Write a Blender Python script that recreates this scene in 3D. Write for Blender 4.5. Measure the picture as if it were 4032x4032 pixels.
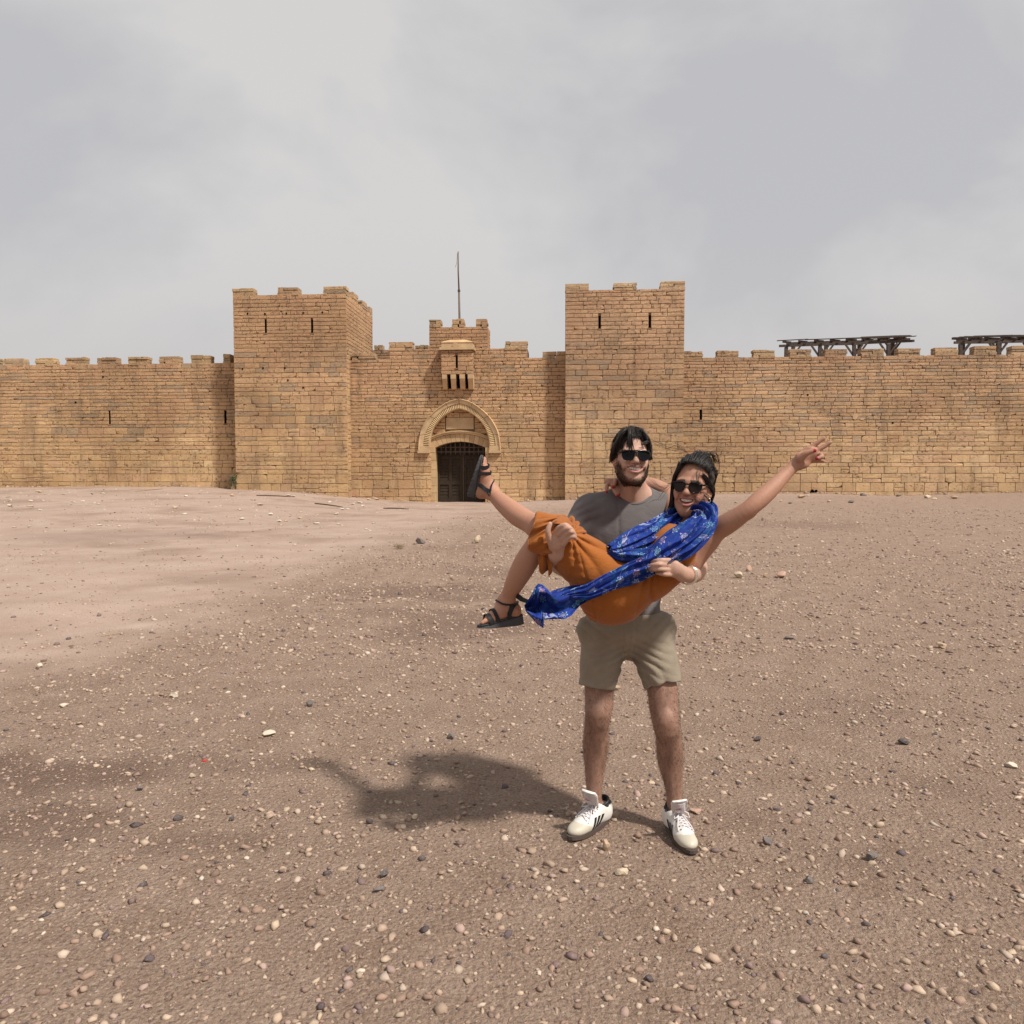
import bpy, bmesh, math, random
import numpy as np
from mathutils import Vector, Matrix, Euler
from mathutils.geometry import tessellate_polygon

for _o in list(bpy.data.objects):
    bpy.data.objects.remove(_o)
scene = bpy.context.scene
COL = scene.collection
R = math.radians

# ------------------------------------------------------------------ camera
CAM_H, PITCH, FPX = 1.56, R(2.7), 2950.0      # eye height (m), tilt below level, focal length in photo pixels
cam_d = bpy.data.cameras.new('camera')
cam_d.sensor_width = 36.0
cam_d.lens = 36.0 * FPX / 4032.0
cam_d.clip_start, cam_d.clip_end = 0.05, 6000
cam = bpy.data.objects.new('camera', cam_d)
COL.objects.link(cam)
cam.location = (0, 0, CAM_H)
cam.rotation_euler = (R(90) - PITCH, 0, 0)
scene.camera = cam

# ------------------------------------------------------------------ light
SUN_EL, SUN_AZ = R(53), R(54)                 # height; swing from behind the camera (-Y) towards the right (+X)
SUN_DIR = Vector((math.cos(SUN_EL) * math.sin(SUN_AZ), -math.cos(SUN_EL) * math.cos(SUN_AZ), math.sin(SUN_EL)))
sun_d = bpy.data.lights.new('sun', 'SUN')
sun_d.energy = 5.0
sun_d.angle = R(4.0)
sun_d.color = (1.0, 0.95, 0.87)
sun = bpy.data.objects.new('sun', sun_d)
COL.objects.link(sun)
sun.rotation_euler = SUN_DIR.to_track_quat('Z', 'Y').to_euler()
sun.location = (8, -6, 14)

world = bpy.data.worlds.new('World')
scene.world = world
world.use_nodes = True
wn, wl = world.node_tree.nodes, world.node_tree.links
wn.clear()
w_out = wn.new('ShaderNodeOutputWorld')
w_bg = wn.new('ShaderNodeBackground')
w_bg.inputs['Strength'].default_value = 0.095
w_sky = wn.new('ShaderNodeTexSky')
w_sky.sky_type = 'NISHITA'
w_sky.sun_disc = False
w_sky.sun_elevation = SUN_EL
w_sky.sun_rotation = math.pi - SUN_AZ
w_sky.dust_density = 3.0
w_tc = wn.new('ShaderNodeTexCoord')
w_map = wn.new('ShaderNodeMapping')
w_map.inputs['Scale'].default_value = (1.5, 1.5, 2.2)
w_map.inputs['Location'].default_value = (9.951, 5.323, 12.748)
wl.new(w_tc.outputs['Generated'], w_map.inputs['Vector'])
w_n = wn.new('ShaderNodeTexNoise')
w_n.inputs['Scale'].default_value = 1.5
w_n.inputs['Detail'].default_value = 5.5
w_n.inputs['Roughness'].default_value = 0.55
w_n.inputs['Distortion'].default_value = 0.35
wl.new(w_map.outputs[0], w_n.inputs['Vector'])
w_r = wn.new('ShaderNodeValToRGB')            # thin grey to white cloud
w_r.color_ramp.elements[0].position = 0.40
w_r.color_ramp.elements[0].color = (5.82, 5.78, 5.95, 1)
w_r.color_ramp.elements[1].position = 0.60
w_r.color_ramp.elements[1].color = (7.4, 7.22, 7.06, 1)
wl.new(w_n.outputs['Fac'], w_r.inputs['Fac'])
w_sep = wn.new('ShaderNodeSeparateXYZ')
wl.new(w_tc.outputs['Generated'], w_sep.inputs[0])
w_hz = wn.new('ShaderNodeMapRange')           # warm dust veil low over the plain
w_hz.inputs['From Min'].default_value = 0.0
w_hz.inputs['From Max'].default_value = 0.34
w_hz.inputs['To Min'].default_value = 1.0
w_hz.inputs['To Max'].default_value = 0.0
w_hz.interpolation_type = 'SMOOTHSTEP'
wl.new(w_sep.outputs['Z'], w_hz.inputs['Value'])
w_m2 = wn.new('ShaderNodeMix'); w_m2.data_type = 'RGBA'
wl.new(w_hz.outputs[0], w_m2.inputs['Factor'])
wl.new(w_r.outputs[0], w_m2.inputs['A'])
w_m2.inputs['B'].default_value = (6.45, 6.15, 6.0, 1)
w_m1 = wn.new('ShaderNodeMix'); w_m1.data_type = 'RGBA'
w_m1.inputs['Factor'].default_value = 0.92
wl.new(w_sky.outputs[0], w_m1.inputs['A'])
wl.new(w_m2.outputs['Result'], w_m1.inputs['B'])
wl.new(w_m1.outputs['Result'], w_bg.inputs['Color'])
wl.new(w_bg.outputs[0], w_out.inputs['Surface'])

scene.view_settings.view_transform = 'Standard'
scene.view_settings.look = 'None'
scene.view_settings.exposure = 0.0
scene.view_settings.gamma = 1.0
scene.view_settings.use_curve_mapping = False

# ------------------------------------------------------------------ measuring helpers
COSP, SINP = math.cos(PITCH), math.sin(PITCH)
def ray(x, y):
    dx, dy = (x - 2016.0) / FPX, (2016.0 - y) / FPX
    return Vector((dx, COSP + dy * SINP, -SINP + dy * COSP))
def P(x, y, Y):
    """world point seen at photo pixel x, y and standing Y metres in front of the camera"""
    d = ray(x, y)
    return Vector((0, 0, CAM_H)) + d * (Y / d.y)
YAW = 0.071
U = Vector((1, -YAW, 0)).normalized()         # along the castle front
V = Vector((YAW, 1, 0)).normalized()          # back into the castle
O = Vector((0, 46, 0))
def W(x, y, v=0.0):
    """(u, z) on the castle plane v"""
    d = ray(x, y)
    t = ((O + V * v) - Vector((0, 0, CAM_H))).dot(V) / d.dot(V)
    p = Vector((0, 0, CAM_H)) + d * t
    return (p - O).dot(U), p.z
def C3(u, v, z):
    return O + U * u + V * v + Vector((0, 0, z))

# ------------------------------------------------------------------ object helpers
def tag(o, label=None, cat=None, group=None, kind=None):
    if label: o['label'] = label
    if cat: o['category'] = cat
    if group: o['group'] = group
    if kind: o['kind'] = kind
    return o
def empty(name, loc=(0, 0, 0)):
    o = bpy.data.objects.new(name, None)
    COL.objects.link(o)
    o.location = loc
    o.empty_display_size = 0.1
    return o
def link(name, me, mat=None, parent=None):
    o = bpy.data.objects.new(name, me)
    COL.objects.link(o)
    if mat is not None and not me.materials:
        me.materials.append(mat)
    if parent is not None:
        o.parent = parent
        o.matrix_parent_inverse = Matrix.Translation(-Vector(parent.location)) if parent.parent is None else Matrix.Identity(4)
    return o
def set_attr(me, name, arr, kind='FLOAT_COLOR', dom='POINT'):
    a = me.attributes.new(name, kind, dom)
    if kind == 'FLOAT_COLOR':
        arr = np.asarray(arr, np.float32)
        if arr.shape[1] == 3:
            arr = np.concatenate([arr, np.ones((len(arr), 1), np.float32)], 1)
        a.data.foreach_set('color', arr.ravel())
    elif kind == 'FLOAT2':
        a.data.foreach_set('vector', np.asarray(arr, np.float32).ravel())
    else:
        a.data.foreach_set('value', np.asarray(arr, np.float32).ravel())
def np_mesh(name, verts, faces, smooth=True):
    """faces: (n,3) or (n,4) array"""
    me = bpy.data.meshes.new(name)
    verts = np.asarray(verts, np.float32); faces = np.asarray(faces, np.int32)
    k = faces.shape[1]
    me.vertices.add(len(verts)); me.vertices.foreach_set('co', verts.ravel())
    me.loops.add(faces.size); me.loops.foreach_set('vertex_index', faces.ravel())
    me.polygons.add(len(faces)); me.polygons.foreach_set('loop_start', np.arange(0, faces.size, k, dtype=np.int32))
    me.update(calc_edges=True)
    if smooth:
        me.polygons.foreach_set('use_smooth', np.ones(len(faces), bool))
    return me
class MB:
    """collects shapes, builds ONE mesh object"""
    def __init__(s): s.v, s.f, s.c = [], [], []
    def add(s, vs, fs, col=None):
        n = len(s.v)
        s.v += [tuple(p) for p in vs]
        s.f += [tuple(i + n for i in f) for f in fs]
        s.c += [col or (1, 1, 1)] * len(vs)
    def hexa(s, p, col=None):   # 8 corners: bottom 4 ccw, top 4 ccw
        s.add(p, [(3, 2, 1, 0), (4, 5, 6, 7), (0, 1, 5, 4), (1, 2, 6, 5), (2, 3, 7, 6), (3, 0, 4, 7)], col)
    def box(s, c, size, rot=None, col=None):
        hx, hy, hz = (q / 2 for q in size)
        p = [Vector(q) for q in ((-hx, -hy, -hz), (hx, -hy, -hz), (hx, hy, -hz), (-hx, hy, -hz), (-hx, -hy, hz), (hx, -hy, hz), (hx, hy, hz), (-hx, hy, hz))]
        if rot is not None: p = [rot @ q for q in p]
        s.hexa([Vector(c) + q for q in p], col)
    def cbox(s, u0, u1, v0, v1, z0, z1, col=None):   # box in castle axes
        s.hexa([C3(u0, v0, z0), C3(u1, v0, z0), C3(u1, v1, z0), C3(u0, v1, z0), C3(u0, v0, z1), C3(u1, v0, z1), C3(u1, v1, z1), C3(u0, v1, z1)], col)
    def bar(s, a, b, w, h=None, up=(0, 0, 1), col=None):
        a, b = Vector(a), Vector(b); h = h or w
        d = (b - a).normalized(); x = d.cross(Vector(up))
        if x.length < 1e-4: x = d.cross(Vector((0, 1, 0)))
        x.normalize(); y = x.cross(d).normalized()
        q = [(-1, -1), (1, -1), (1, 1), (-1, 1)]
        s.hexa([a + x * (i * w / 2) + y * (j * h / 2) for i, j in q] + [b + x * (i * w / 2) + y * (j * h / 2) for i, j in q], col)
    def tube(s, pts, rad, n=8, cap=True, col=None):
        pts = [Vector(p) for p in pts]
        if not hasattr(rad, '__len__'): rad = [rad] * len(pts)
        vs, fs = [], []
        prev = None
        for i, p in enumerate(pts):
            d = (pts[min(i + 1, len(pts) - 1)] - pts[max(i - 1, 0)])
            d = d.normalized() if d.length > 1e-9 else Vector((0, 0, 1))
            if prev is None:
                x = d.orthogonal().normalized()
            else:
                x = prev - d * prev.dot(d)
                x = x.normalized() if x.length > 1e-6 else d.orthogonal().normalized()
            prev = x; y = d.cross(x)
            for k in range(n):
                t = 2 * math.pi * k / n
                vs.append(p + (x * math.cos(t) + y * math.sin(t)) * rad[i])
        for i in range(len(pts) - 1):
            for k in range(n):
                a, b = i * n + k, i * n + (k + 1) % n
                fs.append((a, b, b + n, a + n))
        if cap:
            fs.append(tuple(range(n - 1, -1, -1)))
            fs.append(tuple(range((len(pts) - 1) * n, len(pts) * n)))
        s.add(vs, fs, col)
    def prism(s, poly, f0, f1, col=None):
        """poly: 2-D outline; f0/f1 map a 2-D point to the front / back 3-D point"""
        n = len(poly)
        vs = [f0(*p) for p in poly] + [f1(*p) for p in poly]
        tris = tessellate_polygon([[Vector((p[0], p[1], 0)) for p in poly]])
        fs = [tuple(t) for t in tris] + [tuple(i + n for i in reversed(t)) for t in tris]
        fs += [(i, (i + 1) % n, (i + 1) % n + n, i + n) for i in range(n)]
        s.add(vs, fs, col)
    def build(s, name, mat=None, parent=None, smooth=False, fix=True, tint=False, kind=None):
        me = bpy.data.meshes.new(name)
        me.from_pydata(s.v, [], s.f)
        if tint:
            set_attr(me, 'tint', np.array(s.c, np.float32))
        if fix:
            bm = bmesh.new(); bm.from_mesh(me)
            bmesh.ops.recalc_face_normals(bm, faces=bm.faces)
            bm.to_mesh(me); bm.free()
        if smooth:
            me.polygons.foreach_set('use_smooth', np.ones(len(me.polygons), bool))
        me.update()
        o = link(name, me, mat, parent)
        if kind: o['kind'] = kind
        return o

# ------------------------------------------------------------------ value noise (numpy)
_rng0 = np.random.default_rng(5)
_lat = _rng0.random((64, 64, 64)).astype(np.float32)
def vnoise3(p):
    p = np.asarray(p, np.float32)
    i = np.floor(p).astype(np.int32); f = p - i
    f = f * f * (3 - 2 * f)
    i0 = i & 63; i1 = (i + 1) & 63
    def L(a, b, c): return _lat[a, b, c]
    x0, y0, z0 = i0[..., 0], i0[..., 1], i0[..., 2]; x1, y1, z1 = i1[..., 0], i1[..., 1], i1[..., 2]
    fx, fy, fz = f[..., 0], f[..., 1], f[..., 2]
    a = L(x0, y0, z0) * (1 - fx) + L(x1, y0, z0) * fx; b = L(x0, y1, z0) * (1 - fx) + L(x1, y1, z0) * fx
    c = L(x0, y0, z1) * (1 - fx) + L(x1, y0, z1) * fx; d = L(x0, y1, z1) * (1 - fx) + L(x1, y1, z1) * fx
    return (a * (1 - fy) + b * fy) * (1 - fz) + (c * (1 - fy) + d * fy) * fz * 1.0
def vnoise2(x, y, off=0.0):
    return vnoise3(np.stack([x, y, np.full_like(x, off)], -1))

# ------------------------------------------------------------------ materials
class Mat:
    def __init__(s, name, rough=0.8, spec=0.3):
        s.m = bpy.data.materials.new(name); s.m.use_nodes = True
        s.n, s.l = s.m.node_tree.nodes, s.m.node_tree.links
        s.b = s.n['Principled BSDF']
        s.b.inputs['Roughness'].default_value = rough
        s.b.inputs['Specular IOR Level'].default_value = spec
        s._pos = None
    def pos(s):
        if s._pos is None: s._pos = s.n.new('ShaderNodeNewGeometry').outputs['Position']
        return s._pos
    def obj(s): return s.n.new('ShaderNodeTexCoord').outputs['Object']
    def attr(s, name): 
        a = s.n.new('ShaderNodeAttribute'); a.attribute_name = name; return a
    def map(s, vec, scale=(1, 1, 1), loc=(0, 0, 0), rot=(0, 0, 0)):
        m = s.n.new('ShaderNodeMapping'); m.inputs['Scale'].default_value = scale; m.inputs['Location'].default_value = loc; m.inputs['Rotation'].default_value = rot
        s.l.new(vec, m.inputs['Vector']); return m.outputs[0]
    def noise(s, vec, scale, detail=4, rough=0.55, dist=0.0):
        t = s.n.new('ShaderNodeTexNoise'); t.inputs['Scale'].default_value = scale; t.inputs['Detail'].default_value = detail
        t.inputs['Roughness'].default_value = rough; t.inputs['Distortion'].default_value = dist
        if vec is not None: s.l.new(vec, t.inputs['Vector'])
        return t.outputs['Fac']
    def vor(s, vec, scale, feat='F1', out='Distance'):
        t = s.n.new('ShaderNodeTexVoronoi'); t.feature = feat; t.inputs['Scale'].default_value = scale
        s.l.new(vec, t.inputs['Vector']); return t.outputs[out]
    def ramp(s, fac, stops):
        r = s.n.new('ShaderNodeValToRGB'); e = r.color_ramp.elements
        while len(e) < len(stops): e.new(0.5)
        for k, (p, c) in enumerate(stops):
            e[k].position = p
            e[k].color = (c, c, c, 1) if not hasattr(c, '__len__') else tuple(c) + (1,)
        s.l.new(fac, r.inputs['Fac']); return r.outputs[0]
    def mix(s, a, b, fac, mode='MIX'):
        m = s.n.new('ShaderNodeMix'); m.data_type = 'RGBA'; m.blend_type = mode
        for sock, val in ((m.inputs['A'], a), (m.inputs['B'], b), (m.inputs['Factor'], fac)):
            if hasattr(val, 'is_output') or isinstance(val, bpy.types.NodeSocket): s.l.new(val, sock)
            elif hasattr(val, '__len__'): sock.default_value = tuple(val) + (1,)
            else: sock.default_value = val
        return m.outputs['Result']
    def math(s, op, a, b=None, c=None, clamp=False):
        m = s.n.new('ShaderNodeMath'); m.operation = op; m.use_clamp = clamp
        for k, val in enumerate((a, b, c)):
            if val is None: continue
            if isinstance(val, bpy.types.NodeSocket): s.l.new(val, m.inputs[k])
            else: m.inputs[k].default_value = val
        return m.outputs[0]
    def color(s, c):
        if isinstance(c, bpy.types.NodeSocket): s.l.new(c, s.b.inputs['Base Color'])
        else: s.b.inputs['Base Color'].default_value = tuple(c) + (1,)
        return s
    def bump(s, h, strength=0.5, dist=0.01, normal=None):
        b = s.n.new('ShaderNodeBump'); b.inputs['Strength'].default_value = strength; b.inputs['Distance'].default_value = dist
        s.l.new(h, b.inputs['Height'])
        if normal is not None: s.l.new(normal, b.inputs['Normal'])
        s.l.new(b.outputs[0], s.b.inputs['Normal']); return b.outputs[0]

# sandstone: per-stone tint, weather patches, pits and chisel marks
M = Mat('sandstone', 0.92, 0.15)
_p = M.pos(); _t = M.attr('tint').outputs['Color']
_n1 = M.noise(_p, 0.45, 5, 0.6)
_c1 = M.mix(_t, (0.40, 0.235, 0.145), M.ramp(_n1, [(0.50, 0), (0.68, 0.55)]))
_n2 = M.noise(M.map(_p, (1, 1, 1.3), (7, 3, 1)), 0.35, 6, 0.65)
_c2 = M.mix(_c1, (0.27, 0.20, 0.13), M.ramp(_n2, [(0.54, 0), (0.72, 0.62)]))
_n3 = M.noise(_p, 6.5, 5, 0.7)
_c3 = M.mix(_c2, (0.62, 0.47, 0.33), M.ramp(_n3, [(0.52, 0), (0.75, 0.55)]))
_pit = M.noise(M.map(_p, (1, 1, 1.4), (2, 9, 4)), 5.2, 4, 0.75)
_pz = M.noise(_p, 0.6, 2, 0.5)
_pf = M.math('MULTIPLY', M.ramp(_pit, [(0.565, 0), (0.64, 1)]), M.ramp(_pz, [(0.36, 0.10), (0.56, 0.85)]))
_c4 = M.mix(_c3, (0.19, 0.115, 0.07), _pf)
_drip = M.noise(M.map(_p, (1.1, 1.1, 0.12)), 1.3, 4, 0.6)
_c4 = M.mix(_c4, (0.22, 0.155, 0.10), M.ramp(_drip, [(0.52, 0), (0.70, 0.50)]))
_lf = M.noise(M.map(_p, (1, 1, 1.5), (11, 4, 6)), 0.16, 3, 0.5)
_c4 = M.mix(_c4, M.ramp(_lf, [(0.34, (0.80, 0.77, 0.74)), (0.66, (1.10, 1.09, 1.06))]), 1.0, 'MULTIPLY')
M.color(_c4)
_b = M.bump(M.math('SUBTRACT', M.noise(_p, 11, 6, 0.75), M.math('MULTIPLY', _pf, 0.55)), 0.9, 0.05)
SAND = M.m
M = Mat('mortar', 0.95, 0.1)
_p = M.pos()
M.color(M.ramp(M.noise(_p, 3, 4), [(0.3, (0.17, 0.105, 0.062)), (0.7, (0.25, 0.16, 0.095))]))
M.bump(M.noise(_p, 20, 4), 0.6, 0.02)
MORTAR = M.m
M = Mat('dressed_stone', 0.9, 0.15)
_p = M.pos()
_c = M.mix((0.56, 0.40, 0.235), (0.42, 0.285, 0.165), M.ramp(M.noise(_p, 1.6, 5), [(0.35, 0), (0.7, 1)]))
M.color(M.mix(_c, M.attr('tint').outputs['Color'], 1.0, 'MULTIPLY'))
M.bump(M.noise(_p, 14, 5, 0.7), 0.5, 0.03)
DRESS = M.m
def wood(name, c0, c1, sc=(6, 6, 0.7)):
    M = Mat(name, 0.75, 0.25)
    n = M.noise(M.map(M.pos(), sc), 3, 6, 0.65, 0.4)
    M.color(M.ramp(n, [(0.3, c0), (0.7, c1)])); M.bump(n, 0.5, 0.02)
    return M.m
DOORW = wood('door_wood', (0.022, 0.015, 0.010), (0.052, 0.036, 0.024))
PERGW = wood('weathered_timber', (0.045, 0.032, 0.026), (0.115, 0.085, 0.070), (3, 3, 3))
M = Mat('rusty_iron', 0.7, 0.4); M.color(M.ramp(M.noise(M.pos(), 9, 5), [(0.35, (0.05, 0.035, 0.028)), (0.7, (0.105, 0.072, 0.05))])); IRON = M.m
POLEW = wood('pole_wood', (0.10, 0.075, 0.06), (0.19, 0.145, 0.115), (8, 8, 1.2))
M = Mat('black_void', 1.0, 0.0); M.color((0.004, 0.004, 0.004)); VOID = M.m

# ------------------------------------------------------------------ ground shape
_bx = [(-600, 1908), (0, 1920), (400, 1916), (760, 1918), (930, 1926), (1180, 1934), (1390, 1958), (1560, 1972), (1700, 1979), (1930, 1979), (2100, 1973), (2225, 1966), (2420, 1958), (2700, 1948), (3000, 1941), (3200, 1943), (3500, 1952), (3700, 1948), (4032, 1938), (4600, 1930)]
_bu, _bz = [], []
for _x, _y in _bx:
    _a = W(_x, _y, 0.1); _bu.append(_a[0]); _bz.append(_a[1])
_bu, _bz = np.array(_bu), np.array(_bz)
def base_z(u): return np.interp(u, _bu, _bz)
def ground_z(X, Y, fine=True):
    X = np.asarray(X, np.float64); Y = np.asarray(Y, np.float64)
    u = (X - O.x) * U.x + (Y - O.y) * U.y
    v = (X - O.x) * V.x + (Y - O.y) * V.y
    t = np.clip((v + 40.0) / 39.0, 0, 1)
    s = t * t * (1.6 - 0.6 * t)
    z = base_z(u) * s
    if fine:
        r = np.clip((Y - 1.0) / 5.0, 0, 1)
        z = z + (vnoise2(X * 0.7 + 9, Y * 0.7) - 0.5) * 0.05 * r + (vnoise2(X * 2.1, Y * 2.1, 3.3) - 0.5) * 0.022 * np.clip((Y - 3.6) / 3, 0.15, 1) \
            + (vnoise2(X * 7, Y * 7, 8.1) - 0.5) * 0.009
    return z
_pb = np.array([(-700, 2850), (0, 2640), (450, 2470), (900, 2315), (1300, 2200), (1600, 2120), (1850, 2050), (2050, 2008), (2500, 1992), (3200, 1985), (3600, 1976), (4032, 1964), (4800, 1955)], float)
def to_px(X, Y, Z):
    dz = Z - CAM_H
    f = Y * COSP - dz * SINP
    return 2016 + FPX * X / f, 2016 - FPX * (Y * SINP + dz * COSP) / f
_pw = []
for _x, _y in _pb:
    _d = ray(_x, _y); _t = -CAM_H / _d.z; _pw.append((_d.x / _d.y, _d.y * _t))
_pw = np.array(_pw)
def path_mask(X, Y):
    """1 on the bare sandy track, 0 in the gravel field (edge measured on the ground as Y along each bearing)"""
    b = np.interp(np.asarray(X) / np.maximum(Y, 0.5), _pw[:, 0], _pw[:, 1])
    w = (vnoise2(np.asarray(X, float) * 0.5, np.asarray(Y, float) * 0.5, 2.2) - 0.5) * 5 + (vnoise2(np.asarray(X, float) * 2.3, np.asarray(Y, float) * 2.3, 7.7) - 0.5) * 3
    return np.clip((Y + w - b) / (0.42 * b) + 0.5, 0, 1)
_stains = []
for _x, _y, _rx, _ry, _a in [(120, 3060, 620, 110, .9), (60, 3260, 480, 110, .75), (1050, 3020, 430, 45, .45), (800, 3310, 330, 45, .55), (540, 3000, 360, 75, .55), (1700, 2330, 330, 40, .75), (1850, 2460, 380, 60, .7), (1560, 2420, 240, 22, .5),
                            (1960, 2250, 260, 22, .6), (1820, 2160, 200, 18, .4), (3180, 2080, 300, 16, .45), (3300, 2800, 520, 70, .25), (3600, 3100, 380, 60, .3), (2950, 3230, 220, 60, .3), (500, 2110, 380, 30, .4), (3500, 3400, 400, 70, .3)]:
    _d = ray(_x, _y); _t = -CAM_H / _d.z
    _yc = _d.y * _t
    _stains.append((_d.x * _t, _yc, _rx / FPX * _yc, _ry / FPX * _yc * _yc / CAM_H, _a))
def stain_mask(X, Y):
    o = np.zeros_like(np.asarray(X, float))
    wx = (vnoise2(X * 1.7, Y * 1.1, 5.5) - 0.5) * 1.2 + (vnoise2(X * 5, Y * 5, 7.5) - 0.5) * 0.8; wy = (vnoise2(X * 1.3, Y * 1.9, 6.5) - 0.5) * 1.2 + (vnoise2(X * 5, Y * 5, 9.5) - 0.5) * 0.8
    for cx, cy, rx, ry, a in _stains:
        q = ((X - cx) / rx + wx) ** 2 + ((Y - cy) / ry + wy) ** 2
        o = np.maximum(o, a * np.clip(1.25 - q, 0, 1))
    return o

def axis(lo, d0, d1, step, far, grow):
    a = list(np.arange(d0, d1, step))
    s = step; x = d1
    while x < far: a.append(x); s *= grow; x += s
    a.append(far)
    s = step; x = d0 - step
    while x > lo: a.insert(0, x); s *= grow; x -= s
    a.insert(0, lo)
    return np.array(a)
gx = axis(-2500, -4.6, 5.0, 0.065, 2500, 1.07)
gy = axis(-300, 1.7, 8.5, 0.065, 3500, 1.04)
GX, GY = np.meshgrid(gx, gy)
GZ = ground_z(GX, GY)
nx_, ny_ = len(gx), len(gy)
_id = np.arange(nx_ * ny_).reshape(ny_, nx_)
gf = np.stack([_id[:-1, :-1], _id[:-1, 1:], _id[1:, 1:], _id[1:, :-1]], -1).reshape(-1, 4)
gme = np_mesh('ground', np.stack([GX, GY, GZ], -1).reshape(-1, 3), gf)
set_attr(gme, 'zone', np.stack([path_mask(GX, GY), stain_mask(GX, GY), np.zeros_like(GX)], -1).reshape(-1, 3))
M = Mat('dusty_soil', 0.95, 0.1)
_p = M.pos(); _z = M.n.new('ShaderNodeSeparateColor'); M.l.new(M.attr('zone').outputs['Color'], _z.inputs[0])
_g = M.ramp(M.noise(_p, 3.0, 6, 0.65), [(0.3, (0.250, 0.167, 0.122)), (0.7, (0.340, 0.242, 0.186))])
_grit = M.noise(_p, 85, 3, 0.7)
_g = M.mix(_g, (0.47, 0.37, 0.29), M.ramp(_grit, [(0.52, 0), (0.68, 0.75)]))
_g = M.mix(_g, (0.10, 0.068, 0.055), M.ramp(M.noise(M.map(_p, (1, 1, 1), (5, 1, 0)), 60, 3, 0.7), [(0.53, 0), (0.70, 0.7)]))
_g = M.mix(_g, (0.42, 0.33, 0.26), M.ramp(M.noise(M.map(_p, (1, 1, 1), (1, 6, 0)), 22, 4, 0.75), [(0.56, 0), (0.70, 0.55)]))
_tr = M.ramp(M.noise(_p, 1.1, 6, 0.68), [(0.3, (0.335, 0.240, 0.192)), (0.7, (0.415, 0.314, 0.256))])
_tr = M.mix(_tr, (0.21, 0.14, 0.11), M.ramp(M.noise(_p, 30, 4, 0.7), [(0.55, 0), (0.72, 0.6)]))
_tr = M.mix(_tr, (0.24, 0.165, 0.125), M.ramp(M.noise(M.map(_p, (1, 1, 1), (3, 8, 0)), 0.35, 4, 0.6), [(0.48, 0), (0.68, 0.7)]))
_g = M.mix(_g, _tr, _z.outputs[0])
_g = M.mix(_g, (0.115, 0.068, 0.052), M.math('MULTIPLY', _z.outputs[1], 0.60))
M.color(_g)
_h = M.math('ADD', M.math('MULTIPLY', M.noise(_p, 45, 5, 0.7), M.math('SUBTRACT', 1.15, _z.outputs[0])), M.math('MULTIPLY', M.vor(_p, 55), -0.35))
M.bump(_h, 1.0, 0.025)
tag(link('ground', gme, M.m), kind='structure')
# ------------------------------------------------------------------ masonry
def stone_shape(rng, w, h, depth, proud):
    """rough block: front face towards -y, local x 0..w, z 0..h; returns verts, faces"""
    nu = 5 if w > 0.9 else 4
    nz = 3
    xs = np.linspace(0, w, nu); zs = np.linspace(0, h, nz)
    ch = 0.010
    vs = []
    skew = rng.uniform(-.008, .008, 2)
    for j, z in enumerate(zs):
        for i, x in enumerate(xs):
            ex = i in (0, nu - 1); ez = j in (0, nz - 1)
            dx = rng.uniform(-.006, .006); dz = rng.uniform(-.005, .005) + skew[0] * (x / w - .5) * 2
            y = -proud + rng.uniform(-.007, .007)
            if ex: dx += ch if i == 0 else -ch
            if ez: dz += ch if j == 0 else -ch
            if ex and ez:
                y += rng.uniform(0.0, .008)
                if rng.random() < .03:                       # knocked-off corner
                    q = rng.uniform(.2, .5); dx += (1 if i == 0 else -1) * q * .12; dz += (1 if j == 0 else -1) * q * h * .35; y += .03
            elif ex or ez: y += rng.uniform(0, .005)
            vs.append((x + dx, y, z + dz))
    fs = [(j * nu + i, j * nu + i + 1, (j + 1) * nu + i + 1, (j + 1) * nu + i) for j in range(nz - 1) for i in range(nu - 1)]
    ring = [i for i in range(nu)] + [j * nu + nu - 1 for j in range(1, nz)] + [(nz - 1) * nu + i for i in range(nu - 2, -1, -1)] + [j * nu for j in range(nz - 2, 0, -1)]
    n = len(ring); b1 = len(vs)
    for k in ring:
        x, y, z = vs[k]
        vs.append((min(max(x + (-ch if x < w / 2 else ch) * .6, .002), w - .002) if k % nu in (0, nu - 1) else x, y + .026,
                   min(max(z + (-ch if z < h / 2 else ch) * .6, .002), h - .002) if k // nu in (0, nz - 1) else z))
    b2 = len(vs)
    for k in range(n):
        x, y, z = vs[b1 + k]; vs.append((x, depth, z))
    for k in range(n):
        k2 = (k + 1) % n
        fs.append((ring[k2], ring[k], b1 + k, b1 + k2)); fs.append((b1 + k2, b1 + k, b2 + k, b2 + k2))
    return vs, fs
TINTS = [((0.60, 0.405, 0.215), 5), ((0.545, 0.350, 0.185), 5), ((0.575, 0.375, 0.220), 3), ((0.53, 0.335, 0.215), 2), ((0.465, 0.315, 0.19), 1), ((0.64, 0.455, 0.265), 2)]
_tl = [t for t, k in TINTS for _ in range(k)]
def stone_tint(rng, u, z, warm):
    c = np.array(_tl[rng.integers(len(_tl))]) * .62 + np.array((.565, .378, .208)) * .38
    top = np.clip((z - 2.5) / 6.5, 0, 1)                   # the upper courses are of a redder stone
    c = c * (1 - top) + np.array((0.480, 0.296, 0.176)) * top * 0.82 + c * top * 0.18
    if 3.6 < z < 9.5 and rng.random() < .10 + .16 * max(0, math.sin(u * .55 + 1.3) * math.sin(z * .9)): c = c * .45 + np.array((.33, .265, .195)) * .5
    c = c * np.array(warm) * rng.uniform(.93, 1.07)
    return tuple(c)
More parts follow.
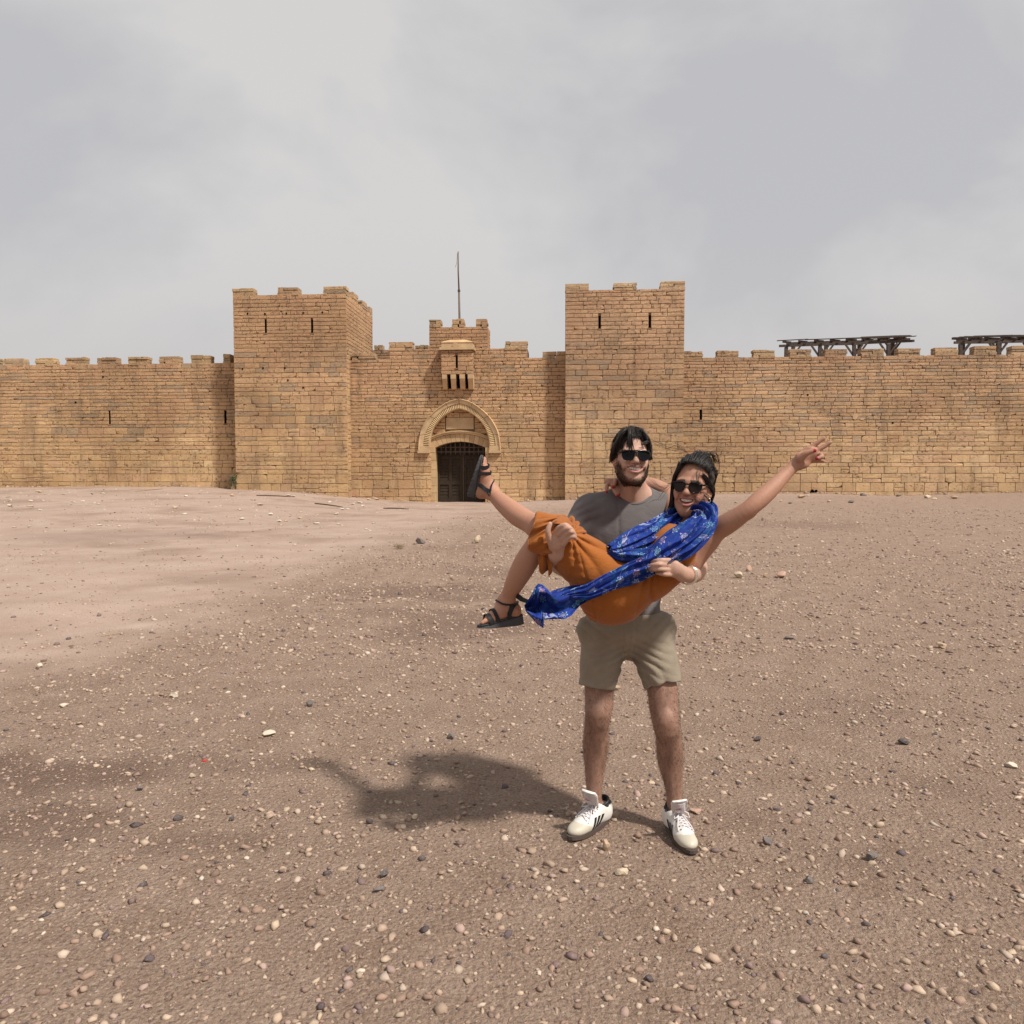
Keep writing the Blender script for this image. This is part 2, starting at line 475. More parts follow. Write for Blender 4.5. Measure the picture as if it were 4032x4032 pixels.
def masonry(parent, org, ux, nrm, z0, z1, spans, seed, courses, lens, limit=300, warm=(1, 1, 1), joint=0.012, zone=(0, 0)):
    """fills the face with coursed stones; ux along the wall, nrm out of it; spans(za, zb) -> list of (u0, u1)"""
    rng = np.random.default_rng(seed)
    org, ux, nrm = np.array(org), np.array(ux), np.array(nrm)
    done = []
    z = z0
    while z < z1 - 0.05:
        h = courses(z, rng)
        if z + h > z1 - 0.09: h = z1 - z
        tint_row = rng.uniform(.94, 1.06)
        for (u0, u1) in spans(z, z + h):
            u = u0
            while u < u1 - 1e-3:
                l = lens(z, h, rng)
                if u + l > u1 - 0.28: l = u1 - u
                parts = [(z, h)]
                if h > .34 and rng.random() < .26:            # a course split in two for one stone's length
                    q = h * rng.uniform(.4, .6); parts = [(z, q), (z + q, h - q)]
                for (za, ha) in parts:
                    vs, fs = stone_shape(rng, l - joint, ha - joint, 0.13, rng.uniform(-.004, .013))
                    vs = np.array(vs)
                    p = org + np.outer(vs[:, 0] + u + joint / 2, ux) + np.outer(-vs[:, 1], nrm) + np.outer(vs[:, 2] + za + joint / 2, (0, 0, 1))
                    done.append((l * ha, p, fs, np.array(stone_tint(rng, u, z, warm)) * tint_row))
                u += l
        z += h
    done.sort(key=lambda d: -d[0])
    stuff = MB()
    for k, (a, p, fs, c) in enumerate(done):
        if k < limit:
            me = bpy.data.meshes.new('stone')
            me.from_pydata([tuple(q) for q in p], [], fs)
            set_attr(me, 'tint', np.tile(np.array(c, np.float32), (len(p), 1)))
            link('stone', me, SAND, parent)
        else:
            stuff.add(p, fs, tuple(c))
    if stuff.v:
        stuff.build('stonework', SAND, parent, tint=True, fix=False, kind='stuff')
    return len(done)
def c_tower(z, rng):
    if z < 0.4: return rng.uniform(.40, .55)
    if z < 1.6: return rng.uniform(.50, .64)
    if z < 7.2: return rng.uniform(.42, .52) if rng.random() < .5 else rng.uniform(.24, .31)
    if z < 9.0: return rng.uniform(.27, .34)
    return rng.uniform(.20, .27)
def l_tower(z, h, rng):
    if z < 7.4: return rng.uniform(.55, 1.15) if h > .36 else rng.uniform(.6, 1.6)
    return rng.uniform(.40, 1.1) if rng.random() < .85 else rng.uniform(1.1, 1.6)
def c_wall(z, rng):
    if z < 1.4: return rng.uniform(.40, .60)
    if z < 4.3: return rng.uniform(.34, .48) if rng.random() < .5 else rng.uniform(.22, .30)
    return rng.uniform(.175, .25)
def l_wall(z, h, rng):
    if z < 4.3: return rng.uniform(.5, 1.15) if h > .32 else rng.uniform(.6, 1.6)
    return rng.uniform(.35, 1.0) if rng.random() < .8 else rng.uniform(1.0, 1.6)
def cut(u0, u1, holes):
    """u0..u1 minus hole intervals"""
    out = [(u0, u1)]
    for a, b in holes:
        nw = []
        for s, e in out:
            if b <= s or a >= e: nw.append((s, e)); continue
            if a - s > .06: nw.append((s, a))
            if e - b > .06: nw.append((b, e))
        out = nw
    return out
def slit_px(xc, y0, y1, wpx, v):
    a = W(xc - wpx / 2, y0, v); b = W(xc + wpx / 2, y1, v)
    return (a[0], b[0], b[1], a[1])          # u0, u1, z0, z1
def slit_holes(slits, za, zb):
    return [(s[0], s[1]) for s in slits if zb > s[2] + .06 and za < s[3] - .06]
def add_slits(parent, slits, v):
    for u0, u1, z0, z1 in slits:
        m = MB(); uc = (u0 + u1) / 2
        m.cbox(u0 + .004, u1 - .004, v + .055, v + .40, z0, z1)
        m.cbox(u0 - .05, u1 + .05, v - .022, v + .10, z0 - .10, z0 - .012)   # sloping sill stone
        o = m.build('arrow_slit', VOID, parent)
        o.data.materials.append(MORTAR)
        for p in o.data.polygons:
            if p.index >= 6: p.material_index = 1
def merlon(parent, u0, u1, v0, v1, z0, z1, seed, warm=(1, 1, 1)):
    """one battlement block, laid in rough courses"""
    rng = np.random.default_rng(seed)
    m = MB(); n = max(2, int(round((z1 - z0) / .19))); z = z0
    hs = rng.uniform(.7, 1.3, n); hs = hs / hs.sum() * (z1 - z0)
    for k in range(n):
        h = hs[k]
        cuts = [u0] + sorted(rng.uniform(u0 + .2, u1 - .2, rng.integers(0, 3))) + [u1]
        for a, b in zip(cuts[:-1], cuts[1:]):
            if b - a < .1: continue
            ja, jb = rng.uniform(-.03, .045, 2); top = rng.uniform(-.05, .02) if k == n - 1 else rng.uniform(-.012, .0)
            aa, bb = a + (ja if a == u0 else .012), b - (jb if b == u1 else .012)
            f = rng.uniform(-.02, .035)
            c = tuple(np.array(stone_tint(rng, a, 4.5, warm)) * (.86, .90, .92) * rng.uniform(.88, 1.08))
            e = .03
            zt = z + h + top
            q = [C3(aa, v0 - f, z), C3(bb, v0 - f, z), C3(bb, v1 + f, z), C3(aa, v1 + f, z)]
            q2 = [C3(aa, v0 - f, zt - e), C3(bb, v0 - f, zt - e), C3(bb, v1 + f, zt - e), C3(aa, v1 + f, zt - e)]
            d1, d2 = rng.uniform(.0, .05, 2) if k == n - 1 else (0, 0)
            q3 = [C3(aa + e, v0 - f + e, zt - d1), C3(bb - e, v0 - f + e, zt - d2), C3(bb - e, v1 + f - e, zt - d2), C3(aa + e, v1 + f - e, zt - d1)]
            vs = q + q2 + q3
            fs = [(3, 2, 1, 0), (8, 9, 10, 11)]
            for o in (0, 4):
                fs += [(o + i, o + (i + 1) % 4, o + 4 + (i + 1) % 4, o + 4 + i) for i in range(4)]
            m.add(vs, fs, c)
        z += h
    return m.build('merlon', SAND, parent, tint=True)
def merlons_px(parent, lst, v, depth, seed, warm=(1, 1, 1), drop=.01):
    for k, (xa, xb, yt, yb) in enumerate(lst):
        if xb < 1300: xb -= depth * ((2016 - xb) / 46 + 4.5) * .95            # the measured width includes the visible flank
        elif xa > 2750: xa += depth * max(0, (xa - 2016) / 46 - 4.5) * .95
        a = W(xa, yb, v); b = W(xb, yt, v)
        merlon(parent, a[0], b[0], v, v + depth, a[1] - drop, b[1], seed + k, warm)

V_WALL, V_TOW, V_GATE = 0.43, -0.77, 0.0
WARM_L, WARM_R = (.98, .99, .99), (.97, .995, 1.06)
# ---- towers
def tower(x0, x1, ytop, ybase, slits_px, label, seed, warm, merl, side_depth):
    u0, zt = W(x0, ytop, V_TOW); u1 = W(x1, ytop, V_TOW)[0]
    t = empty('tower', C3((u0 + u1) / 2, V_TOW, W((x0 + x1) / 2, ybase, V_TOW)[1]))
    tag(t, label, 'tower', 'square towers of the castle front')
    slits = [slit_px(*q, V_TOW) for q in slits_px]
    core = MB(); v0, v1 = V_TOW + .07, V_TOW + side_depth - .02
    core.cbox(u0 + .07, u1 - .07, v0, v1, -.6, zt - .06)
    core.build('core_wall', MORTAR, t)
    masonry(t, C3(0, V_TOW, 0), U, -V, -.35, zt, lambda a, b: cut(u0, u1, slit_holes(slits, a, b)), seed, c_tower, l_tower, 300, warm)
    n = -V
    # inner and outer flanks (butted behind the front stones)
    masonry(t, C3(u1, V_TOW + .132, 0), V, U, -.35, zt, lambda a, b: [(0, side_depth - .14)], seed + 1, c_tower, l_tower, 300 if x0 < 1500 else 60, warm)
    masonry(t, C3(u0, V_TOW + side_depth, 0), -V, -U, -.35, zt, lambda a, b: [(0, side_depth - .14)], seed + 2, c_tower, l_tower, 60, warm)
    add_slits(t, slits, V_TOW)
    merlons_px(t, merl, V_TOW, .62, seed + 10, warm)
    return t, u0, u1, zt
DEPTH = 6.3
tl, lu0, lu1, lzt = tower(916, 1362, 1163, 1930, [(1045.6, 1258, 1310, 9), (1228, 1258, 1310, 9)], 'left square stone tower whose right flank shows in perspective, shrub at its foot', 100, WARM_L,
                          [(916, 1013, 1133, 1164), (1092, 1188, 1128, 1163), (1272, 1362, 1126, 1162)], DEPTH)
for k, (a, b) in enumerate([(1.55, 2.75), (3.7, 4.9)]):      # battlements along its flank
    rngz = lzt + .50
    m = merlon(tl, 0, 1.2, 0, .6, lzt - .01, rngz, 150 + k)
    for vtx in m.data.vertices:                               # turn the block through a right angle onto the flank
        p = vtx.co - O; pu, pv = p.dot(U), p.dot(V)
        vtx.co = C3(lu1 - pv - .0, V_TOW + a + pu, p.z)
mk = MB(); mk.cbox(lu1 - .62, lu1, V_TOW + 5.6, V_TOW + 6.28, lzt - .01, lzt + .46, stone_tint(np.random.default_rng(3), 0, 9, WARM_L)); mk.build('merlon', SAND, tl, tint=True)
tr, ru0, ru1, rzt = tower(2227, 2697, 1143, 1962, [(2361, 1243, 1293, 9), (2559, 1240, 1290, 9)], 'right square stone tower seen face on behind the man, with two slits near its top', 200, WARM_R,
                          [(2227, 2321, 1113, 1144), (2416, 2508, 1109, 1143), (2601, 2697, 1104, 1142)], DEPTH)
# ---- curtain walls
def curtain(u0, u1, zt_fn, slits_px, label, seed, warm, merl, extra):
    t = empty('curtain_wall', C3((u0 + u1) / 2, V_WALL, float(base_z((u0 + u1) / 2))))
    tag(t, label, 'wall')
    slits = [slit_px(*q, V_WALL) for q in slits_px]
    z1 = zt_fn
    core = MB(); core.cbox(u0, u1, V_WALL + .07, V_WALL + 1.3, -.6, z1 - .03); core.build('core_wall', MORTAR, t)
    masonry(t, C3(0, V_WALL, 0), U, -V, -.35 if u0 < 0 else -.2, z1, lambda a, b: cut(u0, u1, slit_holes(slits, a, b)), seed, c_wall, l_wall, 300, warm)
    add_slits(t, slits, V_WALL)
    merlons_px(t, merl, V_WALL, .55, seed + 20, warm, .02)
    for a in extra: merlon(t, a, a + 1.5, V_WALL, V_WALL + .55, z1 - .02, z1 + .5, seed + 60, warm)
    return t, z1
_lz = W(450, 1433, V_WALL)[1]
_w = lambda x, y: W(x, y, V_WALL)
wl_, lz = curtain(W(0, 1430, V_WALL)[0] - 12.0, lu0 + .1, _lz, [(431, 1618, 1670, 9), (887, 1617, 1667, 9)], 'long low castle wall left of the left tower, reddish in its upper courses', 300, WARM_L,
                  [(18, 115, 1409, 1441), (139, 234, 1407, 1440), (259, 355, 1405, 1439), (383, 477, 1404, 1438), (505, 599, 1401, 1437), (628, 722, 1399, 1436), (753, 845, 1396, 1435), (880, 924, 1394, 1434)],
                  [W(18, 1430, V_WALL)[0] - 1.97 * k for k in range(1, 7)])
_rz = W(3300, 1402, V_WALL)[1]
wr_, rz = curtain(ru1 - .1, W(4032, 1400, V_WALL)[0] + 12.0, _rz, [(2760, 1612, 1652, 8)], 'long castle wall right of the right tower, pale pitted stone with timber shelters above', 400, WARM_R,
                  [(2692, 2767, 1381, 1412), (2815, 2907, 1378, 1411), (2957, 3052, 1376, 1409), (3099, 3195, 1374, 1408), (3237, 3335, 1372, 1406), (3378, 3479, 1369, 1404), (3522, 3625, 1367, 1402), (3666, 3772, 1364, 1399), (3815, 3925, 1361, 1397), (3962, 4066, 1359, 1395)],
                  [W(4110, 1400, V_WALL)[0] + 2.15 * k for k in range(5)])

# ---- gate wall between the towers
def A(px, py, v=0.0): return W(1600 + px * .23810, 1540 + py * .23810, v)    # from the gate study (1764 px wide)
gw = empty('gate_wall', C3(*[(lu1 + ru0) / 2, 0, 0])); tag(gw, 'stone gate wall between the two towers, holding the pointed arch and projecting bay', 'wall')
gu0, gu1 = lu1 - .02, ru0 + .02
z_lo = W(1450, 1420)[1]; z_hi = W(1800, 1373)[1]
u_a = W(1534, 1400)[0]; u_b = W(2077, 1400)[0]
arch_c = A(877, 500)[0]
# outlines of the arch rings as half-widths over height (left side of the photo, mirrored)
def prof(pts):
    q = [A(x, y) for x, y in pts]
    return [(arch_c - u, z) for u, z in q]
outer = prof([(200, 990), (205, 860), (215, 790), (240, 665), (285, 570), (335, 480), (390, 410), (470, 330), (560, 260), (640, 205), (720, 165), (800, 142), (877, 128)])
band_o = prof([(268, 930), (275, 860), (287, 760), (310, 690), (345, 620), (400, 525), (455, 450), (525, 378), (595, 315), (670, 265), (745, 230), (810, 208), (877, 196)])
band_i = prof([(385, 930), (388, 860), (396, 790), (415, 710), (440, 640), (478, 570), (530, 500), (590, 440), (650, 393), (715, 352), (775, 322), (830, 303), (877, 293)])
def hw(pr, z):
    zs = [p[1] for p in pr]; ws = [p[0] for p in pr]
    return float(np.interp(z, zs, ws, left=ws[0], right=-1))
z_spring = outer[0][1]; z_apex = outer[-1][1]
jamb_w = arch_c - A(412, 1000)[0]
GW = (.98, .965, .97)
def gate_spans(za, zb):
    zc = (za + zb) / 2
    a, b = gu0, gu1
    if zc > z_lo: a, b = u_a, u_b
    h = []
    if zc < z_spring: h.append((arch_c - jamb_w, arch_c + jamb_w))
    elif zc < z_apex - .05:
        w = hw(outer, zc) - .06
        if w > .05: h.append((arch_c - w, arch_c + w))
    return cut(a, b, h)
masonry(gw, C3(0, 0, 0), U, -V, -.2, z_hi, gate_spans, 500, c_wall, l_wall, 300, GW)
core = MB()
w_i = hw(band_i, z_spring)
body = [(gu0 - .3, -.5), (arch_c - w_i - .12, -.5)] + [(arch_c - p[0] - .10, p[1] + .05) for p in band_i] + [(arch_c + p[0] + .10, p[1] + .05) for p in reversed(band_i)] + [(arch_c + w_i + .12, -.5), (gu1 + .3, -.5), (gu1 + .3, z_lo - .05), (u_b, z_lo - .05), (u_b, z_hi - .05), (u_a, z_hi - .05), (u_a, z_lo - .05), (gu0 - .3, z_lo - .05)]
core.prism(body, lambda u, z: C3(u, .07, z), lambda u, z: C3(u, 1.9, z))
core.build('core_wall', MORTAR, gw)
merlons_px(gw, [(1386, 1476, 1388, 1422), (1532, 1625, 1343, 1377), (1989, 2077, 1339, 1374), (2137, 2229, 1382, 1420)], 0.0, .6, 560, GW, .06)
# small turret over the gate
tu0 = W(1689, 1300, .25)[0]; tu1 = W(1920, 1300, .25)[0]; tz0 = z_hi - .06; tz1 = W(1800, 1287, .25)[1]
gt = empty('gate_turret', C3((tu0 + tu1) / 2, .25, tz0)); tag(gt, 'small battlemented turret over the gate, carrying the bare pole', 'turret')
m = MB(); m.cbox(tu0 + .06, tu1 - .06, .32, 1.75, tz0, tz1 - .03); m.build('core_wall', MORTAR, gt)
masonry(gt, C3(0, .25, 0), U, -V, tz0, tz1, lambda a, b: [(tu0, tu1)], 600, c_wall, l_wall, 120, GW)
masonry(gt, C3(tu1, .38, 0), V, U, tz0, tz1, lambda a, b: [(0, 1.4)], 601, c_wall, l_wall, 60, GW)
masonry(gt, C3(tu0, 1.78, 0), -V, -U, tz0, tz1, lambda a, b: [(0, 1.4)], 602, c_wall, l_wall, 60, GW)
merlons_px(gt, [(1689, 1736, 1254, 1288), (1780, 1827, 1253, 1288), (1874, 1919, 1252, 1288)], .25, .6, 610, GW)
# wall far behind, its battlements just over the gate wall
fu0, fz = W(1440, 1378, 9.0); fu1 = W(1700, 1378, 9.0)[0]
fw = empty('rear_wall', C3((fu0 + fu1) / 2, 9, 0)); tag(fw, 'distant battlemented wall inside the castle peeping over the gate wall by the left tower', 'wall')
m = MB(); m.cbox(fu0 - .5, fu1, 9.07, 10, .5, fz - .02); m.build('core_wall', MORTAR, fw)
masonry(fw, C3(0, 9.0, 0), U, -V, 8.0, fz, lambda a, b: [(fu0 - .5, fu1)], 650, c_wall, l_wall, 80, (.85, .85, .9))
merlons_px(fw, [(1474, 1508, 1357, 1379), (1636, 1688, 1357, 1379)], 9.0, .6, 660, (.85, .85, .9))

# ---- pointed arch: outer moulding stones, ribbed band, soffit
arch = empty('pointed_arch', C3(arch_c, 0, z_spring)); tag(arch, 'pale pointed stone arch with a ribbed band around the gate', 'arch')
def sample(pr, n):
    pts = np.array([(-w, z) for w, z in pr] + [(w, z) for w, z in reversed(pr[:-1])])
    pts[len(pr) - 1, 0] = 0
    d = np.r_[0, np.cumsum(np.hypot(*np.diff(pts, axis=0).T))]
    t = np.linspace(0, d[-1], n)
    return np.stack([np.interp(t, d, pts[:, 0]), np.interp(t, d, pts[:, 1])], 1)
NA = 132
so, sb, si = sample(outer, NA + 1), sample(band_o, NA + 1), sample(band_i, NA + 1)
rng = np.random.default_rng(9)
def seg_ring(m, a, b, i0, i1, va, vb, col, gap=0.0, back=.35):
    """curved block between ring lines a (outside) and b (inside) from index i0 to i1, front at va (outside) / vb (inside)"""
    k = list(range(i0, i1 + 1))
    pa = [a[i].copy() for i in k]; pb = [b[i].copy() for i in k]
    for q in (pa, pb):
        d0 = (q[1] - q[0]); d0 /= np.hypot(*d0) + 1e-9; d1 = (q[-1] - q[-2]); d1 /= np.hypot(*d1) + 1e-9
        q[0] = q[0] + d0 * gap; q[-1] = q[-1] - d1 * gap
    n = len(k); vs = []
    for q, v in ((pa, va), (pb, vb), (pb, back), (pa, back)):
        vs += [C3(arch_c + p[0], v, p[1]) for p in q]
    fs = []
    for r in range(4):
        r2 = (r + 1) % 4
        fs += [(r * n + i, r * n + i + 1, r2 * n + i + 1, r2 * n + i) for i in range(n - 1)]
    fs += [(0, n, 2 * n, 3 * n), (n - 1, 4 * n - 1, 3 * n - 1, 2 * n - 1)]
    m.add(vs, fs, col)
mid = so * .62 + sb * .38
lip = so * .86 + sb * .14
cuts = [0, 14, 34, 53, 66, 79, 98, 118, NA]
for a, b in zip(cuts[:-1], cuts[1:]):
    m = MB(); c = tuple(np.array((1, 1, 1)) * rng.uniform(.88, 1.08)); g = .012
    seg_ring(m, so, lip, a, b, -.17, -.20, c, g); seg_ring(m, lip, mid, a, b, -.185, -.12, c, g); seg_ring(m, mid, sb * .9 + si * .1, a, b, -.125, -.10, c, g)
    m.build('moulding_stone', DRESS, arch, tint=True)
NR = 66
for k in range(NR):                                   # the little rounded ribs
    m = MB(); i0, i1 = 2 * k, 2 * k + 2
    c = tuple(np.array((1.02, 1.04, 1.0)) * rng.uniform(.9, 1.08))
    a0 = sb * .88 + si * .12; a1 = sb * .12 + si * .88
    pa = [a0[i0] * .88 + a0[i0 + 1] * .12, a0[i0 + 1], a0[i1] * .88 + a0[i1 - 1] * .12]
    pb = [a1[i0] * .88 + a1[i0 + 1] * .12, a1[i0 + 1], a1[i1] * .88 + a1[i1 - 1] * .12]
    vs = []; 
    for q, dv in ((pa, .02), (pb, .0)):
        vs += [C3(arch_c + q[0][0], -.062 + dv, q[0][1]), C3(arch_c + q[1][0], -.10 + dv, q[1][1]), C3(arch_c + q[2][0], -.062 + dv, q[2][1]), C3(arch_c + q[2][0], .3, q[2][1]), C3(arch_c + q[0][0], .3, q[0][1])]
    fs = [(i, (i + 1) % 5, (i + 1) % 5 + 5, i + 5) for i in range(5)] + [(0, 4, 3, 2, 1), (5, 6, 7, 8, 9)]
    m.add(vs, fs, c); m.build('rib', DRESS, arch, tint=True)
m = MB()
seg_ring(m, sb * .95 + si * .05, sb * .02 + si * .98, 0, NA, .02, .02, (.62, .60, .58), 0, .4)
seg_ring(m, sb * .13 + si * .87, si, 0, NA, -.06, -.05, (1, 1, 1), 0, .62)      # inner roll and soffit
m.build('soffit', DRESS, arch, tint=True)
for s in (-1, 1):                                      # the two springing blocks
    m = MB(); w0, w1 = hw(outer, z_spring) + .02, hw(band_i, z_spring) - .02
    a, b = sorted((arch_c + s * w0, arch_c + s * w1))
    m.cbox(a, b, -.19, .3, z_spring - .14, z_spring + .02); m.cbox(a + .03, b - .03, -.15, .3, z_spring + .02, z_spring + .30)
    m.build('springing_block', DRESS, arch, tint=True)

# ---- tympanum, lintel arch and jambs (set back inside the pointed arch)
tym = empty('door_surround', C3(arch_c, .45, 0)); tag(tym, 'stone surround of the gate with a blank plaque over a flat arch', 'doorway')
VT = .42
zl = A(480, 935, VT)[1]; intr = [A(480, 935, VT), A(560, 893, VT), (A(680, 856, VT)), A(790, 838, VT), A(890, 832, VT), A(1000, 840, VT), A(1110, 862, VT), A(1220, 898, VT), A(1317, 935, VT)]
extr = [A(398, 815, VT), A(500, 770, VT), A(620, 735, VT), A(745, 713, VT), A(890, 705, VT), A(1040, 716, VT), A(1160, 738, VT), A(1270, 772, VT), A(1372, 812, VT)]
intr = np.array(intr); extr = np.array(extr)
def resamp(a, n):
    d = np.r_[0, np.cumsum(np.hypot(*np.diff(a, axis=0).T))]; t = np.linspace(0, d[-1], n)
    return np.stack([np.interp(t, d, a[:, 0]), np.interp(t, d, a[:, 1])], 1)
nv = 12; ii, ee = resamp(intr, nv * 2 + 1), resamp(extr, nv * 2 + 1)
def quadstrip(m, a, b, v0, v1, col):
    n = len(a); vs = [C3(p[0], v0, p[1]) for p in a] + [C3(p[0], v0, p[1]) for p in b] + [C3(p[0], v1, p[1]) for p in b] + [C3(p[0], v1, p[1]) for p in a]
    fs = []
    for r in range(4):
        r2 = (r + 1) % 4; fs += [(r * n + i, r * n + i + 1, r2 * n + i + 1, r2 * n + i) for i in range(n - 1)]
    fs += [(0, n, 2 * n, 3 * n), (n - 1, 4 * n - 1, 3 * n - 1, 2 * n - 1)]
    m.add(vs, fs, col)
for k in range(nv):
    a = ii[2 * k:2 * k + 3].copy(); b = ee[2 * k:2 * k + 3].copy()
    for q in (a, b):
        q[0] = q[0] + (q[1] - q[0]) * .05; q[2] = q[2] + (q[1] - q[2]) * .05
    m = MB(); quadstrip(m, b, a, VT + rng.uniform(-.015, .01), VT + .9, tuple(np.array((.95, .92, .88)) * rng.uniform(.85, 1.1)))
    m.build('voussoir', DRESS, tym, tint=True)
m = MB()
e2 = extr + np.array([0, .21]); e1 = extr + np.array([0, .015]); e15 = extr + np.array([0, .12])
quadstrip(m, e15, e1, VT - .10, VT + .3, (1, .97, .92)); quadstrip(m, e2, e15 + np.array([0, .004]), VT - .15, VT + .3, (.92, .88, .84))
m.build('hood_moulding', DRESS, tym, tint=True)
# tympanum stones
tz = [A(877, y, VT)[1] for y in (800, 655, 540, 440, 365, 290)]
pu0, pz1 = A(657, 440, VT); pu1, pz0 = A(1113, 630, VT)
m = MB(); pr = [(arch_c - p[0], p[1]) for p in band_i] + [(arch_c + p[0], p[1]) for p in reversed(band_i[:-1])]
m.prism([(u, z) for u, z in pr if z > extr[:, 1].min() - 2], lambda u, z: C3(u, VT + .10, z), lambda u, z: C3(u, VT + .8, z)) if False else None
back = [(arch_c - w_i, extr[0][1])] + [(float(p[0]), float(p[1])) for p in extr[1:-1]] + [(arch_c + w_i, extr[-1][1])] + [(arch_c + p[0] + .05, p[1] + .03) for p in band_i if p[1] > extr[0][1] + .1][:-1] + [(arch_c, band_i[-1][1] + .03)] + [(arch_c - p[0] - .05, p[1] + .03) for p in reversed([q for q in band_i if q[1] > extr[0][1] + .1][:-1])]
m.prism(back, lambda u, z: C3(u, VT + .09, z), lambda u, z: C3(u, VT + .7, z)); m.build('backing', MORTAR, tym)
def ty_spans(za, zb):
    zc = (za + zb) / 2; w = hw(band_i, zc) + .04
    if w < .2: return []
    h = [(pu0 - .05, pu1 + .05)] if zb > pz0 + .02 and za < pz1 - .02 else []
    x = []
    lowest = np.interp(zc, [extr[0][1] + .2, extr[4][1] + .22], [w_i, 0])
    if zc < extr[4][1] + .2: h.append((arch_c - lowest, arch_c + lowest))
    return cut(arch_c - w, arch_c + w, h)
masonry(tym, C3(0, VT, 0), U, -V, extr[0][1] + .1, band_i[-1][1], ty_spans, 700, lambda z, r: r.uniform(.28, .36), lambda z, h, r: r.uniform(.6, 1.4), 80, (1.0, .97, .92))
m = MB(); m.cbox(pu0, pu1, VT - .03, VT + .2, pz0, pz1); m.build('plaque', DRESS, tym, tint=True)
# jambs: stacked blocks down to the ground
ju = [A(412, 1000, VT)[0] - .03, A(480, 1000, VT)[0], A(1317, 1000, VT)[0], A(1372, 1000, VT)[0] + .14]
for a, b, s in ((ju[0], ju[1], 0), (ju[2], ju[3], 1)):
    z = -.4
    while z < zl - .02:
        h = min(rng.uniform(.38, .62), zl - z); h = zl - z if zl - z - h < .15 else h
        m = MB(); m.cbox(a, b, .06 + rng.uniform(-.012, .012), 1.0, z + .008, z + h - .008, tuple(np.array((1, .97, .92)) * rng.uniform(.85, 1.1)))
        m.build('jamb_stone', DRESS, tym, tint=True)
        z += h
        if s == 0:
            pass
    # outer pilaster strip
for s, (a, b) in enumerate(((arch_c - jamb_w - .02, ju[0] - .004), (ju[3] + .004, arch_c + jamb_w + .02))):
    if b - a > .03:
        m = MB(); m.cbox(a, b, .01, .6, -.4, z_spring - .15); m.build('pilaster', DRESS, tym, tint=True)
for s in (-1, 1):                                           # wall between the jamb tops and the ring
    a, b = sorted((arch_c + s * (jamb_w + .2), arch_c + s * (abs(ju[1] - arch_c))))
    m = MB(); m.cbox(a, b, VT - .01, VT + .6, zl + .004, extr[0][1]); m.build('haunch_stone', DRESS, tym, tint=True)

# ---- door leaves and portcullis
VD = 1.25
du0, dz1 = ju[1] - .02, A(890, 832, VT)[1] + .1
du1 = ju[2] + .02
dz0 = float(base_z(arch_c)) - .05
duc = A(945, 1200, VD)[0]
gate = empty('gate', C3(duc, VD, dz0)); tag(gate, 'dark wooden double gate with recessed panels under the portcullis', 'gate')
pz_bot = A(900, 1020, .95)[1]
for s, (a, b) in enumerate(((du0, duc - .012), (duc + .012, du1))):
    leaf = MB(); leaf.cbox(a, b, VD + .06, VD + .14, dz0, dz1); lo = leaf.build('door_leaf', DOORW, gate)
    f = MB(); w = b - a; zs = [dz0, dz0 + .30, dz0 + 1.15, dz0 + 1.42, dz0 + 2.75, dz1]
    for zz0, zz1 in ((zs[0], zs[1]), (zs[2], zs[3]), (zs[4], zs[4] + .25)): f.cbox(a, b, VD - .02, VD + .058, zz0, zz1)
    for ua, ub in ((a, a + .17), (a + w / 2 - .10, a + w / 2 + .10), (b - .2, b)):
        for za, zb in ((zs[1], zs[2]), (zs[3], zs[4]), (zs[4] + .25, zs[5])): f.cbox(ua, ub, VD - .022, VD + .057, za + .003, zb - .003)
    fo = f.build('frame', DOORW, lo)
    for ua, ub in ((a + .17, a + w / 2 - .10), (a + w / 2 + .10, b - .2)):
        for za, zb in ((zs[1], zs[2]), (zs[3], zs[4])):
            nb = int((zb - za) / .17)
            for k in range(nb):
                p = MB(); h = (zb - za) / nb; zz = za + k * h
                p.hexa([C3(ua, VD + .02, zz + .006), C3(ub, VD + .02, zz + .006), C3(ub, VD + .059, zz + .006), C3(ua, VD + .059, zz + .006),
                        C3(ua, VD + .045, zz + h - .006), C3(ub, VD + .045, zz + h - .006), C3(ub, VD + .059, zz + h - .006), C3(ua, VD + .059, zz + h - .006)])
                p.build('board', DOORW, lo)
m = MB(); m.cbox(du0 - .2, du1 + .2, VD + .5, VD + .6, -.4, dz1 + 1); m.build('dark_passage', VOID, gate)
m = MB(); m.tube([C3(duc, VD - .06, dz0 + .1), C3(duc - .01, VD - .06, dz1 - .15)], .018, 6); tag(m.build('pull_rope', POLEW, gate), 'pale rope hanging down the middle of the gate')
VP = .92
pc = empty('portcullis', C3(arch_c, VP, pz_bot)); tag(pc, 'rusty iron portcullis raised at the top of the gate opening', 'portcullis')
for x in (505, 577, 655, 735, 810, 890, 967, 1040, 1117, 1192, 1270):
    u = A(x, 950, VP)[0]; m = MB()
    m.cbox(u - .035, u + .035, VP - .03, VP + .03, pz_bot, dz1 + .1)
    m.hexa([C3(u - .006, VP - .006, pz_bot - .14), C3(u + .006, VP - .006, pz_bot - .14), C3(u + .006, VP + .006, pz_bot - .14), C3(u - .006, VP + .006, pz_bot - .14), C3(u - .034, VP - .028, pz_bot - .002), C3(u + .034, VP - .028, pz_bot - .002), C3(u + .034, VP + .028, pz_bot - .002), C3(u - .034, VP + .028, pz_bot - .002)])
    m.build('upright_bar', IRON, pc)
for y0, y1 in ((922, 938), (996, 1014)):
    m = MB(); m.cbox(du0 + .02, du1 - .02, VP - .062, VP - .034, A(900, y1, VP)[1], A(900, y0, VP)[1]); m.build('cross_bar', IRON, pc)
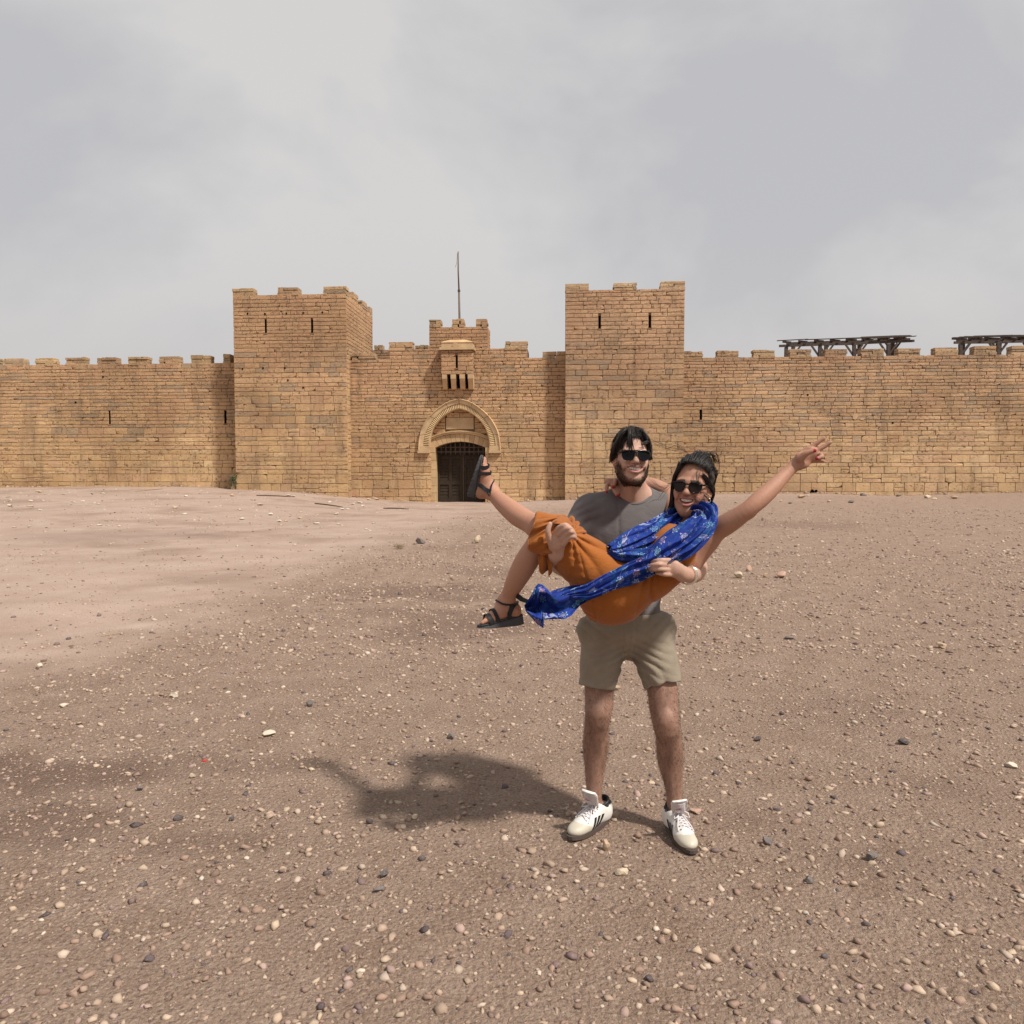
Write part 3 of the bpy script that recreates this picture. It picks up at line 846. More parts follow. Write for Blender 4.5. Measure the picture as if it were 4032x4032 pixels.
# reveals and threshold
m = MB(); m.cbox(ju[1] - .3, ju[1] - .004, 1.004, 2.0, -.4, dz1 + .4); m.cbox(ju[2] + .004, ju[2] + .3, 1.004, 2.0, -.4, dz1 + .4); m.cbox(ju[1] - .3, ju[2] + .3, VT + .92, 2.0, dz1 + .05, dz1 + .38)
m.build('reveal', DRESS, tym, tint=True)
m = MB(); m.cbox(ju[1] + .004, ju[2] - .004, VD - .25, VD + .3, dz0 - .3, dz0 + .05); m.build('threshold', MORTAR, tym)

# ---- projecting bay with corbels
def B(px, py, v=0.0): return W(1400 + px * .56926, 950 + py * .56926, v)
VB = -.66
bay = empty('projecting_bay', C3(B(703, 800, VB)[0], VB, B(703, 1000, VB)[1])); tag(bay, 'projecting stone bay with a slit on four corbels above the arch', 'bay')
bu0, bz0 = B(592, 920, VB); bu1, bz1 = B(811, 752, VB)
sl = (B(692, 790, VB)[0], B(706, 790, VB)[0], B(700, 875, VB)[1], B(700, 788, VB)[1])
m = MB(); m.cbox(bu0 + .06, bu1 - .06, VB + .06, .05, bz0 + .02, bz1); m.build('core_wall', MORTAR, bay)
cw = lambda z, r: r.uniform(.20, .28); lw = lambda z, h, r: r.uniform(.4, .9)
masonry(bay, C3(0, VB, 0), U, -V, bz0, bz1, lambda a, b: cut(bu0, bu1, slit_holes([sl], a, b)), 800, cw, lw, 60, (.98, .95, .92))
masonry(bay, C3(bu1, VB + .132, 0), V, U, bz0, bz1, lambda a, b: [(0, -VB - .11)], 801, cw, lw, 40, (.98, .95, .92))
masonry(bay, C3(bu0, 0.02, 0), -V, -U, bz0, bz1, lambda a, b: [(0, -VB - .11)], 802, cw, lw, 40, (.98, .95, .92))
add_slits(bay, [sl], VB)
m = MB(); c0, c1 = B(582, 745, VB)[0], B(822, 745, VB)[0]; zc0, zc1 = B(700, 751, VB)[1], B(700, 733, VB)[1]
m.cbox(c0, c1, VB - .12, .05, zc0, zc1); m.build('cornice', DRESS, bay, tint=True)
m = MB(); a0, a1 = B(594, 715, VB)[0], B(811, 715, VB)[0]; z2 = B(700, 700, VB)[1]
m.cbox(a0, a1, VB - .02, .05, zc1 + .002, z2); m.build('parapet_band', DRESS, bay, tint=True)
m = MB(); z3 = B(700, 676, VB)[1]; n = 8
for k in range(n):                                          # shallow domed cap
    t0, t1 = k / n, (k + 1) / n
    f = lambda t: math.sqrt(max(0, 1 - t ** 2.2)); ins = lambda t: t * .78
    hw0 = (a1 - a0) / 2 + .04; uc = (a0 + a1) / 2
    def ringp(t): 
        q = 1 - ins(t); return uc - hw0 * q, uc + hw0 * q, VB - .05 + (t * .33), .04, z2 + .003 + (z3 - z2) * (1 - (1 - t) ** 2)
    r0, r1 = ringp(t0), ringp(t1)
    m.hexa([C3(r0[0], r0[2], r0[4]), C3(r0[1], r0[2], r0[4]), C3(r0[1], r0[3], r0[4]), C3(r0[0], r0[3], r0[4]), C3(r1[0], r1[2], r1[4]), C3(r1[1], r1[2], r1[4]), C3(r1[1], r1[3], r1[4]), C3(r1[0], r1[3], r1[4])], (1.1, 1.05, 1.0))
m.build('domed_cap', DRESS, bay, tint=True)
for x0, x1 in ((598, 631), (657, 693), (719, 755), (776, 813)):
    a, b = B(x0, 960, VB)[0], B(x1, 960, VB)[0]; zt, zm, zb = bz0 - .004, B(700, 950, VB)[1], B(700, 1018, VB)[1]
    m = MB(); m.cbox(a, b, VB, .05, zm, zt, (.95, .93, .92))
    m.hexa([C3(a + .01, VB + .30, zb), C3(b - .01, VB + .30, zb), C3(b - .01, .05, zb), C3(a + .01, .05, zb), C3(a + .01, VB + .02, zm - .004), C3(b - .01, VB + .02, zm - .004), C3(b - .01, .05, zm - .004), C3(a + .01, .05, zm - .004)], (1.05, 1.02, .98))
    m.build('corbel', DRESS, bay, tint=True)
m = MB(); m.cbox(bu0 + .1, bu1 - .1, -.02, .06, B(700, 1010, VB)[1], bz0); m.build('dark_slot', VOID, bay)
m = MB(); m.box(C3(B(690, 718, VB)[0], VB - .03, B(690, 718, VB)[1]), (.3, .05, .3)) if False else None
du, dzc = B(715, 1050); n = 20; m = MB()
ringo = [(du + .29 * math.cos(2 * math.pi * k / n), dzc + .29 * math.sin(2 * math.pi * k / n)) for k in range(n)]
m.prism(ringo, lambda u, z: C3(u, -.055, z), lambda u, z: C3(u, .1, z)); m.c = [(.80, .74, .72)] * len(m.c); m.build('round_boss', DRESS, gw, tint=True)
bu, bzz = B(690, 718, VB); m = MB()
m.prism([(bu + .19 * math.cos(2 * math.pi * k / n), bzz + .14 * math.sin(2 * math.pi * k / n)) for k in range(n)], lambda u, z: C3(u, VB - .05, z), lambda u, z: C3(u, VB + .1, z)); m.build('round_boss', DRESS, bay, tint=True)

# ---- flag pole
p0 = C3(W(1812, 1280, .7)[0], .7, z_hi - .2); p1u, p1z = W(1804, 991, .7); p1 = C3(p1u, .7, p1z)
fp = empty('flag_pole', p0); tag(fp, 'tall bare wooden flag pole standing behind the gate turret', 'pole')
m = MB(); q = p0.lerp(p1, .62); m.tube([p0, p0.lerp(p1, .3), q], [.075, .068, .06], 10); m.build('lower_pole', POLEW, fp, smooth=True)
m = MB(); m.tube([q - (p1 - p0) * .012, q.lerp(p1, .5) + Vector((-.02, 0, 0)), p1], [.048, .045, .036], 10); m.build('upper_pole', POLEW, fp, smooth=True)
m = MB(); m.tube([q - (p1 - p0) * .01, q + (p1 - p0) * .008], .085, 10); m.build('pole_collar', IRON, fp)
m = MB(); t_ = p0.lerp(p1, .96); m.tube([p1 - Vector((.05, 0, .1)), p1 - Vector((.09, 0, .7)), p1 - Vector((.18, .02, .95))], .012, 5); m.build('frayed_rope', POLEW, fp)

# ---- timber shelters on the right wall
def pergola(x0, x1, yt, posts, v0, v1, label, seed, tilt, bare):
    """two rows of braced posts carrying beams, short joists and loose boards; bare = share of the length without boards"""
    rng = np.random.default_rng(seed)
    z0 = rz - .6
    pt = lambda x: W(x, yt + (x - x0) / (x1 - x0) * tilt, v0)
    ua, ub = pt(x0)[0], pt(x1)[0]
    zz = lambda u: pt(x0)[1] + (pt(x1)[1] - pt(x0)[1]) * (u - ua) / (ub - ua)
    r = empty('timber_shelter', C3((ua + ub) / 2, v0, z0)); tag(r, label, 'shelter', 'timber shelters on the right wall')
    us = [W(x, yt, v0)[0] for x in posts]
    for row, (v, du, dz) in enumerate(((v0, 0, 0), (v1, .80, .34))):
        cuts = [ua + du] + [u + du + .35 for u in us[1:-1]] + [ub + du * .4]
        for a, c in zip(cuts[:-1], cuts[1:]):
            m = MB(); o = rng.uniform(-.03, .03); m.bar(C3(a - .12, v + o, zz(a) + dz), C3(c + .12, v + o, zz(c) + dz + rng.uniform(-.03, .03)), .11, .14); m.build('beam', PERGW, r)
        for k, u in enumerate(us):
            u = u + du; zt = zz(u) + dz - .09
            m = MB(); m.bar(C3(u + rng.uniform(-.05, .05), v, z0), C3(u, v, zt), .19, .19); m.build('post', PERGW, r)
            for s in (-1, 1):
                if k == 0 and s < 0: continue
                m = MB(); m.bar(C3(u + s * .07, v - .015, zt - .62), C3(u + s * .52, v - .015, zt + .02), .085, .10); m.build('brace', PERGW, r)
    nj = max(5, int((ub - ua) / .9))
    for k in range(nj):
        u = ua + (ub - ua) * (k + .5) / nj; m = MB(); z = zz(u) + .155
        m.bar(C3(u, v0 - .22, z), C3(u + .06, v1 + .25, z + .36), .11, .13); m.build('joist', PERGW, r)
    nb = int((ub - ua) / .42)
    for k in range(nb):
        f0 = k / nb
        if f0 < bare and k % 4: continue
        l = min(rng.uniform(1.2, 2.8), (1.04 - f0) * (ub - ua)); 
        if l < .5: continue
        t = rng.random(); v = v0 - .1 + (v1 - v0 + .2) * t; u = ua + (ub - ua) * f0 + rng.uniform(-.15, .15)
        z = zz(u) + .245 + .36 * t + rng.uniform(0, .05)
        m = MB(); m.bar(C3(u, v, z), C3(u + l, v + rng.uniform(-.08, .08), zz(u + l) + .245 + .36 * t + rng.uniform(0, .05)), .20, .03); m.build('roof_board', PERGW, r)
pergola(3076, 3592, 1362, (3096, 3229, 3363, 3498), 2.6, 3.9, 'weathered timber shelter with half its roof boards gone, above the right wall', 21, -18, .55)
pergola(3764, 4160, 1349, (3782, 3930, 4064, 4150), 2.6, 3.9, 'weathered timber shelter fully boarded, at the far right end of the wall', 22, -6, 0)
for k, (x, y, w, h) in enumerate(((3365, 1640, 24, 30), (3650, 1768, 16, 18), (3395, 1650, 20, 8))):     # pale repairs on the right wall
    rng = np.random.default_rng(k + 40); u, z = W(x, y, V_WALL); n = 14; m = MB()
    poly = [(u + w / 2 / FPX * 44.4 * math.cos(6.283 * q / n) * rng.uniform(.6, 1.1), z + h / 2 / FPX * 44.4 * math.sin(6.283 * q / n) * rng.uniform(.6, 1.1)) for q in range(n)]
    m.prism(poly, lambda a, c: C3(a, V_WALL - .034, c), lambda a, c: C3(a, V_WALL + .03, c), (1.15, 1.12, 1.15)); m.build('plaster_patch', DRESS, wr_, tint=True)
for k, (x, y, par, v) in enumerate([(975, 1235, tl, V_TOW), (1044, 1236, tl, V_TOW), (1128, 1234, tl, V_TOW), (1194, 1232, tl, V_TOW), (1270, 1230, tl, V_TOW), (1036, 1450, tl, V_TOW), (1122, 1449, tl, V_TOW), (1134, 1497, tl, V_TOW), (1194, 1526, tl, V_TOW), (955, 1453, tl, V_TOW),
                                    (406, 1484, wl_, V_WALL), (298, 1584, wl_, V_WALL), (3515, 1665, wr_, V_WALL), (3180, 1555, wr_, V_WALL)]):
    u, z = W(x, y, v); n = 8; rr_ = .055; m = MB()
    m.prism([(u + rr_ * math.cos(6.283 * q / n), z + rr_ * 1.1 * math.sin(6.283 * q / n)) for q in range(n)], lambda a, c: C3(a, v - .026, c), lambda a, c: C3(a, v + .1, c)); m.build('putlog_hole', VOID, par)
# crown walkway so the shelters stand on something
m = MB(); m.cbox(ru1, W(4032, 1400, V_WALL)[0] + 12, V_WALL + 1.32, V_WALL + 7, rz - 1.0, rz - .6); m.build('walkway', MORTAR, wr_)
m = MB(); m.cbox(gu0, gu1, 1.92, 4.5, z_lo - 1.2, z_lo - .8); m.build('walkway', MORTAR, gw)
# ------------------------------------------------------------------ smooth bodies: distance fields turned into one continuous mesh
class Sdf:
    def __init__(s): s.ops = []
    def _add(s, op, k, f, lo, hi):
        s.ops.append((op, k, f, np.array(lo, np.float32) - k - .004, np.array(hi, np.float32) + k + .004))
    def cone(s, a, b, ra, rb, k=.02, op='u', sq=None, cap=None):
        """tapered limb; sq=(axis, factor) flattens it along an axis, cap=True cuts it flat at b"""
        a = np.array(a, np.float32); b = np.array(b, np.float32); ab = b - a; L2 = float(ab @ ab) + 1e-12
        if sq is not None: n = np.array(sq[0], np.float32); n /= np.linalg.norm(n); q = 1.0 / sq[1] - 1.0
        dirn = ab / math.sqrt(L2)
        def f(p):
            w = p - a
            if sq is not None: 
                w = w + np.outer(w @ n, n).reshape(w.shape) * q
                ab2 = ab + n * float(ab @ n) * q; l2 = float(ab2 @ ab2) + 1e-12
            else: ab2, l2 = ab, L2
            t = np.clip((w @ ab2) / l2, 0, 1)
            d = np.sqrt(((w - t[..., None] * ab2) ** 2).sum(-1)) - (ra + (rb - ra) * t)
            if cap: d = np.maximum(d, (p - b) @ dirn)
            return d
        r = max(ra, rb) * max(1.0, sq[1] if sq is not None else 1)
        s._add(op, k, f, np.minimum(a, b) - r, np.maximum(a, b) + r); return s
    def chain(s, pts, k=.015, op='u', sq=None):
        """smooth tapering limb through the points, one surface"""
        a = np.array([list(p) + [r] for p, r in pts], np.float32); n = len(a)
        if n > 2:
            t = np.linspace(0, n - 1, (n - 1) * 4 + 1); i = np.clip(np.floor(t).astype(int), 0, n - 2); f = (t - i)[:, None]
            g = lambda j: a[np.clip(j, 0, n - 1)]
            a = (.5 * (2 * g(i) + (g(i + 1) - g(i - 1)) * f + (2 * g(i - 1) - 5 * g(i) + 4 * g(i + 1) - g(i + 2)) * f * f + (-g(i - 1) + 3 * g(i) - 3 * g(i + 1) + g(i + 2)) * f ** 3)).astype(np.float32)
        def f_(p):
            d = None
            for u, v in zip(a[:-1], a[1:]):
                ab = v[:3] - u[:3]; w = p - u[:3]
                q = np.clip((w @ ab) / (float(ab @ ab) + 1e-12), 0, 1)
                e = np.sqrt(((w - q[..., None] * ab) ** 2).sum(-1)) - (u[3] + (v[3] - u[3]) * q)
                d = e if d is None else np.minimum(d, e)
            return d
        r = a[:, 3].max()
        s._add(op, k, f_, a[:, :3].min(0) - r, a[:, :3].max(0) + r); return s
    def ell(s, c, r, rot=None, k=.02, op='u'):
        c = np.array(c, np.float32); r = np.array(r, np.float32) if hasattr(r, '__len__') else np.array([r] * 3, np.float32)
        Rm = np.eye(3, dtype=np.float32) if rot is None else np.array(rot, np.float32)
        def f(p):
            q = (p - c) @ Rm
            a = np.sqrt(((q / r) ** 2).sum(-1)); g = np.sqrt(((q / (r * r)) ** 2).sum(-1)) + 1e-9
            return a * (a - 1) / g
        e = np.sqrt((Rm ** 2) @ (r ** 2))
        s._add(op, k, f, c - e, c + e); return s
    def half(s, p0, n, lo=None, hi=None, k=.002):
        """cuts away everything on the n side of the plane, optionally only inside a box"""
        p0 = np.array(p0, np.float32); n = np.array(n, np.float32); n /= np.linalg.norm(n)
        lo = np.array(lo, np.float32) if lo is not None else np.full(3, -1e3, np.float32); hi = np.array(hi, np.float32) if hi is not None else np.full(3, 1e3, np.float32)
        def f(p):
            d = -((p - p0) @ n)                         # inside the removed half-space: negative
            return np.maximum(d, np.maximum(lo - p, p - hi).max(-1))
        s._add('s', k, f, lo, hi); return s
    def value(s, p, lo, hi):
        d = np.full(p.shape[:-1], 1.0, np.float32)
        for op, k, f, l, h in s.ops:
            if (l > hi).any() or (h < lo).any(): continue
            v = f(p)
            if op == 'u':
                hh = np.maximum(k - np.abs(d - v), 0) / k
                d = np.minimum(d, v) - hh * hh * k * .25
            else:
                v = -v; hh = np.maximum(k - np.abs(d - v), 0) / k
                d = np.maximum(d, v) + hh * hh * k * .25
        return d
    def mesh(s, h=.0035, disp=None):
        us = [o for o in s.ops if o[0] == 'u']
        lo = np.min([o[3] for o in us], 0) - 3 * h; hi = np.max([o[4] for o in us], 0) + 3 * h
        B = 16; nb = np.ceil((hi - lo) / (h * B)).astype(int); n = nb * B
        D = np.full(n, 1.0, np.float32)
        g = np.stack(np.meshgrid(*[np.arange(B, dtype=np.float32) * h] * 3, indexing='ij'), -1)
        diag = B * h * .87 + .012
        for bi in range(nb[0]):
            for bj in range(nb[1]):
                for bk in range(nb[2]):
                    l = lo + np.array([bi, bj, bk], np.float32) * B * h; u = l + B * h
                    if not any((o[3] < u).all() and (o[4] > l).all() for o in us): continue
                    c = ((l + u) / 2)[None]
                    dc = s.value(c, l, u)[0]
                    sl = (slice(bi * B, bi * B + B), slice(bj * B, bj * B + B), slice(bk * B, bk * B + B))
                    if dc > diag * 2.2: continue
                    if dc < -diag: D[sl] = -1; continue
                    p = g + l.astype(np.float32)
                    v = s.value(p, l, u)
                    if disp is not None: v = v + disp(p)
                    D[sl] = v
        return surface_nets(D, lo, h)
def surface_nets(D, lo, h):
    S = D < 0
    n = np.array(D.shape)
    cnt = np.zeros(n - 1, np.uint8)
    offs = [(i, j, k) for i in (0, 1) for j in (0, 1) for k in (0, 1)]
    for i, j, k in offs: cnt += S[i:n[0] - 1 + i, j:n[1] - 1 + j, k:n[2] - 1 + k]
    I = np.argwhere((cnt > 0) & (cnt < 8))
    val = np.stack([D[I[:, 0] + i, I[:, 1] + j, I[:, 2] + k] for i, j, k in offs], 1)
    val = np.clip(val, -h * 2, h * 2)
    acc = np.zeros((len(I), 3)); num = np.zeros(len(I))
    for a in range(8):
        for b in range(a + 1, 8):
            d = np.array(offs[b]) - np.array(offs[a])
            if np.abs(d).sum() != 1: continue
            va, vb = val[:, a], val[:, b]; m = (va < 0) != (vb < 0)
            t = np.where(m, va / np.where(va == vb, 1, va - vb), 0)
            acc += np.where(m[:, None], np.array(offs[a]) + t[:, None] * d, 0); num += m
    P_ = I + acc / num[:, None]
    ids = np.full(n - 1, -1, np.int32); ids[I[:, 0], I[:, 1], I[:, 2]] = np.arange(len(I))
    quads = []
    for ax in range(3):
        a1, a2 = (ax + 1) % 3, (ax + 2) % 3
        sl0 = [slice(1, n[q] - 1) for q in range(3)]; sl0[ax] = slice(0, n[ax] - 1); sl1 = list(sl0); sl1[ax] = slice(1, n[ax])
        A0, A1 = S[tuple(sl0)], S[tuple(sl1)]
        E = np.argwhere(A0 != A1)
        if not len(E): continue
        flip = ~A0[E[:, 0], E[:, 1], E[:, 2]]
        E = E + 1; E[:, ax] -= 1
        def at(o1, o2):
            q = E.copy(); q[:, a1] -= o1; q[:, a2] -= o2
            return ids[q[:, 0], q[:, 1], q[:, 2]]
        Q = np.stack([at(1, 1), at(0, 1), at(0, 0), at(1, 0)], 1)
        Q[flip] = Q[flip][:, ::-1]
        quads.append(Q)
    Q = np.concatenate(quads); Q = Q[(Q >= 0).all(1)]
    V_ = (lo + P_ * h).astype(np.float32)
    # one light relaxation pass to take out grid stepping
    acc = np.zeros_like(V_); c = np.zeros(len(V_), np.float32)
    for i in range(4):
        np.add.at(acc, Q[:, i], V_[Q[:, (i + 1) % 4]]); np.add.at(c, Q[:, i], 1)
        np.add.at(acc, Q[:, i], V_[Q[:, (i + 3) % 4]]); np.add.at(c, Q[:, i], 1)
    V_ = V_ * .5 + .5 * acc / np.maximum(c, 1)[:, None]
    return V_, Q
def sdf_obj(name, sdf, mat, parent, h=.0035, disp=None, colfn=None):
    v, q = sdf.mesh(h, disp)
    me = np_mesh(name, v, q)
    if colfn is not None: set_attr(me, 'tint', colfn(v))
    o = link(name, me, mat, parent)
    return o
def frame(F, Uh):
    F = np.array(F, float); F /= np.linalg.norm(F)
    Uh = np.array(Uh, float); Uh = Uh - F * (Uh @ F); Uh /= np.linalg.norm(Uh)
    Rr = np.cross(Uh, F) * 1.0                       # viewer's right when F points at the viewer
    Rr = np.cross(F, Uh) * -1.0
    return np.stack([Rr, F, Uh], 1)                  # columns: right, forward, up
class Head:
    def __init__(s, c, F, Uh, scale=1.0, wx=1.0):
        s.c = np.array(c, float); s.M = frame(F, Uh); s.s = scale; s.wx = wx; s.k = np.array((wx, 1.0, 1.0))
    def p(s, x, y, z): return s.c + s.s * (s.M @ (np.array([x, y, z], float) * s.k))
    def pv(s, a): return s.c + s.s * ((np.asarray(a, float) * s.k) @ s.M.T)
    def loc(s, v): return (np.asarray(v, float) - s.c) @ s.M / s.s / s.k
def head_sdf(S, H, male, smile):
    s = H.s; M_ = H.M; p = H.p
    E = lambda c, r, k=.02, op='u', rot=None: S.ell(p(*c), np.array(r) * H.k * s, M_ if rot is None else M_ @ rot, k, op)
    Cn = lambda a, b, ra, rb, k=.012, op='u': S.cone(p(*a), p(*b), ra * s, rb * s, k, op)
    E((0, -.014, .036), (.074, .094, .084), .02)
    E((0, .018, -.022), (.0655, .074, .080), .03)
    jw = .056 if male else .046
    E((0, .026, -.070), (jw, .056, .042), .03)
    Cn((-.052, -.005, -.055), (-.018, .066, -.100), .016, .014, .03); Cn((.052, -.005, -.055), (.018, .066, -.100), .016, .014, .03)
    E((0, .069, -.100), (.020, .017, .016) if male else (.016, .016, .014), .025)
    for q in (-1, 1):
        E((q * .041, .060, -.026), (.024, .022, .020), .022)              # cheekbone
        E((q * .036, .071, -.047), (.017, .016, .017), .018)              # smiling cheek
        E((q * .034, .098, .002), (.017, .015, .012), .014, 's')          # eye socket
        E((q * .033, .072, .001), (.0135, .0135, .0125), .004)
        Cn((q * .010, .087, .020), (q * .045, .072, .021), .010, .009, .016)   # brow
        Cn((q * .027, .087, -.030), (q * .042, .078, -.062), .0035, .003, .010, 's')   # smile fold
        # ear
        ez = -.012
        S.ell(p(q * .077, -.010, ez), np.array((.009, .019, .031)) * s, M_ @ np.array(Matrix.Rotation(q * .35, 3, 'Z') @ Matrix.Rotation(-.15, 3, 'X')), .008)
        S.ell(p(q * .084, -.004, ez + .003), np.array((.005, .010, .017)) * s, M_, .006, 's')
        E((q * .075, .002, -.036), (.007, .009, .010), .006)
    # nose
    Cn((0, .084, .016), (0, .106, -.022), .0085, .0105, .012)
    E((0, .107, -.025), (.0125, .0125, .0105), .008)
    for q in (-1, 1):
        E((q * .0125, .096, -.028), (.0085, .0105, .0080), .006)
        E((q * .0065, .104, -.0365), (.0038, .0055, .004), .003, 's')
    # mouth: carved smile between two lips
    w, zc, zt, zb = smile                        # half width, corner height, upper and lower edge at the middle
    xs = np.linspace(-1, 1, 9)
    yy = lambda t: .0985 - .020 * t * t - .004 * t ** 4
    up = [(t * w, yy(t) - .0005, zt + .0048 + (zc - zt - .003) * t * t) for t in xs]
    lo_ = [(t * w * .97, yy(t) + .001 - .001 * abs(t), zb - .0058 + (zc - zb + .004) * t * t) for t in xs]
    for a, b in zip(up[:-1], up[1:]): Cn(a, b, .0046, .0046, .006)
    for a, b in zip(lo_[:-1], lo_[1:]): Cn(a, b, .0058, .0058, .006)
    for a, b in zip(xs[:-1], xs[1:]):
        za = lambda t: (zt + zb) / 2 + (zc - (zt + zb) / 2) * t * t
        ra = lambda t: max((zt - zb) / 2 * (1 - t * t) ** .6, .0012)
        S.cone(p(a * w, yy(a) + .003, za(a)), p(b * w, yy(b) + .003, za(b)), ra(a) * s, ra(b) * s, .0025, 's', sq=(M_[:, 1], 2.2))
def teeth(H, smile, parent, mat, nt=8, hh=None):
    w, zc, zt, zb = smile; m = MB(); hgt = hh or (zt - zb) * .9
    for k in range(nt):
        t0, t1 = -.80 + 1.60 * k / nt, -.80 + 1.60 * (k + 1) / nt
        tm = (t0 + t1) / 2; sh = 1 - .35 * abs(tm) ** 1.5
        def q(t, y, z): return H.p(t * w, .0955 - .022 * t * t + y, z)
        zT = zt + (zc - zt) * tm * tm * .85 + .002; zB = zT - hgt * sh
        e = .03
        a = [q(t0 + e, -.006, zB), q(t1 - e, -.006, zB), q(t1 - e, .0, zB + .001), q(t0 + e, .0, zB + .001), q(t0 + .01, -.006, zT), q(t1 - .01, -.006, zT), q(t1 - .01, -.001, zT), q(t0 + .01, -.001, zT)]
        m.hexa(a)
    return m.build('teeth', mat, parent)
def strands(parent, name, mat, paths, r0, r1, n=4):
    """many thin locks as one mesh (numpy): paths (k, m, 3); radii per path"""
    K, m, _ = paths.shape
    d = np.gradient(paths, axis=1); d /= np.linalg.norm(d, axis=2, keepdims=True) + 1e-9
    ref = np.array([.31, .52, .79]); x = np.cross(d, ref); x /= np.linalg.norm(x, axis=2, keepdims=True) + 1e-9; y = np.cross(d, x)
    prof_ = np.linspace(0, 1, m); rad = (np.asarray(r0)[:, None] * (1 - prof_) ** .6 + np.asarray(r1)[:, None] * prof_) * np.minimum(1, .12 + prof_ / .22)
    th = np.arange(n) * 2 * math.pi / n
    v = paths[:, :, None, :] + rad[:, :, None, None] * (x[:, :, None, :] * np.cos(th)[None, None, :, None] + y[:, :, None, :] * np.sin(th)[None, None, :, None])
    v = v.reshape(-1, 3)
    base = np.arange(K)[:, None, None] * m * n + np.arange(m - 1)[None, :, None] * n
    k0 = np.arange(n)[None, None, :]; k1 = (k0 + 1) % n
    f = np.stack([base + k0, base + k1, base + n + k1, base + n + k0], -1).reshape(-1, 4)
    return v, f
def join_np(name, parts, mat, parent, smooth=True):
    vs, fs, o = [], [], 0
    for v, f in parts:
        vs.append(v); fs.append(f + o); o += len(v)
    return link(name, np_mesh(name, np.concatenate(vs), np.concatenate(fs), smooth), mat, parent)
# ------------------------------------------------------------------ people: materials
def skin_mat(name):
    M = Mat(name, 0.56, 0.3)
    t = M.attr('tint').outputs['Color']; p = M.pos()
    c = M.mix(t, (0.42, 0.16, 0.11), M.ramp(M.noise(p, 22, 4, 0.6), [(0.45, 0), (0.8, 0.14)]))
    c = M.mix(c, (0.16, 0.075, 0.05), M.ramp(M.noise(p, 190, 3, 0.7), [(0.52, 0), (0.75, 0.28)]))
    c = M.mix(c, (0.60, 0.42, 0.34), M.ramp(M.noise(M.map(p, (1, 1, 1), (4, 2, 7)), 120, 3, 0.7), [(0.55, 0), (0.8, 0.22)]))
    M.color(c); M.b.inputs['Subsurface Weight'].default_value = 0.12
    M.b.inputs['Subsurface Radius'].default_value = (0.012, 0.005, 0.003)
    M.bump(M.noise(p, 260, 4, 0.7), 0.35, 0.003)
    return M.m
SKIN = skin_mat('skin')
def cloth(name, c0, c1, rough=0.9, weave=900, wr=26, bs=0.35):
    M = Mat(name, rough, 0.15); p = M.pos()
    M.color(M.ramp(M.noise(p, 14, 4), [(0.3, c0), (0.7, c1)]))
    h = M.math('ADD', M.math('MULTIPLY', M.noise(p, weave, 2), 0.12), M.noise(M.map(p, (1, 1, 1.6)), wr, 4, 0.55, 0.6))
    M.bump(h, bs, 0.012)
    M.b.inputs['Sheen Weight'].default_value = 0.15
    return M.m
SHIRT = cloth('grey_jersey', (0.112, 0.100, 0.101), (0.134, 0.120, 0.120), wr=16, bs=.3)
SHORTS = cloth('khaki_cotton', (0.222, 0.182, 0.136), (0.262, 0.217, 0.164), wr=30)
DRESSM = cloth('rust_linen', (0.285, 0.088, 0.016), (0.335, 0.108, 0.022), wr=24, bs=.4)
M = Mat('dark_hair', 0.42, 0.35); M.color(M.ramp(M.noise(M.map(M.pos(), (1, 1, .25)), 160, 3), [(.45, (0.012, 0.0085, 0.007)), (.72, (0.040, 0.026, 0.018))])); HAIRM = M.m
M = Mat('black_hair', 0.42, 0.35); M.color(M.ramp(M.noise(M.map(M.pos(), (1, 1, .25)), 160, 3), [(.45, (0.007, 0.006, 0.0065)), (.72, (0.030, 0.020, 0.015))])); HAIRW = M.m
M = Mat('beard_hair', 0.65, 0.25); M.color((0.046, 0.026, 0.015)); BEARD = M.m
M = Mat('tooth', 0.3, 0.5); M.color((0.72, 0.68, 0.61)); TOOTH = M.m
M = Mat('black_acetate', 0.15, 0.2); M.color((0.004, 0.004, 0.005)); ACET = M.m
M = Mat('dark_lens', 0.06, 0.12); M.color((0.006, 0.006, 0.008)); LENS = M.m
M = Mat('brown_lens', 0.08, 0.2); M.color((0.014, 0.007, 0.005)); LENSB = M.m
M = Mat('white_leather', 0.5, 0.4); M.color(M.attr('tint').outputs['Color']); M.bump(M.noise(M.pos(), 120, 4), .15, .004); SHOE = M.m
M = Mat('shoe_rubber', 0.75, 0.3); M.color((0.085, 0.062, 0.052)); RUBBER = M.m
M = Mat('black_leather', 0.6, 0.35); M.color((0.014, 0.015, 0.018)); M.bump(M.noise(M.pos(), 300, 3), .2, .003); BLEATH = M.m
M = Mat('black_foam', 0.8, 0.25); M.color((0.070, 0.073, 0.078)); M.bump(M.noise(M.pos(), 500, 3), .3, .003); FOAM = M.m
M = Mat('lace', 0.9, 0.2); M.color((0.62, 0.58, 0.59)); LACE = M.m
M = Mat('black_stripe', 0.5, 0.3); M.color((0.012, 0.012, 0.014)); STRIPE = M.m
M = Mat('pink_label', 0.6, 0.3); M.color((0.62, 0.40, 0.43)); PINK = M.m
M = Mat('silver', 0.25, 0.5); M.color((0.75, 0.70, 0.6)); M.b.inputs['Metallic'].default_value = 0.8; SILVER = M.m
M = Mat('cord', 0.8, 0.2); M.color((0.035, 0.02, 0.015)); CORD = M.m
Pn = lambda x, y, Y: np.array(P(x, y, Y))
def chainpx(S, pts, k=.012): S.chain([(Pn(x, y, Y), r) for x, y, Y, r in pts], k)

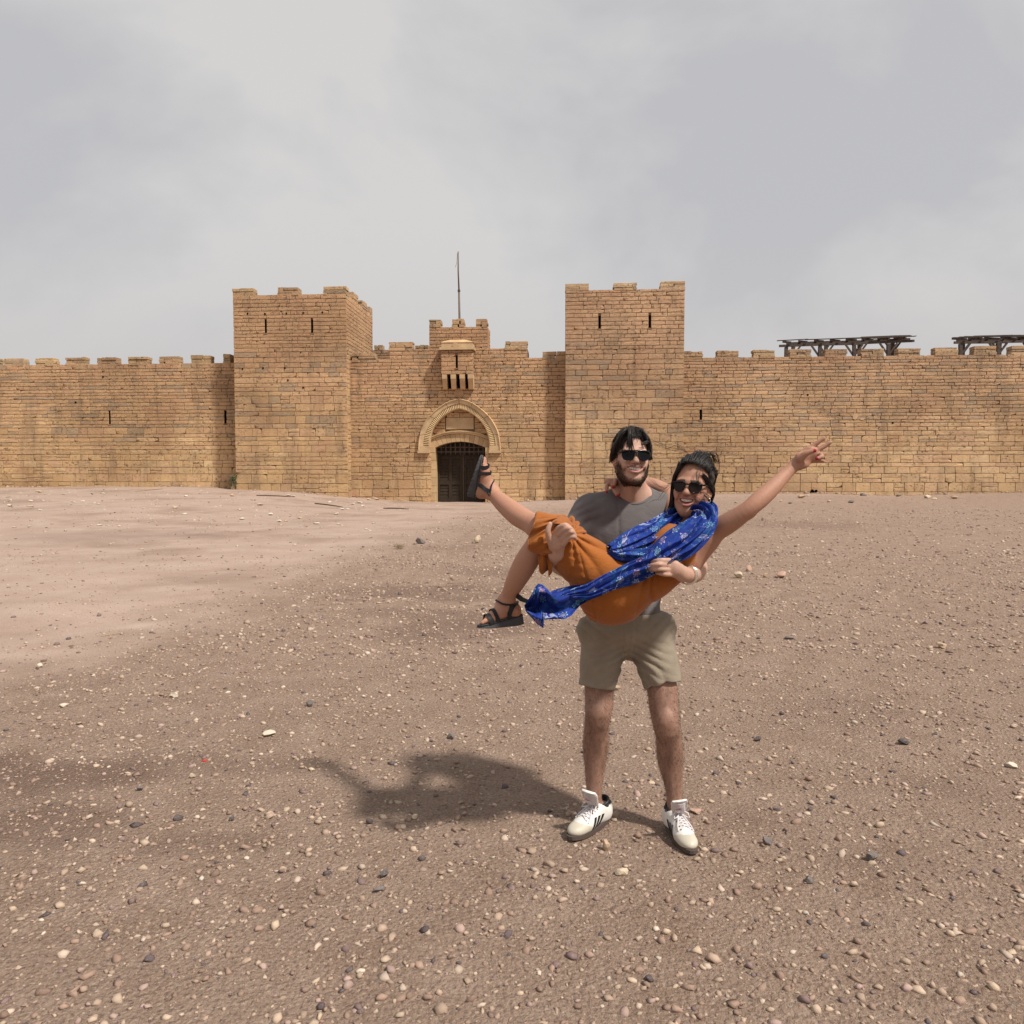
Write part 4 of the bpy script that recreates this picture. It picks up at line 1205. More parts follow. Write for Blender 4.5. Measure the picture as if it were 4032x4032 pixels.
# ================================================================== MAN
G0 = lambda x, y: (lambda d: np.array((0, 0, CAM_H)) + np.array(d) * (-CAM_H / d.z))(ray(x, y))
man = empty('person', (0.5, 3.2, 0)); tag(man, 'bearded man in grey t-shirt and khaki shorts carrying the woman, white sneakers', 'person')
HM = Head(Pn(2487, 1800, 3.285), (.02, -1, .05), (.025, .05, 1), 1.0, .925)
SM = (.0385, -.0465, -.0520, -.0650)
S = Sdf()
# trunk (under the shirt and shorts)
S.cone(Pn(2476, 2130, 3.37), Pn(2466, 2330, 3.35), .150, .135, .04, sq=((0, 1, 0), .62))
S.cone(Pn(2466, 2330, 3.35), Pn(2464, 2425, 3.32), .135, .135, .04, sq=((0, 1, 0), .66))
S.cone(Pn(2345, 2020, 3.385), Pn(2635, 2020, 3.385), .055, .055, .04)
S.cone(Pn(2490, 1955, 3.375), Pn(2350, 2010, 3.385), .055, .05, .05); S.cone(Pn(2490, 1955, 3.375), Pn(2630, 2005, 3.385), .055, .05, .05)
S.cone(Pn(2490, 1960, 3.37), Pn(2490, 2050, 3.375), .075, .12, .04, sq=((0, 1, 0), .7))
S.cone(HM.p(0, -.022, -.055), Pn(2490, 1968, 3.372), .060, .066, .025)
S.cone(HM.p(0, .022, -.105), Pn(2490, 1975, 3.315), .020, .020, .03)      # throat
S.cone(HM.p(.03, .0, -.10), Pn(2502, 1975, 3.325), .014, .012, .02); S.cone(HM.p(-.03, .0, -.10), Pn(2478, 1975, 3.325), .014, .012, .02)
head_sdf(S, HM, True, SM)
# legs
for L in (0, 1):
    if L == 0: J = [(2388, 2500, 3.31, .078), (2362, 2690, 3.265, .0665), (2358, 2775, 3.245, .060), (2354, 2815, 3.235, .0565), (2349, 2865, 3.255, .0535), (2346, 2935, 3.285, .0555), (2342, 3010, 3.29, .046), (2339, 3085, 3.285, .036), (2340, 3140, 3.28, .0335), (2343, 3190, 3.28, .036)]
    else: J = [(2554, 2500, 3.31, .078), (2603, 2690, 3.235, .0665), (2614, 2790, 3.205, .062), (2623, 2850, 3.185, .058), (2632, 2900, 3.205, .0545), (2638, 2965, 3.235, .0565), (2645, 3040, 3.245, .047), (2653, 3110, 3.24, .0365), (2656, 3165, 3.235, .034), (2655, 3215, 3.235, .036)]
    chainpx(S, J, .03)
    kx, ky, kY, _ = J[3]
    S.ell(Pn(kx + (-2 if L == 0 else 2), ky - 14, kY - .038), (.030, .022, .036), None, .03)    # kneecap
    S.ell(Pn(kx, ky + 34, kY - .030), (.018, .018, .020), None, .025)
    cx, cy, cY, _ = J[5]; sgn = -1 if L == 0 else 1
    S.ell(Pn(cx + sgn * 12, cy - 12, cY + .015), (.030, .034, .085), None, .03)
    S.ell(Pn(cx - sgn * 14, cy - 4, cY + .018), (.027, .034, .080), None, .03)
    ax, ay, aY, _ = J[8]
    for q in (-1, 1): S.ell(Pn(ax + q * 26, ay + 26, aY + .005), (.010, .014, .013), None, .014)
    heel, toe = (G0(2380, 3240), G0(2262, 3314)) if L == 0 else (G0(2640, 3262), G0(2722, 3366))
    S.chain([((heel + (toe - heel) * .2) + (0, 0, .055), .036), ((heel + (toe - heel) * .55) + (0, 0, .05), .034), ((heel + (toe - heel) * .8) + (0, 0, .035), .026)], .03)
# right arm (viewer's left): down behind the dress, forearm forward under her knees, hand wrapped over the thigh
chainpx(S, [(2330, 2025, 3.385, .060), (2290, 2095, 3.37, .050), (2255, 2170, 3.32, .045), (2222, 2228, 3.24, .043)], .025)
chainpx(S, [(2222, 2228, 3.24, .043), (2204, 2222, 3.08, .042), (2193, 2205, 2.93, .035), (2190, 2180, 2.850, .029)], .02)
S.cone(Pn(2190, 2178, 2.837), Pn(2197, 2134, 2.812), .028, .031, .018, sq=((0.25, 1, 0.1), .62))
chainpx(S, [(2194, 2150, 2.815, .021), (2190, 2118, 2.808, .016), (2192, 2100, 2.802, .012)], .010)
for pts in ([(2190, 2090, 2.794, .0094), (2203, 2076, 2.780, .0094), (2226, 2066, 2.772, .0088), (2243, 2076, 2.800, .0085)],
            [(2200, 2106, 2.790, .0094), (2218, 2088, 2.774, .0094), (2242, 2079, 2.766, .0090), (2256, 2092, 2.798, .0085)],
            [(2211, 2124, 2.790, .0090), (2231, 2102, 2.774, .0090), (2252, 2094, 2.766, .0086), (2264, 2107, 2.798, .0082)],
            [(2218, 2143, 2.794, .0110), (2238, 2120, 2.778, .0094), (2256, 2112, 2.772, .0086), (2267, 2123, 2.800, .0074)]):
    chainpx(S, pts, .0034)
chainpx(S, [(2180, 2150, 2.827, .020), (2164, 2122, 2.804, .0135), (2157, 2092, 2.792, .0112), (2166, 2063, 2.792, .0092)], .009)
# left arm (viewer's right): behind her back, hand round her ribs
chainpx(S, [(2640, 2030, 3.385, .060), (2690, 2110, 3.39, .050), (2728, 2180, 3.35, .045), (2742, 2236, 3.25, .043)], .025)
chainpx(S, [(2742, 2236, 3.25, .043), (2735, 2252, 3.08, .043), (2716, 2262, 2.93, .034), (2690, 2262, 2.845, .0285)], .02)
S.cone(Pn(2688, 2258, 2.84), Pn(2650, 2238, 2.800), .027, .033, .018, sq=((0.1, 1, 0.1), .55))
for pts in ([(2636, 2206, 2.795, .0094), (2610, 2206, 2.778, .0094), (2588, 2208, 2.786, .0086), (2570, 2213, 2.812, .0084)],
            [(2628, 2224, 2.787, .0094), (2598, 2222, 2.770, .0094), (2574, 2225, 2.780, .0088), (2555, 2230, 2.806, .0084)],
            [(2630, 2243, 2.787, .0090), (2602, 2241, 2.772, .0090), (2578, 2241, 2.784, .0094), (2561, 2243, 2.81, .0082)],
            [(2640, 2262, 2.795, .0094), (2618, 2261, 2.782, .0094), (2600, 2258, 2.79, .0084), (2586, 2255, 2.81, .0074)],
            [(2672, 2232, 2.83, .019), (2657, 2205, 2.84, .0135), (2645, 2185, 2.865, .0115), (2635, 2172, 2.885, .0095)]):
    chainpx(S, pts, .0034)
def man_col(v):
    c = np.tile(np.array((.475, .290, .218), np.float32), (len(v), 1))
    q = HM.loc(v); x, y, z = q.T
    hd = (np.abs(x) < .1) & (np.abs(y) < .13) & (z > -.14) & (z < .14)
    # legs and forearms a little darker and hairier
    leg = v[:, 2] < .72
    n = vnoise3(v * (60, 60, 14))
    c[leg] = np.array((.275, .158, .114)) * (.74 + .46 * n[leg])[:, None]
    arm_ = (~hd) & (v[:, 2] > .9) & ((v[:, 0] < .27) | (v[:, 0] > .66)); c[arm_] = (.455, .272, .200)
    # lips
    lip = hd & (np.abs(x) < .040) & (y > .072) & (z < -.044 - .0 + 0) & (z > -.078)
    zz = z - (SM[1] - (SM[1] - (SM[2] + SM[3]) / 2)) 
    t = np.clip(np.abs(x) / .0355, 0, 1)
    up = SM[2] + .0048 + (SM[1] - SM[2] - .003) * t * t; lo_ = SM[3] - .0058 + (SM[1] - SM[3] + .004) * t * t
    inl = lip & (z < up + .004) & (z > lo_ - .005)
    c[inl] = (.43, .205, .170)
    ins = lip & (z < up - .0045) & (z > lo_ + .005) & (y < .1)
    # cheeks and nose
    for s_ in (-1, 1):
        d = np.sqrt((x - s_ * .042) ** 2 + (y - .07) ** 2 + (z + .03) ** 2); w = np.clip(1 - d / .035, 0, 1)[:, None] * .35
        c = c * (1 - w * hd[:, None]) + np.array((.50, .22, .17)) * w * hd[:, None]
    # stubble over the beard area
    b = beard_w(q) * hd
    c = c * (1 - .8 * b[:, None]) + np.array((.06, .036, .024)) * .8 * b[:, None]
    ear = hd & (np.abs(x) > .072); c[ear] = (.52, .26, .20)
    return c
def beard_w(q):
    x, y, z = q.T
    ax = np.abs(x)
    line = np.interp(ax, [0, .018, .030, .045, .055, .062, .070], [-.093, -.091, -.086, -.071, -.050, -.026, -.014])
    jaw = np.clip((line - z) / .020, 0, 1) * np.clip((y + .004) / .012, 0, 1)
    side = 0 * z; chinbare = 0 * z
    mous = np.clip(1 - np.abs(z - (-.0435 - .10 * ax)) / .006, 0, 1) * (ax < .036) * (y > .07) * .55
    corner = np.clip(1 - np.hypot(ax - .047, (z + .060) * .6) / .012, 0, 1) * (y > .04)
    w = np.maximum(np.maximum(side, jaw * (1 - chinbare)), np.maximum(mous, corner * .45))
    t = np.clip(ax / .0355, 0, 1)
    lips = (ax < .037) & (z < -.048 + .003 * t) & (z > -.0765 + .024 * t * t) & (y > .07)
    w = np.where(lips, 0, w)
    return np.clip(w, 0, 1) * (z > -.128)
body_m = sdf_obj('body', S, SKIN, man, .0041, None, man_col)
teeth(HM, SM, man, TOOTH, 8)
# mouth interior stays dark because it is a real cavity; beard of short hairs rooted on the jaw
rng = np.random.default_rng(11)
mv = np.empty(len(body_m.data.vertices) * 3, np.float32); body_m.data.vertices.foreach_get('co', mv); mv = mv.reshape(-1, 3)
mn = np.empty(len(mv) * 3, np.float32); body_m.data.vertices.foreach_get('normal', mn); mn = mn.reshape(-1, 3)
sel = np.linalg.norm(mv - HM.c, axis=1) < .17
ql = HM.loc(mv[sel]); w = beard_w(ql); vs_, ns_ = mv[sel], mn[sel]
pick = rng.random(len(w)) < w * .85
def short_hairs(roots, nrm, down, lmin, lmax, rng, rep):
    roots = np.repeat(roots, rep, 0); nrm = np.repeat(nrm, rep, 0)
    K = len(roots); l = rng.uniform(lmin, lmax, (K, 1))
    roots = roots + rng.normal(0, .0011, (K, 3))
    t1 = nrm * .8 + down * .55 + rng.normal(0, .28, (K, 3)); t1 /= np.linalg.norm(t1, axis=1, keepdims=True)
    t2 = nrm * .25 + down * 1.0 + rng.normal(0, .3, (K, 3)); t2 /= np.linalg.norm(t2, axis=1, keepdims=True)
    return np.stack([roots - nrm * .001, roots + t1 * l * .5, roots + t1 * l * .5 + t2 * l * .55], 1)
pth = short_hairs(vs_[pick], ns_[pick], -HM.M[:, 2] + HM.M[:, 1] * .1, .003, .0068, rng, 2)
join_np('beard', [strands(man, '', None, pth, np.full(len(pth), .0007), np.full(len(pth), .00025), 3)], BEARD, man)
lg = (mv[:, 2] < .66) & (mv[:, 2] > .13); li = np.flatnonzero(lg); li = rng.choice(li, 5200)
lp_ = short_hairs(mv[li], mn[li], np.array((0, 0, -1.0)), .006, .013, rng, 1)
join_np('leg_hair', [strands(man, '', None, lp_, np.full(len(lp_), .00045), np.full(len(lp_), .00015), 3)], BEARD, man)
# hair: combed cap of overlapping locks
def hair_paths(H, rng, K, start, bound, lift, m=9, jit=.012, swirl=.0, r=(.079, .099, .090), c=(0, -.014, .036), over=.0):
    """locks run over the skull from the parting to the hairline; bound(a) -> height of the hairline at azimuth a (0 = face)"""
    out = []
    for k in range(K):
        a = rng.uniform(-math.pi, math.pi)
        zb = bound(a) + rng.normal(0, .010)
        s0 = np.array(start) + rng.normal(0, 1, 3) * (.022, .030, .004)
        el1 = math.asin(np.clip((zb - c[2]) / r[2], -1, 1))
        d0 = (s0 - c) / r; d0 /= np.linalg.norm(d0)
        a1 = a + swirl
        d1 = np.array((math.sin(a1) * math.cos(el1), math.cos(a1) * math.cos(el1), math.sin(el1)))
        om = math.acos(np.clip(d0 @ d1, -1, 1)) + 1e-4
        t = np.linspace(0, 1, m); ex = 1 + rng.uniform(0, over)
        t = t * ex
        path = (np.sin((1 - t) * om)[:, None] * d0 + np.sin(t * om)[:, None] * d1) / math.sin(om)
        lf = 1 + lift * np.sin(np.clip(t, 0, 1) * math.pi * .8)[:, None] * rng.uniform(.3, 1.1)
        p = np.array(c) + path * np.array(r) * lf
        p = p + np.cumsum(rng.normal(0, jit / m, (m, 3)), 0)
        out.append(p)
    out = [o for o in out if not ((o[:, 1] > .045) & (o[:, 2] < .066) & (np.abs(o[:, 0] - .006) < .056)).any()]
    return H.pv(np.array(out).reshape(-1, 3)).reshape(len(out), m, 3)
def man_bound(a):
    x = math.sin(a); f = math.cos(a)
    if f > .35:                                  # over the forehead: long on the viewer's left
        return .088 + (-.045 if x < -.60 else 0) + (-.040 if x > .74 else 0)
    if f > -.25: return .004
    return -.040
cap = Sdf()
cap.ell(HM.p(0, -.020, .042), (.084, .098, .089), HM.M, .02)
cap.ell(HM.p(0, -.045, -.005), (.074, .060, .075), HM.M, .03)
for q in (-1, 1): cap.cone(HM.p(q * .074, .010, .045), HM.p(q * .080, -.012, -.004), .016, .010, .02)
cap._add('s', .012, lambda p: (lambda q: -np.minimum(q[..., 1] - (.042 - .25 * np.maximum(np.abs(q[..., 0]) - .05, 0)), (.070 - .20 * np.abs(q[..., 0])) - q[..., 2]))(HM.loc(p).astype(np.float32)), HM.c - .2, HM.c + .2)
cap._add('s', .010, lambda p: (lambda q: -np.minimum(q[..., 1] + .035, -.008 - q[..., 2]))(HM.loc(p).astype(np.float32)), HM.c - .2, HM.c + .2)
cv, cq = cap.mesh(.004, lambda p: (.004 * np.sin(70 * p[..., 0] + 40 * p[..., 2] + 6 * vnoise3(p * 30))).astype(np.float32))
K = 640
p1 = hair_paths(HM, rng, K, (.018, -.02, .128), man_bound, .035, 10, .016, 0, (.080, .101, .089), over=.03)
K = len(p1); K2 = 1900
p2 = hair_paths(HM, rng, K2, (.018, -.02, .130), man_bound, .05, 10, .020, 0, (.081, .102, .090), over=.05)
K2 = len(p2)
def lock(H, pts): 
    return H.pv(np.array(pts))
fr = []
for k in range(20):                               # the fringe falling to the left over the glasses
    j = rng.normal(0, .004, 3); e = rng.uniform(0, 1)
    fr.append([(.02 - .02 * e, .03, .128), (-.01 - .02 * e, .082, .118), (-.022 - .012 * e, .104, .088), (-.026 - .014 * e, .110, .052 - .01 * e), (-.026 - .016 * e, .108, .016 + .02 * e)])
for k in range(14):                               # two thin strands crossing the bridge
    e = rng.uniform(0, 1)
    fr.append([(.0, .05, .125), (-.022, .098, .100), (-.024 + .004 * e, .112, .060), (-.016 + .004 * e, .116, .022), (.008 + .006 * e, .119, -.016 + .01 * e)] if k < 4 else [(.0, .05, .125), (-.020, .096, .100), (-.030 + .006 * e, .110, .065), (-.030 + .004 * e, .113, .035), (-.028 + .004 * e, .113, .010 + .012 * e)])
for k in range(60):                               # right side sweeping back over the ear
    e = rng.uniform(0, 1)
    fr.append([(.03, .055, .118), (.055, .074 - .01 * e, .085 - .01 * e), (.070 + .004 * e, .056 - .02 * e, .050), (.082 + .004 * e, .022 - .03 * e, .022), (.093 + .008 * e, -.006 - .03 * e, .004 - .014 * e)])
for k in range(60):                               # left side down to the ear
    e = rng.uniform(0, 1)
    fr.append([(-.03, .050, .118), (-.060, .066 - .02 * e, .085), (-.080, .042 - .03 * e, .050), (-.090, .016 - .03 * e, .012), (-.089 - .004 * e, -.004 - .03 * e, -.010 - .016 * e)])
for k in range(10):
    e = rng.uniform(0, 1)
    fr.append([(.03, .06, .112), (.050, .086, .082), (.056, .090, .064), (.044, .098, .056), (.030 - .01 * e, .103, .052 - .004 * e)])
fr = np.array(fr) + rng.normal(0, .0035, (len(fr), 1, 3)) + np.cumsum(rng.normal(0, .0012, (len(fr), 5, 3)), 1)
tt = np.linspace(0, 4, 12)
def spl(a): 
    i = np.clip(np.floor(tt).astype(int), 0, 3); f = (tt - i)[None, :, None]
    p0 = a[:, np.maximum(i - 1, 0)]; p1_ = a[:, i]; p2_ = a[:, i + 1]; p3 = a[:, np.minimum(i + 2, 4)]
    return .5 * ((2 * p1_) + (-p0 + p2_) * f + (2 * p0 - 5 * p1_ + 4 * p2_ - p3) * f * f + (-p0 + 3 * p1_ - 3 * p2_ + p3) * f ** 3)
frp = HM.pv(spl(fr).reshape(-1, 3)).reshape(len(fr), 12, 3)
join_np('hair', [(cv, cq), strands(None, '', None, p1, rng.uniform(.0018, .0038, K), np.full(K, .0005), 4), strands(None, '', None, p2, rng.uniform(.0007, .0014, K2), np.full(K2, .0003), 3),
                 strands(None, '', None, frp, np.r_[rng.uniform(.0010, .0022, 20), np.full(4, .0008), rng.uniform(.0010, .0016, 10), rng.uniform(.0014, .0030, 120), rng.uniform(.0010, .0016, 10)], np.full(len(fr), .0006), 5)], HAIRM, man)
# eyebrows peek over the glasses; sunglasses
def glasses(H, parent, lens_poly, lens_mat, frame_mat, y0, wrap, bar, label=None, rim=.0022):
    sub = None
    f = MB()
    yv = lambda x: y0 - wrap * x * x
    P3 = lambda x, z, d=0: H.p(x, yv(x) + d, z)
    for s_ in (-1, 1):
        poly = [(s_ * x, z) for x, z in lens_poly]
        n = len(poly)
        f.tube([P3(*poly[k % n]) for k in range(n + 1)], rim, 6, cap=False)
        f.tube([P3(s_ * bar[0], bar[1]), H.p(s_ * (bar[0] + .008), y0 - wrap * bar[0] ** 2 - .020, bar[1] - .001), H.p(s_ * .079, .0, bar[1] - .004), H.p(s_ * .080, -.025, bar[1] - .014)], [.0040, .0036, .003, .003], 6)
    for x0, z0, x1, z1, r in bar[2]:
        f.tube([P3(x0 + (x1 - x0) * t, z0 + (z1 - z0) * t) for t in np.linspace(0, 1, 5)], r, 7)
    fo = f.build('sunglasses', frame_mat, parent, smooth=True)
    if label: fo['label'] = label
    for s_ in (-1, 1):
        m = MB(); poly = [(s_ * x, z) for x, z in lens_poly]
        m.prism(poly, lambda x, z: P3(x, z, .001), lambda x, z: P3(x, z, -.002)); m.build('lens', lens_mat, fo)
lp = [(.0075, .0165), (.020, .0185), (.040, .0195), (.0605, .0185), (.0635, .012), (.0620, .000), (.0585, -.0125), (.053, -.0185), (.042, -.0215), (.028, -.0215), (.017, -.0180), (.011, -.0070)]
glasses(HM, man, lp, LENS, ACET, .1115, 4.4, (.064, .0135, [(-.063, .0185, .063, .0185, .0032), (-.011, .010, .011, .010, .004), (-.064, .012, -.050, .0165, .0045), (.064, .012, .050, .0165, .0045)]), 'black rectangular sunglasses')
# shirt
T = Sdf()
T.cone(Pn(2478, 2120, 3.37), Pn(2466, 2300, 3.35), .178, .152, .05, sq=((0, 1, 0), .66))
T.cone(Pn(2466, 2300, 3.35), Pn(2462, 2425, 3.325), .152, .160, .05, sq=((0, 1, 0), .70))
T.cone(Pn(2330, 2020, 3.385), Pn(2650, 2020, 3.385), .066, .066, .05)
T.cone(Pn(2490, 1962, 3.38), Pn(2345, 2008, 3.388), .058, .062, .05); T.cone(Pn(2490, 1962, 3.38), Pn(2635, 2003, 3.388), .058, .062, .05)
T.cone(Pn(2490, 1975, 3.375), Pn(2488, 2075, 3.375), .085, .150, .05, sq=((0, 1, 0), .72))
T.ell(Pn(2485, 2090, 3.335), (.150, .030, .085), None, .10)      # chest
sa, sb_ = Pn(2322, 2025, 3.385), Pn(2272, 2082, 3.372); T.cone(sa, sb_, .074, .068, .03, cap=True)
sc_, sd = Pn(2648, 2030, 3.385), Pn(2690, 2098, 3.38); T.cone(sc_, sd, .074, .068, .03, cap=True)
dv = (sb_ - sa); T.cone(sb_ - dv * .14, sb_ + dv * .3, .050, .058, .004, 's'); dv2 = sd - sc_; T.cone(sd - dv2 * .14, sd + dv2 * .3, .050, .058, .004, 's')
# neckline scooped, and hem cut level
nk = Pn(2492, 1945, 3.355)
T.ell(nk, (.076, .080, .062), None, .006, 's')
T.half(Pn(2462, 2432, 3.33), (0, 0, -1), k=.004)
def shirt_disp(p):
    x, y, z = p[..., 0], p[..., 1], p[..., 2]
    cxm = (2444 - 2016) / FPX * 3.3
    fold = np.exp(-((x - cxm + .012 + .015 * (z - 1.3)) / .006) ** 2) * np.clip((1.47 - z) / .05, 0, 1) * (y < 3.36) * .0035
    n = vnoise3(np.stack([x * 7 + z * 5, y * 7, z * 9 - x * 4], -1)) - .5
    n2 = vnoise3(np.stack([x * 3.2 + 5, y * 3, z * 3.2], -1))
    cr_ = lambda t: 1 - 2 * np.abs(np.sin(t)) ** .8
    drag = cr_((x - cxm) * 16 + z * 20 + 4 * n + 6 * n2) * .0016 * (.2 + 1.2 * n2) * np.clip((1.42 - z) / .2, 0, 1)
    arm = cr_(x * 42 - z * 60 + 4 * n) * .0030 * np.exp(-((x - .34) / .07) ** 2 - ((z - 1.36) / .10) ** 2)
    return (fold * 1.4 + n * .009 + (n2 - .5) * .010 + drag * 1.25 + arm).astype(np.float32)
sdf_obj('t_shirt', T, SHIRT, man, .0052, shirt_disp)
m = MB(); ring = []
cN = HM.c
for k in range(37):
    a = 2 * math.pi * k / 36; sx, sy = math.cos(a), math.sin(a)       # sy<0: front
    base = Pn(2491, 1955, 3.362)
    fr_ = max(0., (1 - sy) / 2)
    ring.append(base + np.array((sx * .079, sy * .066 - .004 + .010 * 0, .020 - .052 * fr_ ** 1.5 + .012 * abs(sx) ** 2)))
m.tube(ring, .0085, 8, cap=False); m.build('collar', SHIRT, man, smooth=True)
m = MB(); neck = []
for k in range(25):
    a = math.pi + math.pi * k / 24; sx, sy = math.cos(a), math.sin(a); fr_ = max(0., -sy)
    neck.append(Pn(2491, 1955, 3.355) + np.array((sx * .069, sy * .058, .020 - .045 * fr_ ** 1.6)))
m.tube(neck, .0016, 6); tag(m.build('necklace', CORD, man), 'thin dark cord necklace')
# shorts
K_ = Sdf()
K_.cone(Pn(2462, 2395, 3.33), Pn(2463, 2450, 3.32), .140, .164, .04, sq=((0, 1, 0), .70))
K_.ell(Pn(2464, 2482, 3.315), (.188, .130, .076), None, .04)
kl = [(2381, 2480, 3.31), (2350, 2706, 3.255)]; kr = [(2556, 2480, 3.31), (2611, 2698, 3.225)]
for a, b in (kl, kr):
    pa, pb = Pn(*a), Pn(*b); K_.cone(pa, pb, .103, .0800, .022, cap=True)
    d = pb - pa; K_.cone(pb - d * .07, pb + d * .2, .064, .069, .004, 's')
K_.ell(Pn(2300, 2480, 3.30), (.032, .05, .045), None, .04); K_.ell(Pn(2632, 2467, 3.30), (.030, .05, .05), None, .04)     # pocket bulges
K_.half(Pn(2462, 2402, 3.33), (0, 0, 1), k=.004)
for a, b in (((2290, 2450, 3.215), (2312, 2515, 3.205)), ((2628, 2440, 3.215), (2648, 2500, 3.235))): K_.cone(Pn(*a), Pn(*b), .004, .004, .006, 's')
def shorts_disp(p):
    x, y, z = p[..., 0], p[..., 1], p[..., 2]
    cr = (2468 - 2016) / FPX * 3.3
    dx = np.abs(x - cr)
    n = vnoise3(np.stack([x * 6, y * 6, z * 8], -1))
    n2 = vnoise3(np.stack([x * 3 + 4, y * 3, z * 3], -1))
    cr_ = lambda t: 1 - 2 * np.abs(np.sin(t)) ** .8
    wv = cr_(z * 82 + dx * 30 + 5 * n + 3 * n2) * .0048 * np.exp(-((z - .765) / .085) ** 2) * np.exp(-((dx - .05) / .10) ** 2) * (.3 + 1.3 * n2)
    w2 = cr_(x * 24 + z * 30 * np.sign(x - cr) + 6 * n) * .0034 * np.clip((.80 - z) / .1, 0, 1) * (.3 + 1.2 * n2) + cr_(z * 60 - dx * 50 + 5 * n) * .0032 * np.exp(-((z - .90) / .05) ** 2) * np.clip((dx - .05) / .05, 0, 1)
    fly = -.0045 * (np.abs(x - cr + .004) < .021) * (z > .80) * (y < 3.3)
    seam = .004 * np.exp(-((x - cr) / .0035) ** 2) * (z < .88) * (y < 3.35)
    hem = .0025 * np.exp(-((z - .675) / .003) ** 2)
    return (wv * 1.25 + w2 * 1.2 + fly + seam + hem + (n - .5) * .008).astype(np.float32)
sdf_obj('shorts', K_, SHORTS, man, .0048, shorts_disp)
m = MB(); a = Pn(2487, 2418, 3.20); m.tube([a, a + np.array((0, -.006, 0))], .008, 10); m.build('button', SHORTS, man)

# sneakers
def sneaker(heel, toe, tongue_px, label, flip, lean):
    ax = toe - heel; ax[2] = 0; Ln = .288; ax = ax / np.linalg.norm(ax)
    mid = (heel + toe) / 2; heel = mid - ax * Ln / 2; 
    lat = np.array((ax[1], -ax[0], 0)); up = np.array((0, 0, 1.0))     # lat: viewer-ish right when the toe points at the viewer
    heel = np.array((heel[0], heel[1], float(ground_z(heel[0] + ax[0] * .14, heel[1] + ax[1] * .14)) + .004))
    q = lambda x, y, z: heel + ax * x + lat * y + up * z
    Mx = np.stack([ax, lat, up], 1)
    s_ = Sdf()
    s_.ell(q(.048, 0, .050), (.048, .037, .050), Mx, .02); s_.cone(q(.045, 0, .052), q(.165, .002, .040), .037, .038, .03)
    s_.ell(q(.215, .004, .034), (.069, .0435, .030), Mx, .03); s_.cone(q(.080, 0, .078), q(.185, .003, .046), .032, .029, .03)
    s_.ell(q(.03, 0, .080), (.030, .030, .028), Mx, .02)
    s_.half(q(0, 0, .020), -up, k=.004)
    s_.cone(q(.058, 0, .075), q(.052, 0, .16), .034, .040, .006, 's')
    def colf(v):
        l = (v - heel) @ Mx; x, y, z = l.T
        c = np.tile(np.array((.66, .63, .59), np.float32), (len(v), 1))
        wing = (x > .205 - .9 * np.maximum(np.abs(y) - .012, 0)) & (z < .062 + .0 * x); tip = (x > .232) | (wing & (z < .030 + .55 * (x - .165)))
        c[tip] = (.50, .455, .37)
        c[(x < .045) & (z > .088)] = (.02, .02, .022)
        return c * (.92 + .12 * vnoise3(v * 45))[:, None]
    root = sdf_obj('sneaker', s_, SHOE, man, .0035, None, colf); root['label'] = label
    m = MB(); n = 28; out = []
    for k in range(n):
        t = 2 * math.pi * k / n; x = .144 + .150 * math.cos(t); wd = .0445 if x > .16 else .0365 + .008 * max(0, (x - .03) / .13)
        y = wd * (abs(math.sin(t)) ** .75) * (1 if math.sin(t) > 0 else -1) + .003 * (x / .28)
        out.append((x, y))
    m.prism(out, lambda x, y: q(x, y, .021 if x < .24 else .024), lambda x, y: q(x, y * .98, .002 + max(0, x - .23) * .12)); m.build('sole', RUBBER, root)
    def hit(p, dirn, far=.09):
        """first point of the upper met when coming in along dirn"""
        t = 0.0; p = np.array(p, float); dirn = np.array(dirn, float)
        for _ in range(60):
            v = float(s_.value((p + dirn * t)[None].astype(np.float32), np.full(3, -1e3), np.full(3, 1e3))[0])
            if v < .0006: break
            t += min(max(v * .7, .0005), .02)
            if t > far: break
        return p + dirn * t
    for side in (-1, 1):
        for k in range(3):
            m = MB(); x0 = .100 + k * .026; vs, fs = [], []; nn = 7
            for j in range(nn):
                tz = j / (nn - 1); z = .028 + .040 * tz; x = x0 + .030 * (1 - tz)
                for dx_ in (-.0068, .0068):
                    h = hit(q(x + dx_, side * .085, z), -lat * side); vs += [h + lat * side * .0022, h - lat * side * .003]
            for j in range(nn - 1): fs += [(j * 4 + a_, j * 4 + b_, j * 4 + 4 + b_, j * 4 + 4 + a_) for a_, b_ in ((0, 2), (2, 3), (3, 1), (1, 0))]
            fs += [(0, 2, 3, 1), (nn * 4 - 4, nn * 4 - 3, nn * 4 - 1, nn * 4 - 2)]
            m.add(vs, fs); m.build('stripe', STRIPE, root)
    # laces: crossings and a bow
    m = MB(); e = MB()
    top = lambda x, y, o=.003: hit(q(x, y, .17), -up, .16) + up * o
    for k in range(6):
        x = .205 - k * .0165
        for s2 in (-1, 1):
            m.tube([top(x, s2 * .021, .0005), top(x - .004, s2 * .010), top(x - .009, 0, .0045), top(x - .014, -s2 * .012), top(x - .0165, -s2 * .021, .0005)], .0030, 6)
            hq = top(x, s2 * .024, 0); e.tube([hq, hq + up * .0012], .0028, 8)
    b = top(.122, 0, .008)
    for s2 in (-1, 1):
        m.tube([b, b + lat * s2 * .014 + ax * .010 + up * .010, b + lat * s2 * .032 + ax * .022 + up * .004, b + lat * s2 * .034 + ax * .036 - up * .010, b + lat * s2 * .018 + ax * .030 - up * .006, b + lat * s2 * .003 + ax * .008], .0030, 6)
        m.tube([b, b + lat * s2 * .010 + ax * .020 - up * .002, top(.185, s2 * .030, .004), top(.205, s2 * .034, .003)], .0027, 6)
    m.tube([b - lat * .008 + ax * .002, b + ax * .004 + up * .003, b + lat * .008 + ax * .002], .0045, 7)
